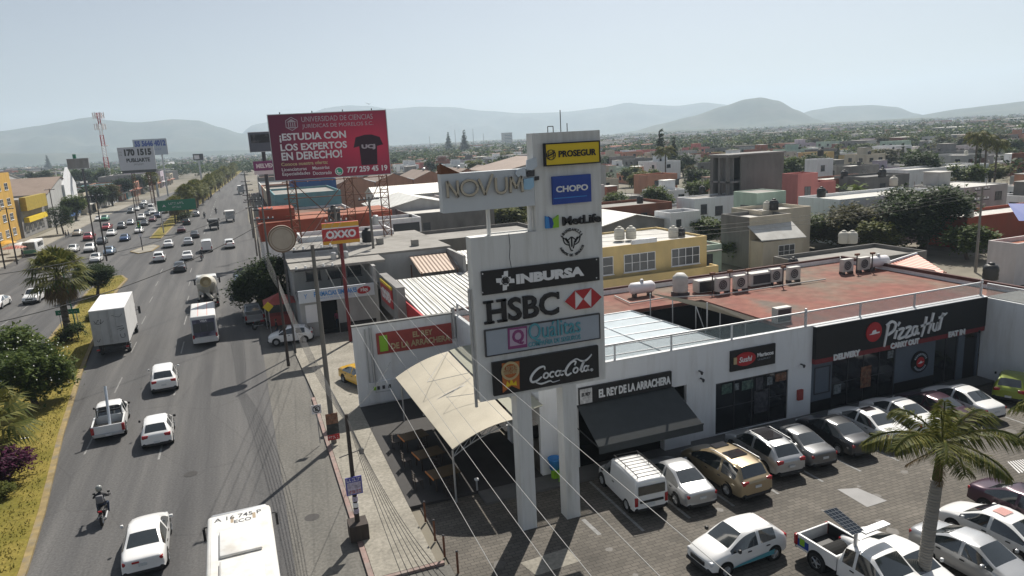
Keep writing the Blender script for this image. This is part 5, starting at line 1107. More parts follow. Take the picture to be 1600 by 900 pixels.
def kit(kind):
    if kind in CACHE: return CACHE[kind]
    c = CARS[kind]; parts = []; st = c['st']; ms = car_meshes(kind); K = dict(parts=parts, wr=c['wr'])
    ym0, ym1 = -c['L']/2, c['L']/2; wbk = st[2][4]; zr = st[1][2]; zf = st[-2][2]
    for idx in ms: nm, me, mm = ms[idx]; parts.append((nm, me, 'paint' if idx == 0 else None))
    if kind == 'pickup':
        b = MB(); W, y1, y0 = .90, -.64, -2.58
        b.box(-W, W, y0, y1, .52, .60); b.box(-W, -W+.09, y0, y1, .60, 1.12); b.box(W-.09, W, y0, y1, .60, 1.12); b.box(-W+.09, W-.09, y1-.06, y1, .60, 1.12)
        parts.append(('cargo_bed', b.mesh('cargo_bed', MATS['black_trim']), 'paint')); b = bevel_box(-W+.09, W-.09, y0-.02, y0+.07, .56, 1.1, .02); parts.append(('tailgate', b.mesh('tailgate', MATS['black_trim']), 'paint'))
        b = MB().box(-W+.1, W-.1, y0+.08, y1-.07, .605, .63); b.box(-W+.092, -W+.1, y0+.08, y1-.07, .63, 1.08); b.box(W-.1, W-.092, y0+.08, y1-.07, .63, 1.08); parts.append(('bed_liner', b.mesh('bed_liner', MATS['black_trim']), None))
        parts.append(('rear_bumper', bevel_box(-.85, .85, y0-.14, y0-.02, .42, .60).mesh('rear_bumper', MATS['steel']), None))
    # lamps, plate, mirrors, handles
    tz = {'sedan': .80, 'hatch': .86, 'suv': .98, 'minivan': 1.0, 'van': .78, 'bigvan': .85, 'pickup': .84}[kind]
    ty = ym0+.16 if kind not in ('pickup',) else -2.52
    tx = wbk*.86 if kind != 'pickup' else .86
    for s_ in (-1, 1):
        if kind in ('van', 'pickup', 'bigvan'): b = bevel_box(s_*tx-.09, s_*tx+.09, ty-.16, ty+.02, tz-.22, tz+.24, .03)
        elif kind in ('suv', 'minivan', 'hatch'): b = bevel_box(s_*(tx-.13)-.18, s_*(tx-.13)+.20, ty-.13, ty+.15, tz-.10, tz+.11, .05)
        else: b = bevel_box(s_*(tx-.14)-.17, s_*(tx-.14)+.18, ty-.13, ty+.16, tz-.09, tz+.09, .05)
        parts.append(('tail_light', b.mesh('tail_light', MATS['tail_red'], True), None))
        fz = zf-.02; parts.append(('headlight', bevel_box(s_*st[-2][4]*.76-.18, s_*st[-2][4]*.76+.17, ym1-.34, ym1-.085, fz-.09, fz+.08, .05).mesh('headlight', MATS['lamp_clear'], True), None))
        k = c['front'][1]; yb, zb, wbb = st[k][0]-.28, st[k][2]+.06, st[k][4]
        parts.append(('mirror', bevel_box(s_*(wbb+.05)-.04*(1-s_)*.5, s_*(wbb+.05)+.16*s_, yb-.05, yb+.07, zb, zb+.15, .03).mesh('mirror', MATS['black_trim'], True), 'paint' if kind in ('sedan', 'minivan', 'suv') else None))
        hb = MB()
        for y in ((.1, -.85) if kind not in ('pickup', 'van') else (.1,)): hb.box(s_*(wbb+.02), s_*(wbb+.045), y-.1, y+.08, st[k][2]-.13, st[k][2]-.09)
        parts.append(('door_handle', hb.mesh('door_handle', MATS['black_trim']), None))
    py_ = ym0-.02 if kind != 'pickup' else -2.75
    pz_ = {'sedan': .70, 'hatch': .60, 'suv': .74, 'minivan': .80, 'van': .60, 'bigvan': .6, 'pickup': .51}[kind]
    if kind == 'hatch': pz_ = .5
    parts.append(('number_plate', MB().box(-.17, .17, py_-.012, py_+.03, pz_-.06, pz_+.06).mesh('number_plate', MATS['plate']), None))
    if kind != 'pickup': parts.append(('rear_bumper', bevel_box(-wbk*.8, wbk*.8, ym0-.03, ym0+.25, .27, .44, .05).mesh('rear_bumper', MATS['black_trim'], True), None))
    parts.append(('grille', bevel_box(-.42, .42, ym1-.2, ym1+.01, zf-.2, zf-.02, .03).mesh('grille', MATS['black_trim'], True), None)); parts.append(('front_bumper', bevel_box(-wbk*.8, wbk*.8, ym1-.25, ym1+.03, .26, .42, .05).mesh('front_bumper', MATS['black_trim'], True), None))
    if kind == 'van':
        parts.append(('rear_door_window', MB().box(-.68, .68, ym0-.045, ym0+.02, 1.12, 1.55).mesh('rear_door_window', MATS['car_glass']), None)); parts.append(('door_strip', MB().box(-.6, .6, ym0-.05, ym0+.02, .72, .82).mesh('door_strip', MATS['black_trim']), None))
    for y in c['ax']:
        ar = MB()
        M = Matrix.Rotation(math.pi/2, 4, 'Y'); wv_ = max(s_[4] for s_ in st)*1.005
        ar.lathe([(c['wr']*1.2, -wv_), (c['wr']*1.2, wv_)], 22, (0, y, c['wr']+.02), M=M)
        parts.append(('wheel_arch', ar.mesh('wheel_arch', MATS['arch_dark']), None))
    K['wheel'] = wheel_meshes(c['wr']); K['wpos'] = [(s_*(max(q[4] for q in st)-.09), y, c['wr']) for s_ in (-1, 1) for y in c['ax']]; CACHE[kind] = K
    return K
SMALL = {'body', 'windscreen', 'rear_window', 'side_window', 'underside', 'tail_light', 'wheel_arch', 'cargo_bed', 'tailgate', 'headlight'}
def car(kind, pt, x, y, head, label, cat=None, group=None, small=False, z=0.0, scale=1.0, extra=()):
    """head: degrees clockwise from the street's direction (0 drives away, 180 comes towards)"""
    K = kit(kind); nm = {'sedan': 'sedan_car', 'hatch': 'hatchback_car', 'suv': 'sport_utility_car', 'minivan': 'minivan', 'van': 'panel_van', 'bigvan': 'passenger_van', 'pickup': 'pickup_truck'}[kind]
    t = thing(nm, label, cat or {'van': 'van', 'bigvan': 'van', 'minivan': 'minivan', 'pickup': 'pickup truck'}.get(kind, 'car'), (x, y, z+.0), -R(head), group); t.scale = (scale,)*3
    for n_, me, pm_ in K['parts']:
        if small and n_ not in SMALL: continue
        o = put(n_, me, t, mats=[PAINT[pt]] if pm_ else None)
    for p in K['wpos']:
        o = put('wheel', K['wheel'][0], t, p)
        if not small: put('rim', K['wheel'][1], o)
    return t

# ---- on the near carriageway
G1 = None
def onroad(px, py): p = at(px, py); return p.x, p.y
def rc(kind, pt, px, py, label, head=0, small=False, **k):
    x, y = onroad(px, py); return car(kind, pt, x, y, head, label, small=small, **k)
t = rc('sedan', 'white', 233, 862, 'white sedan on the road beside the painted bus roof', -2)
MB().box(-.4, -.12, -2.3, -2.2, .80, .88).build('red_reflector', M_['tail_red'], t)
t = rc('pickup', 'white', 177, 668, 'white double cab pickup with tall pale pole standing in its bed', -4)
b = MB(); b.path([(-.7, -.8, 1.12), (-.7, -.8, 1.72), (.7, -.8, 1.72), (.7, -.8, 1.12)], .035); b.tube((0, -.8, 1.12), (0, -.8, 1.72), .03); b.box(-.7, .7, -.83, -.77, 1.5, 1.54); b.build('roll_bar', M_['black_trim'], t)
bp_ = thing('pole_load', 'tall pale blue white pole standing upright in a pickup bed', 'pole', t.location[:]); bp_.rotation_euler.z = t.rotation_euler.z
MB().tube((.1, -2.3, .64), (.12, -1.4, 3.3), .085, 10).build('pipe', mat('pvc', (.55, .60, .66), .4, var=.05), bp_); MB().tube((.1, -2.3, .635), (.1, -2.28, .72), .1, 10).build('end_cap', M_['light_blue'], bp_)
rc('hatch', 'white', 249, 684, 'white hatchback with round dark tail lamps beside the pole carrying pickup', -3)
rc('suv', 'white', 259, 602, 'white crossover car with dark sloping rear window behind the box truck', -4)
# box truck
def wheelset(t, ys, hw, r, dual=True):
    tm, rm_ = wheel_meshes(r, .28)
    for y in ys:
        for s_ in (-1, 1): o = put('wheel', tm, t, (s_*hw, y, r)); put('rim', rm_, o)
def truck_cab(t, y0, pt, w=1.05, h=2.5):
    b = bevel_box(-w, w, y0, y0+1.9, .55, h, .12); b.build('cab', PAINT[pt], t, True)
    MB().box(-w+.12, w-.12, y0+1.88, y0+1.93, 1.5, h-.25).build('windscreen', M_['car_glass'], t)
    for s_ in (-1, 1):
        MB().box(s_*(w-.01), s_*(w+.02), y0+.6, y0+1.7, 1.5, h-.3).build('side_window', M_['car_glass'], t)
        m = MB(); m.tube((s_*w, y0+1.8, 1.9), (s_*(w+.35), y0+1.85, 2.0), .025); m.box(s_*(w+.28)-.08, s_*(w+.28)+.12, y0+1.8, y0+1.88, 1.55, 2.25); m.build('mirror', M_['black_trim'], t)
        MB().box(s_*.8-.15, s_*.8+.15, y0+1.88, y0+1.94, .85, 1.05).build('headlight', M_['lamp_clear'], t)
x, y = onroad(187, 540)
t = thing('box_truck', 'big white box truck with scrawled rear doors beside the grass median', 'truck', (x, y, 0), R(2)); t.scale = (1.1, 1.1, 1.1)
mat('box_white', (.62, .62, .61), .55, var=.05, dirt=(.45, .44, .42), dirt_amt=.5, dscale=.8); mat('box_rear', (.42, .43, .44), .6, var=.08, dirt=(.28, .28, .28), dirt_amt=.6, dscale=1.2)
MB().box(-1.27, 1.27, -3.9, 3.4, 1.15, 4.0).build('cargo_box', M_['box_white'], t)
MB().box(-1.28, 1.28, -3.88, 3.42, 3.98, 4.03).build('roof_panel', M_['white_letter'], t)
rd = MB(); rd.box(-1.2, -.02, -3.96, -3.9, 1.22, 3.92); rd.box(.02, 1.2, -3.96, -3.9, 1.22, 3.92); rd = rd.build('rear_door', M_['box_rear'], t)
fr = MB()
for xx in (-.62, -.1, .1, .5): fr.tube((xx, -3.98, 1.25), (xx, -3.98, 3.9), .02, 5)
for q in ((-1.27, -1.2, 1.15, 4.0), (1.2, 1.27, 1.15, 4.0), (-1.2, 1.2, 3.92, 4.0), (-1.2, 1.2, 1.15, 1.22)): fr.box(q[0], q[1], -3.97, -3.9, q[2], q[3])
fr.build('door_bars', M_['steel'], t)
gs = [([(-1.0, 3.2), (-.85, 3.0), (-.7, 3.25), (-.55, 2.95), (-.5, 3.3)], .035), ([(-1.05, 3.0), (-.6, 2.9), (-.3, 3.15)], .03), ([(.55, 2.5), (1.0, 2.55)], .03), ([(.5, 2.3), (1.05, 2.35), (.7, 2.15)], .03), ([(.7, 1.9), (.75, 1.6), (1.0, 1.6), (1.02, 1.9)], .035), ([(-1.0, 1.6), (-.9, 1.45), (-.75, 1.7)], .03), ([(.3, 3.5), (.8, 3.3), (1.05, 3.55)], .025)]
mb = merge(*[ribbon(p, w_, -3.975, -3.965, 5) for p, w_ in gs]); mb.build('graffiti', M_['black_letter'], rd)
b = MB(); b.box(-1.0, 1.0, -3.7, 3.3, .85, 1.1); b.box(-1.1, 1.1, -3.85, -3.7, .5, .62); b.tube((-.7, -3.75, .6), (-.7, -3.75, 1.1), .05); b.tube((.7, -3.75, .6), (.7, -3.75, 1.1), .05); b.build('chassis', M_['black_trim'], t)
truck_cab(t, 3.5, 'white', 1.1, 2.7); wheelset(t, (-2.4, 4.4), 1.0, .48)
for s_ in (-1, 1): MB().box(s_*1.05-.12, s_*1.05+.12, -3.9, -3.84, .7, .84).build('tail_light', M_['tail_red'], t)
# minibus with advertising rear
x, y = onroad(323, 528)
def bus(name, label, x, y, rot, L=6.6, w=1.1, h=2.9):
    t = thing(name, label, 'bus', (x, y, 0), rot)
    bevel_box(-w, w, -L/2, L/2, .38, h, .14).build('body', M_['box_white'], t, True)
    for s_ in (-1, 1):
        n = int((L-1.4)/1.05)
        for i in range(n): MB().box(s_*(w-.01), s_*(w+.015), -L/2+.5+i*1.05, -L/2+1.42+i*1.05, 1.45, 2.35).build('side_window', M_['car_glass'], t)
    MB().box(-w+.15, w-.15, L/2-.02, L/2+.02, 1.3, 2.5).build('windscreen', M_['car_glass'], t)
    wheelset(t, (-L/2+1.3, L/2-1.2), w-.12, .42); return t
t = bus('minibus', 'white minibus with dark advertising across its rear following the mixer truck', x, y, R(2))
ad = MB().box(-.95, .95, -3.33, -3.28, .95, 2.6).build('rear_advert', mat('ad_violet', (.05, .05, .09), .35, var=.5, scale=2.5, dirt=(.35, .36, .45), dirt_amt=.7, dscale=1.6), t)
text(ad, 'VISA', -.3, .3, 2.35, 2.55, -3.33, M_['white_letter'], .01, .03)
for xx in (-.9, -.3, .3): MB().box(xx, xx+.56, -3.35, -3.33, 1.4, 2.25).build('rear_window', M_['window_mid'], ad)
rb = bevel_box(-1.08, 1.08, -3.45, -3.25, .4, .78, .05).build('rear_bumper', M_['box_white'], t)
for s_ in (-1, 1): MB().box(s_*.98-.08, s_*.98+.08, -3.35, -3.28, .85, 1.2).build('tail_light', M_['tail_red'], t)
st_ = MB()
for xx in (-.45, .35): st_.box(xx, xx+.06, -3.1, 3.0, 2.9, 2.906)
st_.build('red_roof_stripe', mat('faded_red', (.55, .28, .25), .6), t)
# cement mixer
x, y = onroad(327, 473)
t = thing('cement_mixer_truck', 'cement mixer truck with cream drum seen from its discharge end', 'truck', (x, y, 0), R(2))
mat('drum_cream', (.52, .50, .44), .6, var=.08, dirt=(.3, .28, .25), dirt_amt=.6)
M = Matrix.Rotation(R(-77), 4, 'X')
M = Matrix.Rotation(R(-(90-14)), 4, 'X')
MB().lathe([(.35, -3.0), (.75, -2.4), (1.05, -1.0), (1.12, .4), (1.0, 1.5), (.6, 2.2)][::1], 28, (0, -.3, 2.35), M=Matrix.Rotation(math.pi, 4, 'X') @ Matrix.Rotation(R(76), 4, 'X')).build('drum', M_['drum_cream'], t, True)
b = MB().lathe([(.36, 0), (.62, .35), (.55, .36), (.3, .05)], 20, (0, -3.4, 3.05), M=Matrix.Rotation(R(70), 4, 'X')); b.build('drum_mouth', M_['gold'], t)
b = MB(); b.path([(-.9, -3.2, 1.1), (-.9, -3.2, 2.9), (.9, -3.2, 2.9), (.9, -3.2, 1.1)], .07); b.add([(-.5, -3.5, 2.9), (.5, -3.5, 2.9), (.25, -3.9, 1.9), (-.25, -3.9, 1.9)], [(0, 1, 2, 3), (3, 2, 1, 0)]); b.tube((0, -3.8, 1.9), (.5, -4.0, 1.2), .18, 8); b.build('chute_frame', M_['drum_cream'], t)
b = MB(); b.box(-.5, .5, -3.4, 3.4, .8, 1.15); b.box(-1.15, 1.15, -3.5, -2.0, 1.05, 1.15); b.box(-1.1, 1.1, -3.55, -3.45, .5, .75); b.build('chassis', M_['black_trim'], t)
truck_cab(t, 2.6, 'white', 1.15, 2.8); wheelset(t, (-2.6, -1.4, 3.4), 1.0, .5)
for s_ in (-1, 1): MB().box(s_*.95-.1, s_*.95+.1, -3.6, -3.55, .55, .72).build('tail_light', M_['tail_red'], t)
# bus roof at the bottom edge
x, y = onroad(385, 905)
p = at(375, 840, 3.0)
t = bus('city_bus', 'white city bus with registration painted on its patched roof at the kerb lane', p.x+.05, p.y-1.9, R(1), 8.4, 1.22, 3.0)
mat('bus_white', (.66, .66, .64), .55, var=.05, dirt=(.48, .44, .38), dirt_amt=.75, dscale=1.1)
t.children[0].material_slots[0].link = 'OBJECT'; t.children[0].material_slots[0].material = M_['bus_white']
rfp = MB().box(-1.05, 1.05, -4.0, 3.95, 2.995, 3.02).build('roof_panel', M_['bus_white'], t)
def flat_text(par, s_, x0, x1, y0, y1, z, m):
    me = text_mesh(s_, x0, x1, y0, y1, 0, .01, .01)
    for v in me.vertices: v.co = (v.co.x, v.co.z, z+.004-v.co.y*.3)
    me.materials.append(m); o = bpy.data.objects.new('lettering', me); COL.objects.link(o); o.parent = par
flat_text(rfp, 'A 16 745 P', -.95, .85, 3.5, 3.82, 3.02, M_['dark_steel']); flat_text(rfp, 'ECO', -.2, .45, 3.1, 3.36, 3.02, M_['dark_steel'])
bevel_box(-.75, .75, .6, 2.5, 3.02, 3.14, .05).build('roof_hatch', M_['bus_white'], t, True)
bevel_box(-.75, .75, -2.4, .3, 3.02, 3.16, .08).build('roof_unit', M_['bus_white'], t, True)
b = MB(); b.box(-.55, -.38, -3.9, -2.5, 3.02, 3.03); b.box(.3, .48, -3.9, -2.5, 3.02, 3.03); b.box(-.33, -.22, 3.2, 3.65, 3.02, 3.026); b.box(.5, .62, 3.2, 3.65, 3.02, 3.026); b.build('rust_tape', mat('tape_brown', (.34, .27, .19), .8), t)
b = bevel_box(-1.1, 1.1, 3.97, 4.32, 2.5, 3.0, .1); b.build('front_header', M_['steel'], t, True)
for s_ in (-1, 1):
    m = MB(); m.tube((s_*1.2, 4.1, 2.6), (s_*1.4, 4.3, 2.5), .03); m.box(s_*1.42-.05, s_*1.42+.05, 4.2, 4.32, 1.95, 2.5); m.build('mirror', M_['black_trim'], t)
# ---- farther traffic going away
far_out = [('sedan', 'gunmetal', 282, 423, 'dark grey sedan with pale reflections just ahead of the mixer truck'), ('suv', 'white', 250, 408, 'white crossover car crossing the junction ahead of the grey sedan'), ('sedan', 'white', 294, 405, 'white sedan ahead of the grey sedan at the junction'),
    ('bigvan', 'white', 324, 392, 'white passenger van with high roof at the junction'), ('suv', 'white', 359, 387, 'white off road car near the kerb by the poles'), ('sedan', 'white', 264, 386, 'white sedan beside the tip of the far grass median'), ('sedan', 'silver', 295, 382, 'pale silver sedan beyond the junction between two white cars'),
    ('sedan', 'gunmetal', 305, 371, 'dark sedan following the wine red car'), ('sedan', 'wine', 284, 363, 'dark wine red sedan hugging the far median'), ('suv', 'black', 292, 351, 'black off road car beside the far median'), ('hatch', 'silver', 307, 338, 'silver hatchback beyond the black off road car')]
for k, pt, px, py, lb in far_out: rc(k, pt, px, py, lb, -2, small=True)
def small_truck(px, py, label, box, h=2.9, w=1.1, L=4.0, cab='white'):
    x, y = onroad(px, py); t = thing('delivery_truck', label, 'truck', (x, y, 0), R(2)); MB().box(-w, w, -L/2-1, L/2-1, .9, h).build('cargo_box', M_[box], t); truck_cab(t, L/2-.9, cab, .98, 2.3); wheelset(t, (-L/2+.2, L/2+.2), .85, .4)
    MB().box(-.9, .9, -L/2-1.04, -L/2-1, 1.0, h-.15).build('rear_door', M_['box_rear' if box == 'box_white' else 'black_trim'], t)
small_truck(335, 358, 'dark stake bed truck in the middle of the road ahead', 'black_trim', 2.4); small_truck(360, 346, 'white cube delivery truck beyond the dark stake bed truck', 'box_white'); small_truck(377, 303, 'white box truck far away where the poles crowd the road', 'box_white', 3.6, 1.2, 6)
# ---- coming towards us across the median
far_in = [('suv', 'grey', 205, 333, 180, 'grey off road car in the oncoming queue nearest the shops'), ('sedan', 'white', 214, 329, 180, 'white sedan at the back of the shopside queue'), ('suv', 'gunmetal', 222, 326, 180, 'dark off road car in the oncoming queue beneath the boards'), ('bigvan', 'white', 237, 329, 180, 'white passenger van in the oncoming queue'), ('suv', 'white', 226, 320, 180, 'white off road car behind the oncoming van'),
    ('sedan', 'grey', 231, 337, 180, 'mid grey sedan in front of the oncoming van'), ('sedan', 'white', 240, 334, 180, 'white sedan beside the mid grey oncoming sedan'), ('suv', 'dark_blue', 247, 340, 180, 'dark blue off road car next to the clipped median bush'), ('sedan', 'white', 259, 333, 180, 'white sedan under the green road sign'), ('suv', 'white', 222, 343, 180, 'white crossover car behind the dark grey oncoming sedan'),
    ('sedan', 'wine', 239, 346, 180, 'wine red sedan in the oncoming lanes'), ('sedan', 'gunmetal', 227, 352, 180, 'dark grey sedan leading the oncoming middle lane'), ('sedan', 'silver', 205, 351, 180, 'silver grey sedan in the oncoming outer lane'), ('hatch', 'white', 218, 364, 180, 'white and green taxi near the traffic island'), ('suv', 'grey', 191, 357, 180, 'grey off road car behind the bright blue car'),
    ('pickup', 'red', 168, 359, 180, 'bright red pickup among the oncoming cars'), ('sedan', 'white', 175, 368, 180, 'white sedan in front of the red pickup'), ('sedan', 'blue', 196, 376, 180, 'bright blue sedan at the junction mouth'), ('hatch', 'champagne', 122, 368, 180, 'champagne hatchback by the shops near the clipped cube tree'), ('pickup', 'red', 140, 375, 180, 'red and white pickup beside the champagne hatchback'),
    ('suv', 'white', 142, 393, 180, 'white off road car nearest the big fan palm crown'), ('sedan', 'gunmetal', 160, 381, 180, 'dark sedan half hidden by the slim poles'), ('sedan', 'steel_blue', 172, 397, 180, 'steel blue sedan behind the slim poles'), ('hatch', 'white', 115, 394, 180, 'white hatchback partly behind the fan palm'), ('hatch', 'white', 151, 409, 180, 'white hatchback waiting beyond the dark round tree')]
for k, pt, px, py, hd, lb in far_in: rc(k, pt, px, py, lb, hd, small=True)
rc('suv', 'green', 165, 345, 'green crossover car parked at the shop kerb', 180, small=True); rc('sedan', 'white', 155, 345, 'white sedan parked by the shop kerb', 180, small=True)
rc('pickup', 'white', 57, 470, 'white pickup with black bull bar coming along the other carriageway', 183); rc('sedan', 'white', -2, 480, 'white sedan leaving the frame behind the white pickup', 183)
x, y = onroad(64, 396); t = bus('green_microbus', 'white and green microbus standing at the far pavement', x-1, y, R(180), 6.4, 1.05, 2.7); MB().box(-1.07, 1.07, 3.2, 3.22, .5, 1.2).build('green_front', PAINT['green'], t)
# ---- parked along the near kerb
rc('suv', 'blue', 379, 462, 'blue off road car parked beneath the dark kerbside tree', -2); rc('sedan', 'steel_blue', 377, 446, 'steel blue sedan parked in the shade of the kerbside tree', -2, small=True)
rc('pickup', 'silver', 396, 500, 'silver pickup parked at the kerb ahead of the red motorcycle', -4)
rc('hatch', 'white', 456, 536, 'white hatchback parked across the pavement before the chemist', -82, z=.13)
p = at(552, 590); car('sedan', 'taxi', 6.9, 51.2, 160, 'orange yellow taxi nosing out behind the white boundary wall', z=.13)
# ---- car park, first row nose to the shops
row = [('van', 'white', 1020, 803, 'white panel van with roof rack beside the pylon leg'), ('sedan', 'silver', 1100, 797, 'silver sedan parked between the panel van and the beige minivan'), ('minivan', 'beige', 1180, 783, 'beige minivan with two dark sunroofs in the front row'), ('suv', 'silver', 1238, 748, 'silver grey crossover with large glass roof beside the beige minivan'), ('sedan', 'grey', 1290, 733, 'dark grey sedan with pale sunlit roof beside the silver crossover'), ('sedan', 'gunmetal', 1352, 716, 'gunmetal sedan with white roof glare in the front row'),
       ('sedan', 'white', 1405, 700, 'white sedan with small sunroof in the front row'), ('sedan', 'white', 1455, 683, 'plain white sedan behind the royal palm crown'), ('sedan', 'purple', 1510, 672, 'dark plum sedan beside the boxy white sedan'), ('sedan', 'white', 1556, 660, 'boxy white sedan with dark tail lamps near the end of the row')]
for k, pt, px, py, lb in row:
    p = at(px, py); t = car(k, pt, p.x, p.y+CARS[k]['L']/2-.1, 3 if k != 'minivan' else -2, lb, z=.012, group=None)
    if k == 'van':
        rk = MB()
        for xx in (-.62, .62): rk.path([(xx, -2.0, 1.98), (xx, -.9, 2.02), (xx, .5, 2.0)], .022, 5); [rk.tube((xx, yy, 1.8), (xx, yy, 2.0), .018, 4) for yy in (-1.9, -.7, .4)]
        for i in range(9): yy = -2.0+i*.31; rk.tube((-.62, yy, 1.99), (.62, yy, 1.99), .016, 4)
        rk.build('roof_rack', M_['black_trim'], t)
    if k == 'minivan':
        bevel_box(-.42, .42, .05, .55, 1.745, 1.775, .01).build('sunroof', M_['sunroof'], t); bevel_box(-.5, .5, -1.2, -.5, 1.765, 1.79, .01).build('sunroof', M_['sunroof'], t)
        for s_ in (-1, 1): b = MB(); b.path([(s_*.66, -1.9, 1.72), (s_*.67, -1.8, 1.79), (s_*.68, -.2, 1.80), (s_*.68, .1, 1.74)], .025, 6); b.build('roof_rail', M_['steel'], t)
    if k == 'suv':
        bevel_box(-.48, .48, -1.0, .35, 1.69, 1.72, .01).build('glass_roof', M_['sunroof'], t)
        for s_ in (-1, 1): b = MB(); b.path([(s_*.62, -1.5, 1.62), (s_*.63, -1.3, 1.72), (s_*.63, .3, 1.73), (s_*.62, .5, 1.67)], .022, 6); b.build('roof_rail', M_['steel'], t)
    if px == 1405: bevel_box(-.36, .36, -.25, .25, 1.47, 1.495, .01).build('sunroof', M_['sunroof'], t)
p = at(1588, 628); car('hatch', 'lime', p.x+.9, p.y+.9, 62, 'lime green hatchback parked askew against the white side wing', z=.012)
# white company hatchback crossing the aisle
p = at(1150, 872); t = car('hatch', 'white', p.x, p.y, -93, 'white company hatchback with green sill stripe in the car park aisle', z=.012)
for s_ in (-1, 1):
    mb = MB(); mb.quad((s_*.915, -1.2, .34), (s_*.915, 1.0, .34), (s_*.915, .6, .42), (s_*.915, -1.2, .56)) if s_ > 0 else mb.quad((s_*.915, -1.2, .34), (s_*.915, -1.2, .56), (s_*.915, .6, .42), (s_*.915, 1.0, .34)); mb.build('green_stripe', M_['teal'], t)
# second row, nose to us
p = at(1308, 893); t = car('pickup', 'white', p.x+.3, p.y-1.1, 176, 'white company pickup with blue and lime tail corner in the second row', z=.012)
for s_, in ((1,), (-1,)): MB().box(s_*.902, s_*.906, -2.5, -1.95, .62, .95).build('blue_decal', M_['blue'], t); MB().box(s_*.907, s_*.91, -2.4, -2.15, .7, 1.0).build('lime_decal', M_['lime'], t)
for (px, py, k, pt, hd, lb, dy) in ((1385, 893, 'sedan', 'white', 177, 'white sedan in the second row beside the solar lamp pole', -.6), (1498, 880, 'sedan', 'silver', 177, 'silver white sedan facing out beside the royal palm trunk', -.6), (1560, 850, 'sedan', 'white', 357, 'white sedan with red marks on bonnet and roof', 0), (1606, 815, 'sedan', 'purple', 178, 'dark plum saloon at the edge of the second row', 0)):
    p = at(px, py); t = car(k, pt, p.x, p.y+dy, hd, lb, z=.012)
    if 'red marks' in lb:
        mb = MB(); 
        for i in range(6): mb.box(-.3+.1*i, -.22+.1*i, -.3, .2, 1.503, 1.506)
        mb.build('red_mark', M_['faded_red'], t)
# ================================================================ BILLBOARDS, MASTS, POLES, CABLES, ROOF EQUIPMENT, PEOPLE
def board(name, label, TL, TR, BL, dL, dR, face, frame='steel', thick=.5, group=None, cat='billboard'):
    """a flat board: its top corners and lower corner seen at axial distances dL and dR"""
    a = CP+ray(*TL)*dL; b = CP+ray(*TR)*dR; c = CP+ray(*BL)*dL
    w = math.hypot(b.x-a.x, b.y-a.y); h = a.z-c.z; ang = math.atan2(b.y-a.y, b.x-a.x); z = (a.z+b.z)/2-h
    t = thing(name, label, cat, (a.x, a.y, z), ang, group)
    p = MB().box(0, w, 0, thick, 0, h).build('panel', MATS[face], t)
    f = MB(); k = .08
    f.box(-k, w+k, -.04, thick, -k, 0); f.box(-k, w+k, -.04, thick, h, h+k); f.box(-k, 0, -.04, thick, 0, h); f.box(w, w+k, -.04, thick, 0, h); f.build('frame', M_[frame], t)
    return t, p, w, h
def lattice(mb, p, q, wd, seg, r=.04):
    p, q = Vector(p), Vector(q); L = [(-wd, -wd), (wd, -wd), (wd, wd), (-wd, wd)]
    for a in L: mb.tube(p+Vector((*a, 0)), q+Vector((*a, 0)), r, 4)
    for i in range(seg):
        z0 = p.lerp(q, i/seg); z1 = p.lerp(q, (i+1)/seg)
        for k in range(4):
            a, b = L[k], L[(k+1) % 4]
            mb.tube(z0+Vector((*a, 0)), z1+Vector((*b, 0)), r*.6, 3); mb.tube(z1+Vector((*a, 0)), z1+Vector((*b, 0)), r*.6, 3)
# the red university billboard
m = bpy.data.materials.new('billboard_red'); m.use_nodes = True; MATS['billboard_red'] = m; T_ = m.node_tree; N = T_.nodes; L = T_.links
tc = N.new('ShaderNodeTexCoord'); sx = N.new('ShaderNodeSeparateXYZ'); L.new(tc.outputs['Generated'], sx.inputs[0])
vl = N.new('ShaderNodeVectorMath'); vl.operation = 'DISTANCE'; vl.inputs[1].default_value = (.8, 0, .52); mp = N.new('ShaderNodeMapping'); mp.inputs['Scale'].default_value = (1, 0, 1); L.new(tc.outputs['Generated'], mp.inputs[0]); L.new(mp.outputs[0], vl.inputs[0])
cr = N.new('ShaderNodeValToRGB'); cr.color_ramp.elements[0].position = .1; cr.color_ramp.elements[0].color = (.55, .02, .07, 1); cr.color_ramp.elements[1].position = .75; cr.color_ramp.elements[1].color = (.14, .012, .05, 1); L.new(vl.outputs['Value'], cr.inputs[0]); L.new(cr.outputs[0], N['Principled BSDF'].inputs['Base Color']); N['Principled BSDF'].inputs['Roughness'].default_value = .5
t, p, w, h = board('big_billboard', 'large crimson law school billboard on steel lattice legs above the shops', (418, 180), (602, 172.5), (427, 283), 79, 81.6, 'billboard_red')
U = lambda u: u*w; V_ = lambda v: v*h
ff = mat('bill_white', (.72, .70, .72), .5, var=0); fg = mat('bill_grey', (.42, .36, .40), .5, var=0)
text(p, 'UNIVERSIDAD DE CIENCIAS', U(.275), U(.885), V_(.875), V_(.955), 0, fg, .02, .0); text(p, 'JURÍDICAS DE MORELOS S.C.', U(.275), U(.885), V_(.765), V_(.855), 0, fg, .02, .0)
text(p, '¡ESTUDIA CON', U(.075), U(.64), V_(.575), V_(.715), 0, ff, .02, .03); text(p, 'LOS EXPERTOS', U(.075), U(.64), V_(.445), V_(.555), 0, ff, .02, .03); text(p, 'EN DERECHO!', U(.075), U(.59), V_(.30), V_(.425), 0, ff, .02, .03)
text(p, 'Conoce nuestra oferta:', U(.065), U(.46), V_(.215), V_(.27), 0, M_['gold'], .02, .03)
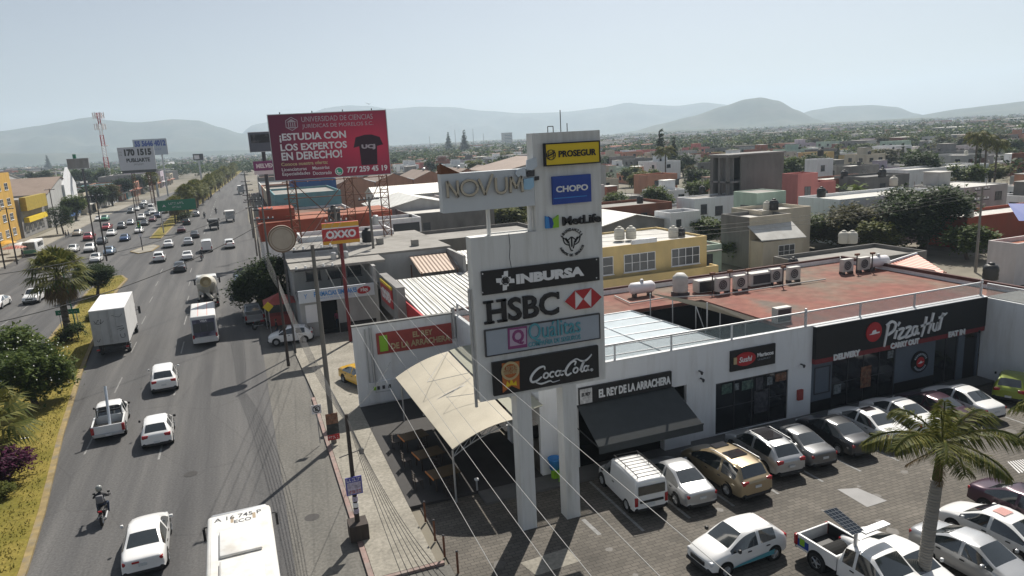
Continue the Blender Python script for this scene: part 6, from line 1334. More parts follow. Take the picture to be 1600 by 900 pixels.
for s_, a, b_, c, d in (('Licenciaturas', .065, .275, .135, .185), ('Especialidades', .065, .30, .05, .115), ('Maestrías', .325, .47, .135, .185), ('Doctorado', .325, .485, .05, .105)): text(p, s_, U(a), U(b_), V_(c), V_(d), 0, ff, .02, .01)
text(p, '777 259 45 19', U(.62), U(.975), V_(.055), V_(.145), 0, ff, .03, .03)
MB().sign(disc(U(.55), V_(.085), h*.055), -.02, 0).build('green_disc', mat('whats_green', (.02, .35, .20), .5, var=0), p)
merge(ring(U(.55), V_(.085), h*.058, h*.012, -.03, 0), ring(U(.55), V_(.085), h*.028, h*.018, -.04, -.02, 130, 320, 12)).build('handset_emblem', ff, p)
MB().sign([(U(x), V_(z)) for x, z in ((.72, .60), (.80, .635), (.86, .635), (.93, .59), (.955, .47), (.90, .45), (.89, .16), (.75, .16), (.745, .46), (.695, .44))], -.02, 0).build('dark_shirt', mat('maroon_dark', (.03, .006, .018), .6, var=0), p)
text(p, 'UCJ', U(.765), U(.885), V_(.40), V_(.485), -.02, fg, .02, .06)
hx_ = [(U(.19)+h*.1*math.sin(k*math.pi/3), V_(.855)+h*.1*math.cos(k*math.pi/3)) for k in range(7)]
mb = ribbon(hx_, h*.012, -.02, 0, 1)
for k in range(4): x = U(.19)+(k-1.5)*h*.032; mb = merge(mb, ribbon([(x, V_(.81)), (x, V_(.875))], h*.014, -.02, 0, 1))
mb.sign([(U(.19)-h*.075, V_(.88)), (U(.19)+h*.075, V_(.88)), (U(.19), V_(.93))], -.02, 0); mb.sign([(U(.19)-h*.07, V_(.79)), (U(.19)+h*.07, V_(.79)), (U(.19)+h*.07, V_(.805)), (U(.19)-h*.07, V_(.805))], -.02, 0); mb.build('temple_emblem', fg, p)
lg_ = MB(); z0 = t.location.z
for x in (1.2, 3.9, 7.4, 10.6, 12.6): pass
for x in (1.6, w*.62, w*.93):
    l_ = MB(); lattice(l_, (x, .9, 6.6-z0), (x, .9, .0), .45, 8, .05); l_.build('lattice_leg', M_['rust'], t)
b = MB()
for x0, x1 in ((1.6, w*.62), (w*.62, w*.93)):
    b.tube((x0, .9, 6.8-z0), (x1, .9, -.2), .05, 5); b.tube((x1, .9, 6.8-z0), (x0, .9, -.2), .05, 5)
for z in (-.3, -2.2, -4.2): b.tube((.6, .9, z), (w*.96, .9, z), .05, 5)
for k in range(9): b.tube((.6+k*(w-1)/8.5, .6, -.4), (.6+k*(w-1)/8.5, 3.0, -.4), .03, 4)
b.tube((.6, 3, -.4), (w*.95, 3, -.4), .03, 4); b.build('bracing', M_['rust'], t)
b = MB(); [b.box(x-.05, x+.05, -.05, .3, h+.08, h+.28) for x in (w*.1, w*.37, w*.63, w*.88)]; b.build('top_lamp_bracket', M_['dark_steel'], t)
bd_ = thing('bird', 'small dark bird flying above the crimson billboard', 'bird', CP+ray(577, 163)*78); b = MB(); b.add([(-.5, 0, .25), (0, -.12, 0), (.0, .22, 0), (.45, .1, .3), (0, .5, .1), (0, -.3, .05)], [(0, 1, 2), (1, 3, 2), (1, 2, 4), (5, 1, 2)]); b.build('body', M_['black_letter'], bd_)
mat('bill_grey_blue', (.40, .45, .52), .6, var=.05)
# smaller boards
t, p, w, h = board('picture_billboard', 'dark picture board on a thick post with magenta name panel, behind the crimson billboard', (387.5, 208), (424, 205.5), (391, 238), 112, 113, 'slate')
mb = MB(); mb.box(.3, w-.3, -.03, 0, h*.45, h*.9); mb.build('photo_print', mat('photo_dark', (.02, .025, .03), .5, var=.8, scale=.7, dirt=(.3, .3, .3), dirt_amt=.6, dscale=.8), p)
MB().tube((w*.55, .3, -t.location.z), (w*.55, .3, 0), .3, 12).build('post', M_['dark_steel'], t)
q = MB().box(.2, w+.3, -.1, .3, -3.0, -1.5).build('name_panel', M_['purple'], t); text(q, 'MELVEX', .6, w-.1, -2.6, -1.9, -.1, ff, .02, .05); MB().box(.2, w+.3, -.06, .3, -3.6, -3.02).build('white_strip', ff, t)
t, p, w, h = board('number_billboard', 'pale billboard reading 170 1515 beside the far shop row', (183, 231.5), (239, 228.5), (187, 267), 240, 242, 'bill_white')
MATS['board_pale'] = mat('board_pale', (.50, .51, .55), .6, var=.03); p.data.materials[0] = MATS['board_pale']
text(p, '170 1515', w*.17, w*.93, h*.62, h*.93, 0, M_['black_letter'], .04, .06); text(p, 'PUBLIARTE', w*.2, w*.86, h*.34, h*.52, 0, M_['black_letter'], .04, .04); fine_print(p, w*.38, w*.66, h*.2, h*.27, 0, M_['black_letter'], 9); fine_print(p, w*.03, w*.11, h*.66, h*.72, 0, M_['black_letter'], 1); fine_print(p, w*.03, w*.11, h*.77, h*.83, 0, M_['black_letter'], 3)
b = MB(); [lattice(b, (x, .8, -t.location.z), (x, .8, 0), .4, 6, .06) for x in (w*.3, w*.75)]; b.build('lattice_leg', M_['rust'], t); MB().box(.3, w-.2, .2, 2.2, -1.0, -.1).build('catwalk', M_['dark_steel'], t)
t, p, w, h = board('phone_billboard', 'pale blue billboard with telephone digits half hidden behind the 170 1515 board', (207, 219), (259, 216), (209, 244), 300, 302, 'bill_grey_blue')
text(p, '55 5646 4012', w*.04, w*.97, h*.55, h*.93, 0, M_['blue'], .04, .06); fine_print(p, w*.62, w*.82, h*.3, h*.4, 0, M_['blue'], 2)
MB().tube((w*.5, .5, -t.location.z), (w*.5, .5, 0), .5, 10).tube((w*.8, .5, -t.location.z), (w*.8, .5, 0), .3, 10).build('post', M_['steel'], t)
t, p, w, h = board('blank_billboard', 'dull brown back of a billboard on a single dark pole by the warehouses', (104, 249), (137, 247), (106, 264.5), 220, 221, 'slate'); p.data.materials[0] = WM['grey']
MB().tube((w*.65, .3, -t.location.z), (w*.65, .3, 0), .35, 10).build('post', M_['dark_steel'], t); MB().box(w*.3, w*.45, 0, .3, h+.09, h+1.4).build('green_box', M_['green_sign'], t)
t, p, w, h = board('distant_billboard', 'small dark billboard far off above the palm avenue', (301, 241), (317, 240), (302, 251), 420, 421, 'black_panel'); MB().box(w*.1, w*.6, -.05, 0, h*.2, h*.8).build('pale_print', ff, p); MB().tube((w*.5, .3, -t.location.z), (w*.5, .3, 0), .5, 8).build('post', M_['steel'], t)
# telecom mast
p = far(172, 290, 460); p = Vector((p.x, p.y, 0)); q = far(159, 190, 460)
t = thing('telecom_mast', 'red and white lattice telecom mast crowned with antennas, rising beyond the shops', 'mast', p); H_ = 42
rd_ = MB(); wh_ = MB()
for k in range(7): lattice(rd_ if k % 2 == 0 else wh_, (0, 0, H_*k/7), (0, 0, H_*(k+1)/7), 1.3-.12*k, 4, .13)
rd_.build('red_section', M_['red'], t); wh_.build('white_section', M_['white_letter'], t)
an = MB(); [an.box(2.6*math.cos(a)-.3, 2.6*math.cos(a)+.3, 2.6*math.sin(a)-.3, 2.6*math.sin(a)+.3, z, z+3.2) for z in (H_-3, H_-9) for a in [k*math.pi/3 for k in range(6)]]; an.path([(2.6*math.cos(k*math.pi/3), 2.6*math.sin(k*math.pi/3), H_-1.5) for k in range(7)], .12, 4); an.build('panel_antenna', M_['white_letter'], t)
MB().lathe([(1.0, 0), (1.0, .5), (.7, .6)], 12, (1.6, 0, 24)).build('dish', M_['white_letter'], t)

# ---------------------------------------------------------------- shop pole signs
p = at(549, 536); t = thing('shop_pole_sign', 'tall red pole carrying red and yellow shop sign above the chemist', 'sign', (p.x, p.y, .13), 0)
Yp = p.y; a = onY(502, 352, Yp); b_ = onY(563, 378, Yp); w = b_.x-a.x; zt = onY(532, 347, Yp).z; zb = onY(532, 381, Yp).z
MB().tube((0, .2, 0), (0, .2, zb), .16, 12).build('pole', mat('pole_red', (.17, .018, .022), .6, var=.2), t)
x0, x1 = a.x-p.x, b_.x-p.x
s_ = bevel_box(x0, x1, 0, .4, zb-.13, zt-.13, .08).build('sign_box', M_['red'], t)
MB().box(x0+.02, x1-.02, -.03, .43, zt-.13-.42, zt-.16).build('yellow_top', mat('amber', (.62, .33, .03), .5, var=.05), s_); MB().box(x0+.02, x1-.02, -.03, .43, zb-.1, zb+.18).build('yellow_foot', M_['amber'], s_)
MB().box(x0+.02, x1-.02, -.02, .42, zt-.13-.52, zt-.13-.42).build('white_line', ff, s_)
text(s_, 'OXXO', x0+.3, x1-.3, zb+.38, zt-.82, -.01, ff, .03, .05)
p = at(440, 470); Yd = 62.0; c = onY(441, 376, Yd)
t = thing('round_pole_sign', 'round pale disc sign with brown rim on a slim pole over the chemist roof', 'sign', (c.x, Yd, .13))
MB().tube((0, .2, 0), (0, .2, c.z-1.0), .09, 10).build('pole', M_['dark_steel'], t); MB().sign(disc(0, c.z, 1.14, 36), 0, .3).build('disc', mat('disc_cream', (.38, .33, .27), .6, var=.1), t); ring(0, c.z, 1.08, .1, -.03, .3, n=36).build('rim', mat('rim_brown', (.16, .1, .06), .6), t); ring(0, c.z, .88, .03, -.02, .0, n=36).build('inner_line', M_['rim_brown'], t)

# ---------------------------------------------------------------- road furniture
def upole(px, py, top, label, r=.15, arms=1, name='utility_pole', lean=0.0, m='pole_concrete', base_z=.13, attach=None):
    p = at(px, py, base_z); t = thing(name, label, 'pole', (p.x, p.y, base_z))
    MB().tube((0, 0, 0), (lean, 0, top), r, 12, r*.62).build('shaft', MATS[m], t)
    for k in range(arms):
        z = top-.35-k*1.1; a = MB().box(-1.1+lean, 1.1+lean, -.06, .06, z, z+.12); a.build('crossarm', M_['dark_steel'], t)
        ins = MB(); [ins.lathe([(.05, 0), (.075, .06), (.05, .12), (.065, .18)], 8, (x+lean, 0, z+.12)) for x in (-1.0, -.5, .5, 1.0)]; ins.build('insulator', M_['white_letter'], t)
    return t, p
mat('pole_concrete', (.17, .16, .145), .85, var=.15, scale=3, stretch=(1, 1, .3)); mat('pole_wood', (.05, .04, .035), .85, var=.25, scale=3, stretch=(3, 3, .3))
tA, pA = upole(561, 838, 5.9, 'dark wooden pole on block base with blue notice, by the red kerb', .12, 0, m='pole_wood')
MB().box(-.42, .42, -.42, .42, 0, .75).build('block_base', M_['pole_wood'], tA)
nt_ = MB().box(-.36, .36, -.17, -.13, 2.15, 3.0).build('blue_notice', mat('notice_blue', (.10, .10, .35), .6, var=.1), tA); MB().box(-.3, .3, -.18, -.172, 2.2, 2.75).build('pale_print', mat('notice_pale', (.4, .36, .45), .6, var=.5, scale=9), nt_); fine_print(nt_, -.3, .3, 2.8, 2.94, -.17, ff, 2); fine_print(nt_, -.2, .27, 2.25, 2.37, -.185, M_['red'], 3)
for z, m_ in ((1.9, 'notice_pale'), (1.6, 'white_letter'), (1.3, 'notice_pale')): MB().tube((0, 0, z-.12), (0, 0, z+.1), .125, 12).build('paper_sticker', M_[m_], tA)
b = MB(); b.tube((-.5, -.1, 4.0), (.5, .1, 4.1), .025, 5); b.box(.4, .6, .02, .16, 3.9, 4.15); b.build('bracket', M_['dark_steel'], tA)
tB, pB = upole(522, 692, 12.0, 'tall concrete pole with crossarm and posters at its foot beside the terrace', .165, 2)
for z, m_ in ((1.1, 'photo_dark'), (1.75, 'poster_food')): MB().box(-.35, .35, -.24, -.2, z-.45, z+.2).build('poster', M_[m_], tB)
q = MB().box(-.35, .35, -.24, -.2, .3, .63).build('poster', M_['red'], tB); fine_print(q, -.28, .28, .4, .54, -.24, ff, 5)
p = at(503, 692, .13); t = thing('no_parking_sign', 'square no parking sign on a slim post by the poster covered pole', 'sign', (p.x-.1, p.y, .13)); MB().tube((0, 0, 0), (0, 0, 2.3), .03, 8).build('post', M_['steel'], t)
q = MB().box(-.28, .28, -.05, -.03, 1.9, 2.45).build('plate', ff, t); ring(0, 2.19, .2, .045, -.06, -.05).build('ring', M_['black_letter'], q); text(q, 'E', -.08, .08, 2.07, 2.31, -.05, M_['black_letter'], .01, .05); ribbon([(-.14, 2.33), (.14, 2.05)], .045, -.062, -.05, 1).build('slash', M_['black_letter'], q)
tC, pC = upole(451, 572, 7.5, 'short dark pole with bundled cables at the edge of the pavement', .13, 0, m='pole_wood')
tD, pD = upole(541, 500, 11.5, 'concrete pole with transformer frame in front of the chemist doorway', .18, 2)
MB().box(-1.0, 1.0, -.2, .2, 6.0, 6.15).build('platform', M_['dark_steel'], tD); trf = MB(); [trf.lathe([(.24, 0), (.28, .1), (.28, .8), (.2, .9)], 14, (x, 0, 6.15)) for x in (-.6, .6)]; trf.build('transformer', M_['steel'], tD)
tE, pE = upole(592, 480, 12.0, 'concrete pole with transformer beside the corner shop fascia', .18, 1); MB().lathe([(.28, 0), (.32, .1), (.32, .9), (.2, 1.0)], 14, (.5, 0, 9)).build('transformer', M_['steel'], tE)
k = 0
for px, py, h_ in ((428, 470, 11), (410, 430, 11), (402, 400, 10.5), (396, 372, 11), (392, 350, 10.5), (389, 330, 11), (388, 315, 10.5)):
    lb = 'slim utility pole in the kerbside line %s' % ('by the parked silver pickup', 'by the dark kerbside tree', 'just past the dark kerbside tree', 'facing the orange building', 'beyond the orange building', 'far along past the magenta panel', 'last before the road narrows')[k]
    upole(px, py, h_, lb, .15, 2 if k < 4 else 1); k += 1
for px, py, h_, lb in ((27, 413, 10, 'dark pole on the far pavement near the yellow flats'), (8, 420, 10, 'dark pole at the frame edge by the yellow flats'), (90, 366, 11, 'pole beside the clipped cube tree'), (167, 408, 11.5, 'paired slim pole on the far kerb of the junction'), (152, 400, 11, 'slim pole behind the fan palm on the far kerb'), (215, 352, 9, 'traffic light pole by the oncoming queue')): upole(px, py, h_, lb, .14, 1, m='pole_wood')
p = at(223, 391, .15); t = thing('traffic_light', 'green cased traffic light on the island in the junction', 'traffic light', p); MB().tube((0, 0, 0), (0, 0, 5.2), .09, 8).build('post', M_['dark_steel'], t); hd = MB().box(-.25, .25, -.2, .2, 4.3, 5.5).build('lamp_head', M_['green_sign'], t)
for z, m_ in ((4.55, 'lime'), (4.9, 'yellow'), (5.25, 'red')): MB().sign(disc(0, z, .12, 10), -.23, -.2).build('lens', M_[m_], hd)
MB().sign([(-.3, 2.6), (.3, 2.6), (.3, 3.2), (-.3, 3.2)], -.12, -.08).build('plate', ff, t)
p = at(256, 364, .17); t = thing('road_gantry_sign', 'green overhead road sign on a curved arm above the far median', 'road sign', p); MB().tube((0, 0, 0), (0, 0, 7.2), .14, 8).tube((-.3, 0, 6.6), (7, 0, 6.6), .08, 6).build('arm', M_['steel'], t); q = MB().box(-.5, 7.5, -.15, -.05, 4.9, 7.3).build('green_panel', M_['green_sign'], t); fine_print(q, 1.9, 5.2, 6.3, 6.75, -.15, ff, 6); fine_print(q, 2.6, 4.4, 5.5, 5.85, -.15, ff, 7); MB().sign([(.5, 5.8), (.9, 6.4), (1.3, 5.8), (.9, 5.95)], -.17, -.15).build('arrow', ff, q)
p = at(113, 522, .17); t = thing('green_street_sign', 'long green street name board on two posts under the fan palm', 'road sign', p, 0)
MB().tube((-.8, 0, 0), (-.8, 0, 2.6), .04, 8).tube((.7, 0, 0), (.7, 0, 2.6), .04, 8).build('post', M_['steel'], t); q = MB().box(-1.1, 1.0, -.08, -.03, 2.1, 2.6).build('green_panel', M_['green_sign'], t); fine_print(q, -.9, .8, 2.27, 2.43, -.08, ff, 8)
p = at(123, 528, .17); t = thing('slim_post', 'slim leaning green post on the grass beside the fan palm', 'pole', p); MB().tube((0, 0, 0), (-.3, 0, 6.5), .06, 8).build('shaft', M_['green_sign'], t)
for k, (px, py, lb) in enumerate(((665, 815, 'nearest the terrace'), (680, 845, 'second from the terrace'), (695, 870, 'third from the terrace'), (716, 896, 'at the driveway corner'))):
    p = at(px, py); t = thing('bollard', 'rusty dark metal bollard between driveway and car park, '+lb, 'bollard', p, 0, 'bollards beside the driveway'); MB().tube((0, 0, 0), (0, 0, 1.0), .05, 10).build('post', M_['rust'], t); MB().lathe([(.055, 1.0), (.06, 1.03), (.03, 1.06)], 10).build('cap', M_['dark_steel'], t)
p = at(746, 770); t = thing('short_post', 'short pale marker post on the paving by the terrace edge', 'bollard', p); MB().tube((0, 0, 0), (0, 0, .7), .05, 8).build('post', M_['steel'], t); MB().box(-.09, .09, -.09, .09, .7, .78).build('cap', M_['white_letter'], t)
# solar street lamp
p = at(1333, 915); t = thing('solar_lamp', 'solar street lamp with tilted panel and flat lamp head over the second row', 'street lamp', (p.x, p.y, 0)); Yl = p.y
zt = onY(1335, 830, Yl).z; MB().tube((0, 0, 0), (0, 0, zt), .07, 10).build('pole', M_['steel'], t)
def slab(c, ax, ay, hw, hh, th):
    ax, ay = Vector(ax).normalized(), Vector(ay).normalized(); n = ax.cross(ay); c = Vector(c); b = MB()
    v = [c+ax*sx*hw+ay*sy*hh+n*sz*th for sz in (-1, 1) for sx, sy in ((-1, -1), (1, -1), (1, 1), (-1, 1))]
    return b.add(v, [(3, 2, 1, 0), (4, 5, 6, 7), (0, 1, 5, 4), (1, 2, 6, 5), (2, 3, 7, 6), (3, 0, 4, 7)])
sp = slab((-.35, .25, zt+.35), (1, -.1, .05), (-.45, .75, .55), .28, .62, .02).build('solar_panel', mat('solar_cell', (.10, .12, .15), .2, .3, var=.05), t)
b = MB(); ax, ay = Vector((1, -.1, .05)).normalized(), Vector((-.45, .75, .55)).normalized(); nn = ax.cross(ay); c0 = Vector((-.35, .25, zt+.35))+nn*.024
for i in range(-4, 5): b.tube(c0+ax*-.28+ay*.62*i/4, c0+ax*.28+ay*.62*i/4, .006, 4)
for i in (-2, -1, 0, 1, 2): b.tube(c0+ax*.28*i/2-ay*.62, c0+ax*.28*i/2+ay*.62, .006, 4)
b.build('cell_grid', M_['white_letter'], sp); slab((.75, -.15, zt+.02), (1, .1, -.03), (-.1, 1, .0), .7, .16, .03).build('lamp_head', M_['alu'], t); MB().tube((0, 0, zt), (-.3, .2, zt+.3), .03, 6).tube((0, 0, zt-.05), (.2, 0, zt), .03, 6).build('arm', M_['steel'], t)

# ---------------------------------------------------------------- cables
mat('cable_dark', (.03, .03, .03), .6, var=0); mat('cable_pale', (.34, .34, .33), .5, var=0)
def cable(a, b, label, m='cable_dark', r=.014, sag=.35, group='overhead cables', n=18):
    a, b = Vector(a), Vector(b); ps = [a.lerp(b, i/n)-Vector((0, 0, 4*sag*(i/n)*(1-i/n))) for i in range(n+1)]
    o = MB().path([tuple(p) for p in ps], r, 5).build('overhead_cable', MATS[m]); tag(o, label, 'cable', group)
tB_top = lambda dx, k=0: Vector((pB.x+dx, pB.y, .13+12.0-.2-k*1.1))
far_top = lambda dx, k=0: Vector((pC.x+dx+.5, 78, 11.5-k*1.0))
for i, (x, y, z, fx, fy, fz) in enumerate(((785, 900, 10.2, 486, 374, 11.8), (880, 900, 11, 507, 382, 11.9), (938, 900, 11.2, 525, 386, 11.9), (1050, 900, 11.6, 541, 384, 12), (1168, 900, 12.0, 556, 388, 12))):
    a = at(x, y, z); bq = CP+ray(fx, fy)*(70); d = (a-bq); a2 = a+d*.12
    cable(bq, a2, 'pale high cable crossing from the chemist towards the car park, %s' % ('lowest strand', 'second strand', 'middle strand', 'fourth strand', 'highest strand')[i], 'cable_pale', .0065, .5)
for i in range(4):
    cable((pD.x-.9+.6*i, pD.y, 11.3), (pB.x-1.0+.6*i, pB.y, 11.9), 'dark cable between the two tall concrete poles, strand %s' % ('nearest the road', 'second in', 'third in', 'nearest the shops')[i])
    cable((pD.x-.9+.6*i, pD.y, 11.3), (1.0+.4*i, 105, 11.2), 'dark cable running from the transformer frame up the avenue, strand %s' % ('nearest the road', 'second in', 'third in', 'nearest the shops')[i])
A6 = Vector((pA.x, pA.y, 5.9))
for i in range(7):
    cable(A6+Vector((.04*i, 0, -.12*i)), Vector((pC.x, pC.y, 7.4-.14*i)), 'slack dark cable from the notice pole to the short dark pole, %s of the bundle' % ('top', 'second', 'third', 'fourth', 'fifth', 'sixth', 'lowest')[i], r=.014, sag=.5+.12*i)
    cable(A6+Vector((.04*i, 0, -.12*i)), at(640+i*14, 930, 3.6), 'dark cable from the notice pole to the driveway corner, %s of the bundle' % ('top', 'second', 'third', 'fourth', 'fifth', 'sixth', 'lowest')[i], r=.012, sag=.3+.08*i)
    cable(Vector((pC.x, pC.y, 7.4-.14*i)), Vector((1.4, 92, 9.5-.3*i)), 'dark cable from the short dark pole up the avenue, %s of the bundle' % ('top', 'second', 'third', 'fourth', 'fifth', 'sixth', 'lowest')[i], r=.014, sag=.6+.1*i)
cable(at(-10, 505, 7.0), (pC.x, 75, 10.5), 'long black cable spanning the whole road above the box truck', r=.035, sag=1.0); cable(at(-10, 430, 9), (1.5, 98, 10.5), 'long black cable spanning the road near the junction', r=.03, sag=1.0)
cable(A6, (8.2, 46.2, 3.0), 'thin dark service cable from the notice pole to the white back wall', r=.012, sag=.3)
for i in range(3): cable((26, 57.0, 8+.4*i), (74, 54, 8.6+.4*i), 'thin dark cable strung behind the plaza roof, %s' % ('lowest', 'middle', 'highest')[i], r=.015, sag=.8)

# ---------------------------------------------------------------- roof equipment
def ac_unit(q, label, z=5.0, s=1.0, rot=0):
    p = at(q[0], q[1], z); t = thing('air_conditioner', label, 'air conditioner', (p.x, p.y, z), rot, 'air conditioners on the plaza roof'); w, h = .55*s, 1.05*s
    bevel_box(-w, w, -.22, .22, .22, h+.22, .03).build('casing', M_['ac_white'], t); MB().sign(disc(-.08*s, .22+h*.5, .40*s, 24), -.235, -.2).build('fan_grille', M_['ac_dark'], t)
    g_ = merge(ring(-.08*s, .22+h*.5, .38*s, .03, -.25, -.235), ring(-.08*s, .22+h*.5, .24*s, .02, -.25, -.235), ring(-.08*s, .22+h*.5, .1*s, .02, -.25, -.235)); g_.build('grille_ring', M_['steel'], t)
    b = MB(); [b.box(sx*w*.8-.04, sx*w*.8+.04, -.3, .3, 0, .22) for sx in (-1, 1)]; b.build('stand', M_['dark_steel'], t)
mat('ac_white', (.52, .51, .48), .6, var=.06, dirt=(.35, .33, .3), dirt_amt=.5, dscale=2); mat('ac_dark', (.05, .05, .055), .6)
for q, lb in (((1128, 459), 'first in the line behind the sail'), ((1156, 455), 'second in the line behind the sail'), ((1211, 444), 'third in the line, past the long grille'), ((1239, 441), 'last in the line before the dark tank'), ((1322, 428), 'paired by the gas tank, the farther out'), ((1348, 425), 'paired by the gas tank, touching it')): ac_unit(q, 'white fan condenser on the red roof, '+lb)
p = at(1186, 446, 5); t = thing('condenser_bank', 'long white condenser with dark side grille between the fan units', 'air conditioner', (p.x, p.y, 5)); bevel_box(-1.1, 1.1, -.4, .4, .1, 1.1, .04).build('casing', M_['ac_white'], t); MB().box(-.9, .9, -.42, -.4, .25, .95).build('grille', M_['ac_dark'], t)
p = at(1102, 456, 5); t = thing('open_condenser', 'grey condenser with open dark front next to the white drum', 'air conditioner', (p.x, p.y, 5)); bevel_box(-.9, .9, -.4, .4, .05, 1.0, .04).build('casing', M_['ac_white'], t); MB().box(-.8, .8, -.43, -.4, .12, .9).build('opening', M_['black_letter'], t)
p = at(1221, 503, 5.0); t = thing('parapet_condenser', 'small pale condenser against the glass balustrade', 'air conditioner', (p.x, p.y, 5)); bevel_box(-.6, .6, -.25, .25, .0, 1.0, .03).build('casing', M_['ac_white'], t); MB().box(-.5, .5, -.27, -.25, .1, .9).build('grille', M_['ac_dark'], t)
p = at(1063, 462, 5); t = thing('white_drum', 'ribbed white evaporative drum on a short stand at the roof edge', 'cooler', (p.x, p.y, 5)); pr = [(.5, .3)]+[(.55+.05*(i % 2), .35+i*.12) for i in range(10)]+[(.45, 1.6), (.3, 1.75)]; MB().lathe(pr, 18).build('drum', M_['ac_white'], t, True); MB().box(-.5, .5, -.5, .5, 0, .3).build('stand', M_['dark_steel'], t)
def gas_tank(q, label, z=5.0, L=1.1, r=.45):
    p = at(q[0], q[1], z); t = thing('gas_tank', label, 'gas tank', (p.x, p.y, z)); M = Matrix.Rotation(math.pi/2, 4, 'Y')
    MB().lathe([(.1, -L), (r*.7, -L*.93), (r, -L*.78), (r, L*.78), (r*.7, L*.93), (.1, L)], 20, (0, 0, r+.25), M=M).build('shell', M_['bill_white'], t, True); b = MB(); [b.box(sx*L*.6-.05, sx*L*.6+.05, -.3, .3, 0, .35) for sx in (-1, 1)]; b.build('saddle', M_['dark_steel'], t); MB().lathe([(.15, 0), (.15, .2), (.1, .25)], 10, (0, 0, 2*r+.2)).build('valve_cap', M_['steel'], t)
gas_tank((1003, 463), 'white gas tank on the dusty end of the red roof'); gas_tank((1371, 421), 'white gas tank beside the paired fan units')
def water_tank(p, label, dark=True, s=1.0, group='rooftop water tanks'):
    s *= .66
    t = thing('water_tank', label, 'water tank', p, 0, group); m = M_['tank_black'] if dark else M_['tank_white']
    MB().lathe([(.5*s, 0), (.56*s, .08*s), (.54*s, .3*s), (.57*s, .4*s), (.54*s, .6*s), (.57*s, .75*s), (.54*s, 1.0*s), (.42*s, 1.18*s), (.25*s, 1.24*s)], 16).build('body', m, t, True); MB().lathe([(.24*s, 1.24*s), (.24*s, 1.34*s), (.1*s, 1.4*s)], 12).build('lid', m, t, True); return t
mat('tank_black', (.02, .02, .021), .5, var=.05); mat('tank_white', (.5, .48, .42), .6, var=.06)
for q, z, dk, s, lb in (((1239, 420), 4.6, True, 1.2, 'squat black water tank at the end of the fan unit line'), ((1547, 437), 3.0, True, 1.7, 'large black water tank behind the balustrade corner post'), ((968, 374), 6.5, False, 1.5, 'cream water tank, street end of the pair on the yellow house'), ((986, 373), 6.5, False, 1.5, 'cream water tank, inner of the pair on the yellow house'), ((1052, 372), 6.5, False, 1.4, 'pale round water tank in the middle of the yellow house roof'), ((1064, 371), 6.5, True, 1.2, 'dark tank touching the pale round one on the yellow house'), ((523, 345), 8.0, True, 2.2, 'big black water tank in front of the orange band'), ((575, 378), 7.0, True, 1.7, 'black water tank beside the yellow topped shop sign'), ((1097, 302), 6.2, True, 1.5, 'black water tank on the arched window house'), ((1121, 300), 6.2, False, 1.2, 'white water tank on the arched window house'), ((1209, 328), 6.6, True, 1.6, 'black water tank on the cream annex'), ((1198, 328), 6.6, False, 1.3, 'white water tank on the cream annex'), ((1318, 380), 3.9, False, 1.6, 'cream tank pair behind the gas tank, nearer the trees'), ((1331, 380), 3.9, False, 1.6, 'cream tank pair behind the gas tank, nearer the lane'), ((1000, 318), 5.6, True, 1.5, 'black water tank above the brick house'), ((1026, 345), 3.6, False, 1.1, 'small white tank behind the long white yard wall'), ((1504, 328), 4.2, True, 1.7, 'black water tank on the red yard wall house'), ((1514, 340), 4.2, False, 1.4, 'silver water tank on the red yard wall house'), ((1283, 308), 6.5, True, 1.7, 'black water tank at the corner of the long white house'), ((1282, 244), 9, True, 2.0, 'black water tank on the white cube house'), ((1378, 277), 6, True, 2.0, 'black water tank on the dark block house'), ((1396, 290), 6, False, 1.8, 'white tank near the dark block house'), ((1319, 279), 5.5, True, 2, 'black water tank on the brick row house')):
    water_tank(at(q[0], q[1], z), lb, dk, s)
for k, (x, y) in enumerate(((1113, 459), (1140, 455), (1168, 453), (1223, 448), (1338, 427), (1362, 425))):
    p = at(x, y, 5); t = thing('vent_stack', 'thin dark vent stack with rusty cap beside a fan condenser, %s' % ('first from the sail', 'second from the sail', 'third from the sail', 'fourth from the sail', 'between the paired units', 'by the gas tank')[k], 'vent pipe', p, 0, 'vent stacks on the plaza roof'); MB().tube((0, 0, 0), (0, 0, 1.5), .05, 8).build('pipe', M_['dark_steel'], t); MB().box(-.2, .2, -.1, .1, 1.5, 1.66).build('cap', M_['rust'], t)
t = thing('roof_pipes', 'pale pipes running along the rear edge of the red roof', 'pipe', (27, 47.5, 5)); b = MB(); b.path([at(960, 462, 5.15), at(985, 474, 5.15), at(1040, 465, 5.15), at(1120, 461, 5.15), at(1290, 436, 5.15)], .05); wb(b, 'pipe', M_['ac_white'], t)
# shade sail over the courtyard
sl_ = thing('shade_sail', 'cream shade roof on thin steel posts over the dark courtyard', 'canopy', (20, 42, 5)); c4 = [at(1016, 458, 6.6), at(1105, 473, 6.6), at(1190, 500, 5.6), at(1165, 499, 5.6)]
b = MB(); b.add([tuple(v) for v in c4], [(0, 3, 2, 1)]); b.v += [(x, y, z-.04) for x, y, z in b.v]; b.f.append((4, 5, 6, 7)); b.m.append(0); wb(b, 'cloth', M_['cream_cloth'], sl_)
b = MB(); 
for u in (0, .25, .5, .75, 1):
    v = c4[0].lerp(c4[3], u); b.tube((v.x, v.y, .1), tuple(v), .04, 6)
v = c4[1]; b.tube((v.x, v.y, 5), tuple(v), .04, 6); b.tube(c4[0].lerp(c4[3], .5), (c4[0].lerp(c4[3], .8).x, c4[0].lerp(c4[3], .8).y, 1), .03, 6); wb(b, 'post', M_['steel'], sl_)

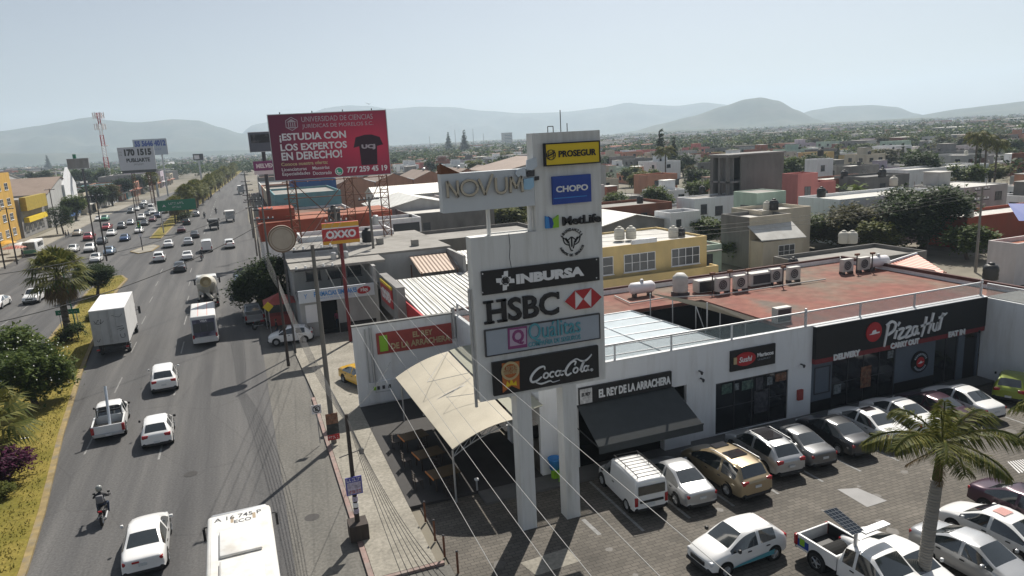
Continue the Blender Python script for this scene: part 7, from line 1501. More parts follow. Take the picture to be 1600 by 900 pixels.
# ---------------------------------------------------------------- people and motorcycles
mat('skin', (.22, .11, .065), .6, var=.03); mat('dark_cloth', (.018, .018, .022), .8, var=.1); mat('jeans', (.03, .045, .08), .85, var=.1); mat('grey_cloth', (.16, .16, .17), .8, var=.1); mat('pink_cloth', (.40, .08, .14), .8, var=.08); mat('helmet_grey', (.22, .23, .22), .3, var=0, coat=.5); mat('hair_dark', (.01, .008, .007), .7, var=0)
def figure(joints, edges, radii, mats, parent=None):
    bm = bmesh.new(); sk_ = bm.verts.layers.skin.verify(); vs = [bm.verts.new(j) for j in joints]; [bm.edges.new((vs[a], vs[b])) for a, b in edges]
    for v, r in zip(vs, radii): v[sk_].radius = (r, r)
    vs[0][sk_].use_root = True
    me = bpy.data.meshes.new('b'); bm.to_mesh(me); bm.free(); o = bpy.data.objects.new('b', me); COL.objects.link(o); o.modifiers.new('k', 'SKIN'); s_ = o.modifiers.new('s', 'SUBSURF'); s_.levels = 1
    dg = bpy.context.evaluated_depsgraph_get(); r = bpy.data.meshes.new_from_object(o.evaluated_get(dg)); bpy.data.objects.remove(o); [p.__setattr__('use_smooth', True) for p in r.polygons]
    for m_ in mats: r.materials.append(m_)
    return r
EDG = [(0, 1), (1, 2), (2, 3), (3, 4), (2, 5), (5, 6), (6, 7), (7, 17), (2, 8), (8, 9), (9, 10), (10, 18), (0, 11), (11, 12), (12, 13), (13, 19), (0, 14), (14, 15), (15, 16), (16, 20)]
RAD = [.15, .14, .15, .06, .05, .075, .052, .036, .075, .052, .036, .092, .066, .05, .092, .066, .05, .034, .034, .045, .045]
def clothe(me, zs, face_y):
    """trousers below zs, skin at the head and hands, jacket between"""
def head(par, c, m_hair, helmet=False, r=.12):
    if helmet:
        MB().lathe([(.06, -.15), (.12, -.13), (.152, -.04), (.155, .04), (.12, .12), (.06, .155), (.01, .16)], 16, c).build('helmet', m_hair, par, True); MB().box(c[0]-.1, c[0]+.1, c[1]+.09, c[1]+.157, c[2]-.04, c[2]+.05).build('visor', M_['black_letter'], par)
    else:
        MB().lathe([(.03, -.13), (.07, -.11), (.09, -.03), (.095, .04), (.07, .1), (.02, .125)], 12, c).build('head', M_['skin'], par, True); MB().lathe([(.098, -.01), (.103, .05), (.08, .11), (.02, .14)], 12, (c[0], c[1]-.018, c[2])).build('hair', m_hair, par, True)
def rider(loc, rot, label, jacket, helm, bag=None):
    t = thing('person', label, 'person', loc, rot)
    J = [(0, -.15, .86), (0, -.13, 1.05), (0, -.02, 1.32), (0, .02, 1.46), (0, .05, 1.54), (-.2, .0, 1.34), (-.33, .22, 1.14), (-.34, .48, 1.08), (.2, .0, 1.34), (.33, .22, 1.14), (.34, .48, 1.08), (-.17, .1, .84), (-.24, .36, .78), (-.22, .2, .34), (.17, .1, .84), (.24, .36, .78), (.22, .2, .34), (-.34, .56, 1.08), (.34, .56, 1.08), (-.22, .34, .28), (.22, .34, .28)]
    me = figure(J, EDG, RAD, [M_[jacket], M_['jeans'], M_['skin']])
    for p in me.polygons:
        c = p.center; p.material_index = 1 if c.z < .9 else 0
    put('body', me, t); head(t, (0, .07, 1.66), M_[helm], True)
    for s_ in (-1, 1): 
        g_ = MB(); [g_.tube((s_*.34+dx, .52, 1.09), (s_*.34+dx, .6, 1.06), .014, 5) for dx in (-.04, -.015, .012, .037)]; g_.build('gloved_fingers', M_['dark_cloth'], t)
    if bag: bevel_box(-.16, .16, -.34, -.16, 1.02, 1.42, .05).build('backpack', M_[bag], t, True)
    return t
def motorbike(loc, rot, label, body='paint_black', box=False):
    t = thing('motorcycle', label, 'motorcycle', loc, rot)
    tm, rm_ = wheel_meshes(.30, .11)
    for y in (-.62, .68): o = put('wheel', tm, t, (0, y, .30)); put('rim', rm_, o)
    bevel_box(-.13, .13, .0, .42, .62, .86, .07).build('fuel_tank', MATS[body], t, True); bevel_box(-.14, .14, -.62, .02, .68, .80, .04).build('seat', M_['black_trim'], t, True); bevel_box(-.15, .15, -.15, .3, .28, .6, .05).build('engine', M_['dark_steel'], t)
    b = MB(); b.tube((0, .68, .3), (0, .42, .95), .04); b.tube((0, -.62, .3), (0, -.1, .45), .04); b.tube((-.09, .68, .3), (-.09, .45, .85), .025); b.tube((.09, .68, .3), (.09, .45, .85), .025); b.build('frame', M_['dark_steel'], t)
    b = MB(); b.path([(-.38, .50, 1.06), (-.2, .46, 1.02), (.2, .46, 1.02), (.38, .50, 1.06)], .02); b.build('handlebar', M_['dark_steel'], t)
    for s_ in (-1, 1): b = MB(); b.tube((s_*.26, .46, 1.04), (s_*.32, .44, 1.24), .012); b.box(s_*.32-.06, s_*.32+.06, .42, .45, 1.22, 1.3); b.build('mirror', M_['black_trim'], t)
    MB().box(-.08, .08, -.72, -.66, .72, .8).build('tail_light', M_['tail_red'], t); bevel_box(-.1, .1, .5, .62, .82, 1.0, .04).build('headlight', M_['lamp_clear'], t); MB().tube((.17, .2, .35), (.2, -.75, .42), .045).build('exhaust', M_['steel'], t); MB().box(-.1, .1, -.8, -.78, .5, .62).build('number_plate', M_['plate'], t); MB().box(-.08, .08, -.9, -.45, .6, .63).build('mudguard', M_['black_trim'], t)
    if box: bevel_box(-.22, .22, -.95, -.55, .84, 1.25, .04).build('top_box', M_[box], t)
    return t
x, y = onroad(163, 812); motorbike((x, y, 0), R(2), 'black motorcycle ridden along the median lane ahead of the white sedan'); rider((x, y, 0), R(2), 'motorcyclist in dark jacket with grey helmet and backpack, seen from behind', 'dark_cloth', 'helmet_grey', 'grey_cloth')
x, y = onroad(17, 540); motorbike((x, y, 0), R(178), 'black motorcycle on the other carriageway beside the median bushes'); rider((x, y, 0), R(178), 'motorcyclist in black with black helmet coming along the other carriageway', 'dark_cloth', 'black_trim')
x, y = onroad(316, 407); motorbike((x, y, 0), 0, 'small dark motorcycle behind the high roofed passenger van'); rider((x, y, 0), 0, 'motorcyclist in dark clothes behind the high roofed passenger van', 'dark_cloth', 'black_trim')
x, y = onroad(320, 341); motorbike((x, y, 0), 0, 'motorcycle with dark top box past the dark stake bed truck', box='black_trim'); rider((x, y, 0), 0, 'motorcyclist in grey past the dark stake bed truck', 'grey_cloth', 'black_trim')
x, y = onroad(338, 334); motorbike((x, y, 0), 0, 'farthest motorcycle in the middle of the road'); rider((x, y, 0), 0, 'farthest motorcyclist in the middle of the road', 'dark_cloth', 'black_trim')
x, y = onroad(408, 513); motorbike((x, y, 0), R(-70), 'red motorcycle parked at the kerb behind the silver pickup', 'paint_red')
x, y = onroad(425, 470); motorbike((x+1.5, y, .13), R(-80), 'black motorcycle parked by the chemist pole', 'paint_black')
def walker(q, rot, label, top, legs='jeans', z=.14, s=1.0):
    p = at(q[0], q[1], z); t = thing('person', label, 'person', p, rot); t.scale = (s, s, s)
    J = [(0, 0, .95), (0, 0, 1.12), (0, 0, 1.38), (0, .01, 1.50), (0, .02, 1.57), (-.2, 0, 1.40), (-.25, .02, 1.12), (-.24, .1, .88), (.2, 0, 1.40), (.25, -.04, 1.12), (.24, .04, .88), (-.10, .04, .88), (-.11, .12, .48), (-.11, .08, .08), (.10, -.03, .88), (.11, -.06, .48), (.11, -.18, .08), (-.24, .13, .79), (.24, .07, .79), (-.11, .2, .04), (.11, -.06, .04)]
    me = figure(J, EDG, RAD, [M_[top], M_[legs], M_['skin']])
    for p_ in me.polygons:
        c = p_.center; p_.material_index = 1 if c.z < .92 and abs(c.x) < .2 else (2 if (c.z > 1.47 and abs(c.x) < .1) or (c.z < 1.12 and abs(c.x) > .19) else 0)
    put('body', me, t); head(t, (0, .03, 1.66), M_['hair_dark'])
p = at(529, 512)
walker((529, 512), R(180), 'shopper in pink top standing in the chemist doorway', 'pink_cloth', z=.2)
for q, lb, tp in (((36, 402), 'pedestrian in dark top by the white parasol across the road', 'dark_cloth'), ((42, 399), 'pedestrian in grey top by the white parasol across the road', 'grey_cloth'), ((104, 372), 'pedestrian in dark top beside the clipped cube tree', 'dark_cloth'), ((108, 371), 'pedestrian in grey top beside the clipped cube tree', 'grey_cloth'), ((434, 527), 'man in dark clothes standing among the kerbside poles', 'dark_cloth')): walker(q, R(90), lb, tp)
def parasol(q, label, m, r=1.5, h=2.6):
    p = at(q[0], q[1], .14); t = thing('parasol', label, 'parasol', p); MB().lathe([(r, h-.5), (r*.6, h-.22), (.05, h)], 8).build('canopy', m, t); MB().tube((0, 0, 0), (0, 0, h), .03, 8).build('pole', M_['steel'], t)
parasol((26, 405), 'faded red parasol over a stall on the far pavement', RM['sheet_red'], 2.0); parasol((37, 399), 'white parasol over a stall on the far pavement', M_['white_letter']); parasol((14, 396), 'orange parasol over a stall near the yellow flats', M_['amber'], 1.8)
t = thing('warning_sign', 'yellow diamond warning sign by the kerbside tree', 'road sign', at(424, 520, .13)); MB().tube((0, 0, 0), (0, 0, 2.6), .035, 8).build('post', M_['steel'], t); MB().sign([(0, 2.1), (.5, 2.6), (0, 3.1), (-.5, 2.6)], -.06, -.03).build('plate', M_['yellow'], t)
t = thing('market_umbrella', 'dark red canopy tent on the pavement below the kerbside poles', 'tent', at(441, 505, .13)); MB().add([(-1.6, -1.6, 2.3), (1.6, -1.6, 2.3), (1.6, 1.6, 2.3), (-1.6, 1.6, 2.3), (0, 0, 3.2)], [(0, 1, 4), (1, 2, 4), (2, 3, 4), (3, 0, 4)]).build('canopy', M_['red_worn'], t); b = MB(); [b.tube((x, y, 0), (x, y, 2.3), .04, 6) for x in (-1.5, 1.5) for y in (-1.5, 1.5)]; b.build('post', M_['steel'], t); MB().box(-1.2, 1.2, -.8, .8, 0, 1.0).build('counter', M_['red_worn'], t)
t = thing('blue_awning', 'blue sheet awning sloping over the red walled yard', 'awning', at(1590, 345, 3)); b = MB(); c4 = [at(1575, 318, 5.6), at(1615, 318, 5.6), at(1615, 345, 4.0), at(1592, 345, 4.0)]; b.add([tuple(v) for v in c4], [(0, 3, 2, 1)]); wb(b, 'sheet', M_['blue'], t)
t = thing('drying_cloth', 'white cloth hanging on a line by the red slab house', 'cloth', at(1575, 398, 2)); b = MB(); c4 = [at(1573, 375, 4.2), at(1584, 388, 3.4), at(1566, 398, 2.4), at(1560, 396, 2.4)]; b.add([tuple(v) for v in c4], [(0, 3, 2, 1), (0, 1, 2, 3)]); wb(b, 'sheet', M_['bill_white'], t)
upole(1524, 425, 9.5, 'concrete pole with transformer in the lane behind the plaza', .16, 2, base_z=0)
# ================================================================ TREES AND PLANTS
leaf_mat('leaf_dark', (.018, .035, .010), (.055, .085, .025)); leaf_mat('leaf_mid', (.035, .065, .014), (.115, .15, .032)); leaf_mat('leaf_light', (.06, .085, .015), (.17, .17, .04)); leaf_mat('leaf_olive', (.045, .05, .018), (.12, .11, .04))
leaf_mat('palm_green', (.045, .065, .013), (.185, .175, .045)); leaf_mat('palm_dead', (.10, .065, .03), (.22, .16, .08)); leaf_mat('purple_leaf', (.03, .006, .02), (.10, .02, .06))
mat('bark', (.075, .06, .045), .95, var=.3, scale=3, stretch=(2, 2, .5), bump=.4); mat('palm_bark', (.11, .09, .07), .95, var=.3, scale=4, stretch=(.6, .6, 3), bump=.5); mat('royal_bark', (.27, .25, .22), .8, var=.15, scale=3, stretch=(.5, .5, 3)); mat('petal', (.7, .7, .62), .6, var=0)
LEAVES = [MATS[k] for k in ('leaf_dark', 'leaf_mid', 'leaf_light', 'leaf_olive')]
def crown_mesh(seed, lobes, n, leaf, flat=1.0, droop=0.0):
    """leaves in clumps over several lobes (x, y, z, r); the clumps sit mostly near the outside and leave gaps"""
    rn = random.Random(seed); b = MB(); tot = sum(l[3]**2 for l in lobes)
    for lx, ly, lz, lr in lobes:
        k = int(n*lr*lr/tot/14)+1
        for _ in range(k):
            d = Vector((rn.gauss(0, 1), rn.gauss(0, 1), rn.gauss(.15, 1))).normalized(); rr = lr*(.35+.68*rn.random()**.7)*(.8+.5*noise.noise(d*2+Vector((seed, lx, ly))))
            c = Vector((lx, ly, lz))+Vector((d.x*rr, d.y*rr, d.z*rr*flat)); cr_ = lr*.24*(.7+.7*rn.random())
            for _ in range(14):
                p = c+Vector((rn.gauss(0, cr_), rn.gauss(0, cr_), rn.gauss(0, cr_*.7)))*.7
                u = Vector((rn.uniform(-1, 1), rn.uniform(-1, 1), rn.uniform(-.6, .5)-droop)).normalized(); v = u.cross(Vector((rn.uniform(-.5, .5), rn.uniform(-.5, .5), 1))).normalized(); s_ = leaf*rn.uniform(.6, 1.3)
                b.add([p-v*s_*.32, p+u*s_*.5-v*s_*.1, p+u*s_, p+u*s_*.45+v*s_*.42], [(0, 1, 2, 3)])
    return b.mesh('crown', MATS['leaf_mid'])
def trunk_mesh(seed, h, r, lobes):
    rn = random.Random(seed); b = MB(); top = Vector((rn.uniform(-.2, .2), rn.uniform(-.2, .2), h)); b.tube((0, 0, -.1), top*.55, r, 9, r*.8); b.tube(top*.55, top, r*.8, 8, r*.6)
    for lx, ly, lz, lr in lobes:
        e = Vector((lx, ly, lz)); m_ = top.lerp(e, .5)+Vector((0, 0, -.15*lr)); b.tube(top*.8, m_, r*.45, 6, r*.3); b.tube(m_, e, r*.3, 5, r*.12)
        for _ in range(3): b.tube(m_.lerp(e, .5), e+Vector((rn.uniform(-1, 1), rn.uniform(-1, 1), rn.uniform(-.4, .8)))*lr*.7, r*.16, 4, r*.05)
    return b.mesh('trunk', MATS['bark'])
TREES = {}
def lobes_for(seed, R_, h, k): 
    rn = random.Random(seed*7+1); L = [(0, 0, h, R_*.72)]
    for i in range(k): a = 2*math.pi*i/k+rn.uniform(-.3, .3); d = R_*rn.uniform(.42, .62); L.append((d*math.cos(a), d*math.sin(a), h+R_*rn.uniform(-.45, .3), R_*rn.uniform(.38, .55)))
    return L
def tree(kind, x, y, s, label, leaf=1, rot=None, z=0.0, group=None, name='broadleaf_tree'):
    """kind: big (near, full of leaves), mid, far, shrub, cone, column"""
    if kind not in TREES:
        if kind[:3] == 'big': L = lobes_for(ord(kind[-1]), 1.0, .98, 8); TREES[kind] = (crown_mesh(ord(kind[-1]), L, 17000, .105, .85), trunk_mesh(1, .6, .085, L))
        elif kind[:3] == 'mid': L = lobes_for(ord(kind[-1]), 1.0, 1.1, 7); TREES[kind] = (crown_mesh(ord(kind[-1]), L, 4600, .17, .85), trunk_mesh(2, .8, .08, L))
        elif kind[:3] == 'far': L = lobes_for(ord(kind[-1]), 1.0, 1.1, 4); TREES[kind] = (crown_mesh(ord(kind[-1]), L, 900, .30, .8), trunk_mesh(3, .6, .09, L[:2]))
        elif kind == 'shrub': L = lobes_for(5, 1.0, .55, 5); TREES[kind] = (crown_mesh(5, L, 2200, .15, .7), trunk_mesh(4, .3, .05, L))
        elif kind == 'cone':
            L = [(0, 0, .4+i*.33, .74-.078*i) for i in range(9)]; TREES[kind] = (crown_mesh(9, L, 5200, .17, .7), trunk_mesh(5, 3.0, .07, []))
        elif kind == 'column':
            L = [(0, 0, .5+i*.55, .45-.03*i) for i in range(8)]; TREES[kind] = (crown_mesh(8, L, 1600, .2, .9), trunk_mesh(6, 4, .07, []))
        elif kind == 'cube':
            L = [(i*.45, j*.45, .9+k*.45, .42) for i in (-1, 0, 1) for j in (-1, 0, 1) for k in (0, 1, 2)]; TREES[kind] = (crown_mesh(4, L, 4200, .11, 1), trunk_mesh(7, .9, .07, []))
    t = thing(name, label, 'tree' if name != 'shrub' else 'shrub', (x, y, z), random.uniform(0, 6.28) if rot is None else rot, group); t.scale = (s, s, s)
    put('crown', TREES[kind][0], t, mats=[LEAVES[leaf] if not isinstance(leaf, str) else MATS[leaf]]); put('trunk', TREES[kind][1], t); return t
def fan_frond(b, d):
    """one fan leaf pointing along d from the palm's heart"""
    rn = random; d = Vector(d).normalized(); side = d.cross(Vector((0, 0, 1))).normalized() if abs(d.z) < .98 else Vector((1, 0, 0)); nrm = side.cross(d).normalized()
    base = d*.42; b.tube(d*.03, base, .012, 4, .008)
    for k in range(15):
        a = (k-7)/7*R(82); e = d*math.cos(a)+side*math.sin(a); tip = base+e*(.55-.12*abs(k-7)/7)+Vector((0, 0, -.07-.08*rn.random()-.06*abs(math.sin(a)))); m_ = base+e*.33+nrm*.02; w_ = nrm.cross(e).normalized()*.028
        b.add([base, m_-w_, tip, m_+w_], [(0, 1, 2, 3)])
def feather_frond(b, d, L=1.0, lw=.016, n=34, droop=.5, ll=.30):
    d = Vector(d).normalized(); up_ = Vector((0, 0, 1)); P = []
    for i in range(n+1):
        t = i/n; P.append(d*L*t*(1-.18*t*t)+Vector((0, 0, -droop*L*t*t*(1.0 if d.z > -.2 else .4))))
    b.path([P[i] for i in range(0, n+1, 4)], .012*L, 4)
    for i in range(3, n):
        ax = (P[i+1]-P[i]).normalized(); side = ax.cross(up_); side = side.normalized() if side.length > 1e-3 else Vector((1, 0, 0)); t = i/n; l_ = ll*L*math.sin(math.pi*(.12+.84*t))**.7
        for s_ in (-1, 1):
            dr = random.uniform(.25, .75); e = (side*s_*.85+ax*.45-up_*dr+Vector((random.uniform(-.15, .15),)*3)).normalized(); w_ = ax*lw*L; a = P[i]; m_ = a+e*l_*.5+up_*.02*L; b.add([a-w_*.6, m_-w_, a+e*l_-up_*l_*.12, m_+w_], [(0, 1, 2, 3)])
def fan_palm(seed, nf=34, dead=14):
    random.seed(seed); g_ = MB(); q = MB()
    for i in range(nf): a = i*2.399; e = math.sin(R(-34+118*(i/nf)**.9)); h_ = math.sqrt(1-e*e); fan_frond(g_, (h_*math.cos(a), h_*math.sin(a), e))
    for i in range(dead): a = i*2.399+1; fan_frond(q, (.42*math.cos(a), .42*math.sin(a), -.9+.25*random.random()))
    return g_.mesh('crown', MATS['palm_green']), q.mesh('dead_skirt', MATS['palm_dead'])
def palm_trunk(r, h, m='palm_bark', flare=1.25, lean=0.0):
    b = MB(); n = 12
    for i in range(n): z0, z1 = h*i/n, h*(i+1)/n; b.tube((lean*(i/n)**2, 0, z0), (lean*((i+1)/n)**2, 0, z1), r*(flare-(flare-1)*min(1, i/2))*(1.04-.2*i/n), 10, r*(1.0-.2*(i+1)/n)*(flare-(flare-1)*min(1, (i+1)/2)))
    return b.mesh('trunk', MATS[m], True)
FP = [fan_palm(3), fan_palm(4, 26, 8)]
def fan(x, y, h, Rr, label, z=0, k=0, group=None, r=.22, lean=0):
    t = thing('fan_palm', label, 'palm tree', (x, y, z), random.uniform(0, 6), group); put('trunk', palm_trunk(r, h, lean=lean), t)
    c = put('crown', FP[k][0], t, (lean, 0, h)); c.scale = (Rr,)*3; c = put('dead_skirt', FP[k][1], t, (lean, 0, h-.1)); c.scale = (Rr*.8,)*3; return t
p = at(108, 527, .17); fan(p.x, p.y, 6.3, 3.7, 'big fan palm with ragged skirt of dead fronds on the near median', .17, r=.34)
p = at(2, 735, .17); fan(p.x-.9, p.y+1.2, 2.4, 3.5, 'low fan palm spreading over the grass at the frame corner', .17, 1, r=.3)
p = at(57, 632, .17); t = tree('big_a', p.x, p.y, 2.7, 'round leafy frangipani shrub tree with white blossoms on the median grass', 1, 0.4, .17, name='flowering_tree')
b = MB(); rn = random.Random(3)
for _ in range(70):
    d = Vector((rn.gauss(0, 1), rn.gauss(0, 1), rn.gauss(.4, .8))).normalized()*rn.uniform(.95, 1.12); c = Vector((d.x, d.y, .98+d.z*.85)); s_ = .016
    b.add([c+Vector((s_, 0, 0)), c+Vector((0, s_, s_)), c+Vector((-s_, 0, 0)), c+Vector((0, -s_, -s_))], [(0, 1, 2, 3)])
b.build('blossoms', M_['petal'], t)
p = at(12, 600, .17); tree('mid_b', p.x, p.y+1.5, 2.7, 'darker bushy tree behind the low fan palm on the median', 1, z=.17)
p = at(152, 462, .17); tree('big_c', p.x, p.y, 2.6, 'dark round clipped tree at the tip of the near median', 0, z=.17)
for q, s_, lb in (((112, 532), 1.5, 'low dark shrub ring at the foot of the big fan palm'), ((146, 500), .9, 'small shrub on the grass between the street sign and box truck'), ((288, 346), 2.2, 'wide clipped hedge at the tip of the far median')): p = at(q[0], q[1], .17); tree('shrub', p.x, p.y, s_, lb, 0, z=.17, name='shrub')
p = at(20, 752, .17); t = tree('shrub', p.x-.3, p.y, 1.7, 'deep purple bedding plant clump on the near median', 'purple_leaf', z=.1, name='shrub'); p = at(6, 778, .17); tree('shrub', p.x, p.y, .7, 'small lime green plant beside the purple clump', 2, z=.15, name='shrub')
p = at(427, 480, .13); tree('big_d', p.x-.8, p.y-.5, 3.6, 'dense dark kerbside tree shading the parked blue cars', 0, z=.13); p = at(413, 485, .13); tree('mid_a', p.x, p.y-2, 1.0, 'small yellow green tree under the dark kerbside tree', 2, z=.13)
p = at(100, 366, .14); tree('cube', p.x, p.y, 3.2, 'clipped cube shaped street tree on the far pavement', 0, 0.1, .14)
# royal palm in the car park
p = at(1440, 928); Yp = p.y; zc = onY(1463, 750, Yp).z; zt = onY(1472, 678, Yp).z
t = thing('royal_palm', 'royal palm with smooth grey trunk and arching feather fronds in the car park', 'palm tree', (p.x, p.y, 0)); b = MB(); [b.tube((.33*(i/40)**1.6, 0, zc*i/40), (.33*((i+1)/40)**1.6, 0, zc*(i+.93)/40), .20+.03*math.sin(i/40*math.pi)+.006*(i % 2), 14, .205+.03*math.sin(i/40*math.pi)) for i in range(40)]; b.build('trunk', M_['royal_bark'], t, True)
b = MB(); b.tube((.33, 0, zc), (.44, 0, zt-.2), .17, 12, .09); b.build('crownshaft', M_['leaf_mid'], t, True)
random.seed(5); g_ = MB(); o_ = Vector((.44, 0, zt-.25))
for i, (dx, dy, dz, L) in enumerate(((-1, -.1, .62, 3.5), (-.95, .5, .45, 3.3), (-.8, -.7, .6, 3.0), (1, .1, .68, 3.6), (.95, -.5, .5, 3.3), (.9, .6, .6, 3.3), (.3, -.9, .1, 2.5), (-.2, .9, .8, 2.8), (.05, .05, 1.0, 1.9), (-.25, -.1, 1.0, 1.7), (.45, -.6, -.25, 2.4), (-.55, -.8, .35, 2.7))):
    f_ = MB(); feather_frond(f_, (dx, dy, dz), L*1.1, .0095, 62, .38 if dz < .95 else .12, .25); f_.v = [(x+o_.x, y+o_.y, z+o_.z) for x, y, z in f_.v]; f_.build('frond', M_['palm_green'], t)
for i in range(4):
    f_ = MB(); feather_frond(f_, (math.cos(i*1.7+.4), math.sin(i*1.7+.4), -.75), 1.7, .009, 40, .25, .2); f_.v = [(x+o_.x, y+o_.y, z+o_.z-.3) for x, y, z in f_.v]; f_.build('dry_frond', M_['palm_dead'], t)
p = at(1668, 800); t = thing('feather_palm', 'second feather palm with fronds reaching in from the frame edge over the car park', 'palm tree', (p.x, p.y, 0)); zt = 4.6; put('trunk', palm_trunk(.2, zt, 'royal_bark'), t)
for i in range(13): a = i*2.4; f_ = MB(); feather_frond(f_, (math.cos(a), math.sin(a), .75-.08*i), 3.3, .012, 46, .4, .26); f_.v = [(x, y, z+zt) for x, y, z in f_.v]; f_.build('frond', M_['palm_green'], t)
# trees between the houses
for kind, q, s_, lf, lb in (('big_a', (1440, 388), 6.4, 0, 'very wide dark mango tree behind the plaza'), ('big_b', (1322, 388), 4.9, 3, 'tall olive green tree next to the wide dark mango'), ('big_c', (1250, 388), 3.9, 1, 'bushy green tree in front of the grey rendered house'), ('mid_a', (1105, 392), 3.4, 1, 'small green tree at the end of the yellow house'), ('mid_b', (1035, 372), 2.9, 1, 'leafy bush tree behind the yellow house water tanks'), ('mid_c', (1006, 372), 2.8, 3, 'olive bush behind the yellow house roof'), ('mid_d', (960, 378), 3.2, 3, 'dull green bush tree beside the sign tower and yellow house'), ('mid_a', (795, 372), 4.4, 2, 'yellow green tree seen beneath the letter board'), ('mid_c', (770, 374), 3.0, 2, 'smaller yellow green bush beneath the letter board'), ('mid_b', (1512, 405), 3.2, 1, 'tree with cables through it in the lane behind the plaza'), ('mid_d', (1375, 398), 3.2, 2, 'bright tree between the olive tree and the mango'), ('mid_a', (1150, 412), 2.2, 1, 'small green shrub tree between the yellow house and grey rendered house'), ('mid_c', (1210, 410), 2.0, 3, 'low olive tree in the yard before the grey rendered house')):
    p = at(*q); t = tree(kind, p.x, p.y, s_, lb, lf); t.scale.z *= .8; occ(p.x-s_*.5, p.x+s_*.5, p.y-s_*.5, p.y+s_*.5)
for kind, q, s_, lf, lb in (('cone', (1033, 275), 5.6, 0, 'tall dark conifer spire, the higher of the two by the coconut palm'), ('cone', (1053, 272), 4.6, 0, 'dark conifer spire, the lower of the two by the coconut palm'), ('mid_a', (1098, 292), 6.0, 1, 'round green tree against the open side of the bare block tower'), ('mid_c', (1143, 305), 4.4, 0, 'dark tree growing inside the bare block tower frame'), ('mid_b', (1003, 305), 4.0, 2, 'light green tree by the small orange house'), ('mid_d', (1018, 298), 3.6, 1, 'green tree below the coconut palm'), ('mid_d', (1472, 243), 7.5, 0, 'broad flat dark tree rising from the middle of the plain'), ('column', (1408, 268), 2.0, 0, 'slim dark cypress in the middle of the plain'), ('column', (1309, 262), 1.9, 0, 'slim dark cypress beside the white cube house'), ('column', (1524, 300), 2.4, 0, 'tall dark cypress in the clump of tall palms'), ('mid_c', (1440, 292), 5, 0, 'dark tree before the pale flat roof'), ('mid_a', (1375, 268), 9, 3, 'wide olive crown beyond the dark block house'), ('mid_b', (1350, 245), 8, 1, 'green tree clump beyond the white cube house'), ('mid_d', (1500, 285), 6, 1, 'green tree to the side of the tall palms'), ('mid_c', (1545, 290), 6.4, 2, 'feathery light green tree among the tall palms'),
    ('cone', (77, 268), 9, 0, 'dark pointed tree by the distant warehouses'), ('mid_a', (50, 300), 6.5, 0, 'dark round tree behind the flats and the brown gable'), ('mid_b', (148, 268), 10, 0, 'tall dark tree group beside the telecom mast'), ('mid_c', (125, 292), 9, 3, 'olive tree mass below the blank billboard'), ('mid_d', (150, 285), 8, 3, 'olive tree nearer the 170 1515 board'), ('mid_b', (105, 262), 9, 0, 'dark tree beyond the blank billboard'), ('mid_a', (628, 248), 10, 0, 'dark block shaped tree beyond the crimson billboard'), ('cone', (702, 240), 9, 0, 'lone dark conifer above the rooftops past the billboard'), ('cone', (727, 242), 9, 0, 'second lone dark conifer above the rooftops past the billboard')):
    p = at(*q); t = tree(kind, p.x, p.y, s_*(.75 if s_ > 5 and kind[:3] == 'mid' else 1), lb, lf); t.scale.z *= .62 if s_ > 5 and kind[:3] == 'mid' else 1; occ(p.x-s_*.5, p.x+s_*.5, p.y-s_*.5, p.y+s_*.5)
g_ = MB(); random.seed(9)
for i in range(18): a = i*2.4; feather_frond(g_, (math.cos(a), math.sin(a), .9-.09*i), 1.0, .02, 26, .5, .3)
cm = g_.mesh('crown', MATS['palm_green'])
for q, h, Rr, lb in (((1040, 290), 11.5, 4.6, 'tall coconut palm standing in front of two conifer spires'), ((1520, 305), 13, 3.6, 'tall slender palm in the clump past the mango tree'), ((1535, 303), 12, 3.6, 'second tall palm in the clump past the mango tree'), ((1552, 302), 11, 3.4, 'shortest tall palm in the clump past the mango tree')):
    p = at(*q); t = thing('coconut_palm', lb, 'palm tree', p); put('trunk', palm_trunk(.22, h), t); c = put('crown', cm, t, (0, 0, h)); c.scale = (Rr,)*3; occ(p.x-2, p.x+2, p.y-2, p.y+2)
for i, (px, py, s_, lf) in enumerate(((70, 352, 4, 0), (118, 345, 4.5, 1), (150, 330, 5, 0), (176, 322, 4.6, 3), (196, 312, 5, 0), (218, 303, 5.5, 1), (140, 300, 7, 0), (178, 296, 7, 1), (80, 300, 7, 0), (110, 310, 6, 3))):
    p = at(px, py); tree('mid_'+'abcd'[i % 4], min(p.x, -44)-4*(i > 5), p.y, s_, 'street tree %s of the shops across the avenue, %s green' % ('in front' if i < 6 else 'behind the roofs', ('dark', 'mid', '', 'olive')[lf]), lf, z=.1, group='trees by the far shop row')
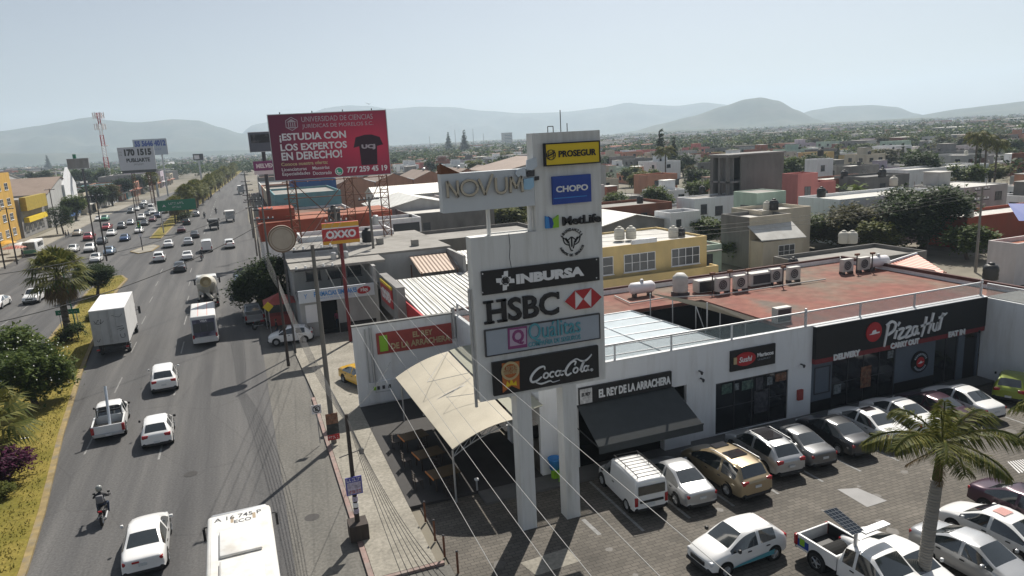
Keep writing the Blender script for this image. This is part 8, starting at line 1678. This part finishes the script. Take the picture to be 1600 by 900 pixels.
# the avenue of palms on the far median
ctr = [at(x, y) for x, y in ((278, 352), (300, 331), (330, 306), (352, 288), (370, 273))]; rn = random.Random(4); k = 0
seg = [(ctr[i+1]-ctr[i]).length for i in range(4)]; tot = sum(seg)
for i in range(46):
    d = tot*(i+.3)/46; j = 0
    while j < 3 and d > seg[j]: d -= seg[j]; j += 1
    p = ctr[j].lerp(ctr[j+1], d/seg[j]); fan(p.x+rn.uniform(-1.3, 1.3), p.y, rn.uniform(4.2, 7.2), rn.uniform(2.9, 3.7), 'fan palm in the long row on the far median, %s' % ('where the row begins' if i < 8 else 'in its nearer half' if i < 22 else 'in its farther half' if i < 36 else 'where the avenue fades out'), .17, i % 2, 'palms along the far median', .2)
p = at(262, 318, .14); fan(p.x-4, p.y, 9.5, 3.6, 'tallest fan palm before the 170 1515 billboard', .14, 0)
for q, s_, lf in (((283, 336), 1.6, 0), ((300, 322), 1.6, 0), ((318, 308), 1.5, 0)): p = at(*q); tree('shrub', p.x, p.y, s_, 'round clipped shrub under the palms of the far median', lf, z=.17, group='shrubs under the far palms', name='shrub')
# ================================================================ THE TOWN ON THE PLAIN
rnd = random.Random(21)
def clash(x0, x1, y0, y1): return any(a < x1 and x0 < b and c < y1 and y0 < d for a, b, c, d in OCC)
def in_view(x, y, z=3, m=60):
    px, py, dz = pix((x, y, z)); return dz > 5 and -m < px < 1600+m and py < 900
lots = []
bx = -600
for bi in range(-13, 26):
    for bj in range(0, 34):
        for k in range(4):
            for r_ in range(2):
                x = bi*46+k*10.5+rnd.uniform(-.8, .8); y = 52+bj*33+r_*14.5+rnd.uniform(-.6, .6)+ (bi % 3)*5
                d = math.hypot(x, y)
                if d < 900 and in_view(x, y): lots.append((d, x, y))
lots.sort()
wcol = ['white', 'white', 'white', 'rose_white', 'rose_white', 'cream', 'cream', 'grey', 'grey', 'block', 'block', 'block', 'pale_grey', 'pale_grey', 'pale_grey', 'brick', 'brick', 'mint', 'lilac', 'yellow', 'salmon', 'white', 'pale_grey', 'pink']
rcol = ['white', 'concrete', 'concrete', 'grey', 'white', 'rust', 'sheet', 'concrete', 'dark', 'grey', 'white', 'concrete', 'terracotta']
words_w = {'white': 'white', 'rose_white': 'off white', 'cream': 'cream', 'grey': 'dull grey', 'block': 'bare block', 'pale_grey': 'pale grey', 'brick': 'red brick', 'salmon': 'salmon', 'mint': 'mint green', 'lilac': 'lilac', 'yellow': 'yellow', 'pink': 'pink', 'teal': 'blue green'}
words_r = {'white': 'white roof', 'concrete': 'stained concrete roof', 'grey': 'grey roof', 'terracotta': 'brick red roof', 'rust': 'rusty roof', 'sheet': 'pale metal roof', 'dark': 'dark roof'}
HM = {}
def house_mesh(v, storeys):
    """simple house with parapet, roof and openings: slots wall, roof, window, tank"""
    if (v, storeys) in HM: return HM[(v, storeys)]
    rn = random.Random(v*10+storeys); w, d, h = rn.uniform(7.5, 10), rn.uniform(8, 12.5), 3.0*storeys+.4; b = MB(); k = .2
    b.box(0, w, 0, k, 0, h); b.box(0, w, d-k, d, 0, h); b.box(0, k, k, d-k, 0, h); b.box(w-k, w, k, d-k, 0, h); b.box(k, w-k, k, d-k, h-.6, h-.4, 1)
    for s_ in range(storeys):
        for x in ([1.2, w-2.8] if v % 2 else [w/2-.8]): b.box(x, x+1.6, -.03, .01, s_*3+1.0, s_*3+2.3, 2)
        for y in (1.5, d-3.2): b.box(-.03, .01, y, y+1.5, s_*3+1.0, s_*3+2.3, 2)
    if v % 3 == 0: b.box(w*.55, w*.95, d*.6, d*.9, h-.4, h+1.9); b.box(w*.53, w*.97, d*.58, d*.92, h+1.9, h+2.0, 1)
    if v % 4 == 1: b.box(-.3, w*.6, -2.2, 0, 2.6, 2.75, 1); b.box(0, .2, -2.1, -1.9, 0, 2.6)
    HM[(v, storeys)] = (b.mesh('house', [M_['white_letter']]*4), w, d, h); return HM[(v, storeys)]
n_h = 0; n_t = 0; mass = {k: MB() for k in range(10)}; trees_later = []; tanks = 0
zone = lambda d, x: ('close behind the plaza block' if x > 30 else 'close behind the shops') if d < 150 else ('midway over the plain' if x > 120 else 'beyond the billboard rooftops' if x > 0 else 'behind the far shop row') if d < 300 else ('out on the plain' if x > 150 else 'out beyond the avenue')
for d, x, y in lots:
    r_ = rnd.random(); v = rnd.randrange(8); st_ = rnd.choice((1, 1, 1, 2, 2)); me, w_, dd, h_ = house_mesh(v, st_); rot = rnd.gauss(0, .03)
    if clash(x-1, x+w_, y-1, y+dd): 
        continue
    if r_ < .64 and n_h < 292:
        wm = rnd.choice(wcol); rm = rnd.choice(rcol); n_h += 1
        lb = '%s %s house with %s, %s' % (words_w[wm], 'two storey' if st_ == 2 else 'low', words_r[rm], zone(d, x))
        if d < 165:
            ws = [('S', u, u+1.5, s_*3+1.0, s_*3+2.3, 2, 2) for s_ in range(st_) for u in (1.2, w_-2.8)]+[('W', 2, 3.5, s_*3+1, s_*3+2.3, 2, 2) for s_ in range(st_)]
            block('town_house', lb, x, x+w_, y, y+dd, h_, wm, rm, ws, rot=rot, cat='house', group='houses of the plain', par=rnd.choice((.15, .3, .6)), reg=False)
            t = LAST[0]
            b_ = MB()
            for cx_, cy_ in ((.1, .1), (w_-.1, .1), (.1, dd-.1), (w_-.1, dd-.1), (w_/2, .1)):
                for q in (-.07, .07): b_.tube((cx_+q, cy_, h_), (cx_+q+rnd.uniform(-.05, .05), cy_, h_+rnd.uniform(.4, 1.0)), .018, 4)
            b_.build('rebar', M_['rust'], t)
            if rnd.random() < .6: u = rnd.uniform(.5, w_-3.2); MB().box(u, u+2.6, dd-3.2, dd-.4, h_-.3, h_+2.0).build('roof_hut', WM[rnd.choice(wcol)], t); MB().box(u-.2, u+2.8, dd-3.4, dd-.3, h_+2.0, h_+2.1).build('roof_hut_lid', RM[rnd.choice(rcol)], t)
            if rnd.random() < .5: MB().box(rnd.uniform(.4, w_/2), w_-.5, -.9, -.21, 2.7, 2.82).build('door_canopy', RM['concrete'], t)
        else:
            o = put('town_house', me, None, (x, y, 0), rot, [WM[wm], RM[rm], M_['window_dark'], M_['tank_black']]); tag(o, lb, 'house', 'houses of the plain')
        if d < 330 and rnd.random() < .62 and tanks < 95:
            tanks += 1; dk = rnd.random() < .65; water_tank((x+rnd.uniform(2, w_-2), y+rnd.uniform(2, dd-2), h_-.2), '%s water tank on a house roof %s' % ('black' if dk else 'pale', zone(d, x)), dk, rnd.uniform(1.0, 1.5), 'water tanks over the plain')
    elif r_ < .84 or (r_ < .88 and d < 300):
        if n_t < 225:
            n_t += 1; k = 'mid_'+'abcd'[rnd.randrange(4)] if d < 240 else 'far_'+'abcde'[rnd.randrange(5)]; lf = rnd.choice((0, 0, 1, 1, 1, 2, 3)); s_ = rnd.uniform(2.6, 5.0)
            tree(k, x+w_/2, y+dd/2, s_, '%s tree among the houses, %s' % (('dark green', 'mid green', 'yellow green', 'olive green')[lf], zone(d, x)), lf, group='trees among the houses')
        else: trees_later.append((x, y, rnd.uniform(2.5, 5)))
        if d > 220 and rnd.random() < .6: trees_later.append((x+6, y+7, rnd.uniform(2.2, 4)))
    elif r_ < .94: pass
    else: trees_later.append((x+4, y+5, rnd.uniform(2, 4)))
    if d > 170 and rnd.random() < .45: trees_later.append((x-1.5, y-2, rnd.uniform(1.6, 3.2)))
# beyond the houses one can tell apart: the rest of the town and its trees as two masses
b = MB()
def mass_house(x, y):
    w_, dd, h_ = rnd.uniform(7, 15), rnd.uniform(7, 14), rnd.choice((3.4, 3.6, 6.2, 6.6, 4.5)); a = rnd.gauss(0, .25); M = Matrix.Translation((x, y, 0)) @ Matrix.Rotation(a, 4, 'Z'); c = rnd.randrange(8)
    if rnd.random() < .05: w_ *= 2.6; dd *= 1.8; h_ = rnd.uniform(6, 9)
    b.box(-w_/2, w_/2, -dd/2, dd/2, 0, h_, c, M); b.add([M @ Vector(p) for p in ((-w_/2, -dd/2, h_+.02), (w_/2, -dd/2, h_+.02), (w_/2, dd/2, h_+.02), (-w_/2, dd/2, h_+.02))], [(0, 1, 2, 3)], 8+rnd.randrange(5))
    for u in (-.28, .12):
        if rnd.random() < .8: b.add([M @ Vector(p) for p in ((w_*u, -dd/2-.04, 1), (w_*(u+.16), -dd/2-.04, 1), (w_*(u+.16), -dd/2-.04, 2.3), (w_*u, -dd/2-.04, 2.3))], [(0, 1, 2, 3)], 13)
cnt = 0
while cnt < 5200:
    dist = 430+2500*rnd.random()**1.15; az = R(rnd.uniform(-26, 62)); x, y = dist*math.sin(az), dist*math.cos(az)
    if not in_view(x, y, 3, 150): continue
    sx = -16+(y-300)*.045
    if y < 900 and abs(x-sx) < 40: continue
    if clash(x-4, x+4, y-4, y+4): continue
    cnt += 1
    n = noise.noise(Vector((x*.0045, y*.0045, 3)))
    if n > -.12 and rnd.random() < .75: mass_house(x, y)
    if rnd.random() < .85-.5*n: trees_later.append((x+rnd.uniform(-12, 12), y+rnd.uniform(-12, 12), rnd.uniform(2.2, 5.2)))
o = b.build('distant_houses', [WM[k] for k in ('white', 'cream', 'block', 'pale_grey', 'brick', 'pale_grey', 'rose_white', 'grey')]+[RM[k] for k in ('white', 'concrete', 'grey', 'terracotta', 'rust')]+[M_['window_dark']])
tag(o, 'mass of small distant houses spreading to the foot of the hills', 'houses', kind='stuff')
b = MB()
for x, y, s_ in trees_later:
    d = math.hypot(x, y); k = 0 if rnd.random() < .6 else 1 if rnd.random() < .7 else 2; n = 46 if d < 700 else 18 if d < 1300 else 9; sz = s_*(.32 if d < 700 else .55 if d < 1300 else .85)
    for _ in range(n):
        a, e = rnd.uniform(0, 6.28), rnd.uniform(-.5, 1); q = math.sqrt(max(0, 1-e*e)); rr = s_*rnd.uniform(.5, 1.0); c = Vector((x+q*math.cos(a)*rr, y+q*math.sin(a)*rr, s_*1.1+e*rr*.8))
        u = Vector((rnd.uniform(-1, 1), rnd.uniform(-1, 1), rnd.uniform(-.5, .7))).normalized()*sz; v = u.cross(Vector((rnd.uniform(-1, 1), rnd.uniform(-1, 1), 1))).normalized()*sz*.8
        b.add([c-u*.6, c-v*.6, c+u*.7, c+v*.6], [(0, 1, 2, 3)], k)
tag(b.build('distant_tree_foliage', [LEAVES[0], LEAVES[1], LEAVES[3]]), 'mass of distant tree crowns between far houses', 'trees', kind='stuff')
# far masts on the plain
for k, (px, py, top) in enumerate(((673, 222, 208), (741, 226, 214), (757, 224, 214), (713, 226, 213))):
    p = at(px, py+6); p = far(px, 240, 900); t = thing('radio_mast', 'thin distant mast on the skyline, %s from the crimson billboard' % ('first', 'third', 'last', 'second')[k], 'mast', (p.x, p.y, 0)); H_ = 24+(k % 2)*6; MB().tube((0, 0, 0), (0, 0, H_), .5, 6, .2).build('shaft', M_['steel'], t)
p = far(792, 215, 1500); t = thing('tower_block', 'lone pale tower block on the skyline beside the sign tower', 'building', (p.x, p.y, 0)); MB().box(-9, 9, -8, 8, 0, 26).build('wall', WM['pale_grey'], t); b = MB()
for z in range(8): b.box(-8, 8, -8.2, -8, 2+z*3, 3.4+z*3)
b.build('window_band', M_['window_mid'], t); MB().box(-9.3, 9.3, -8.3, 8.3, 26, 26.6).build('roof', RM['concrete'], t)
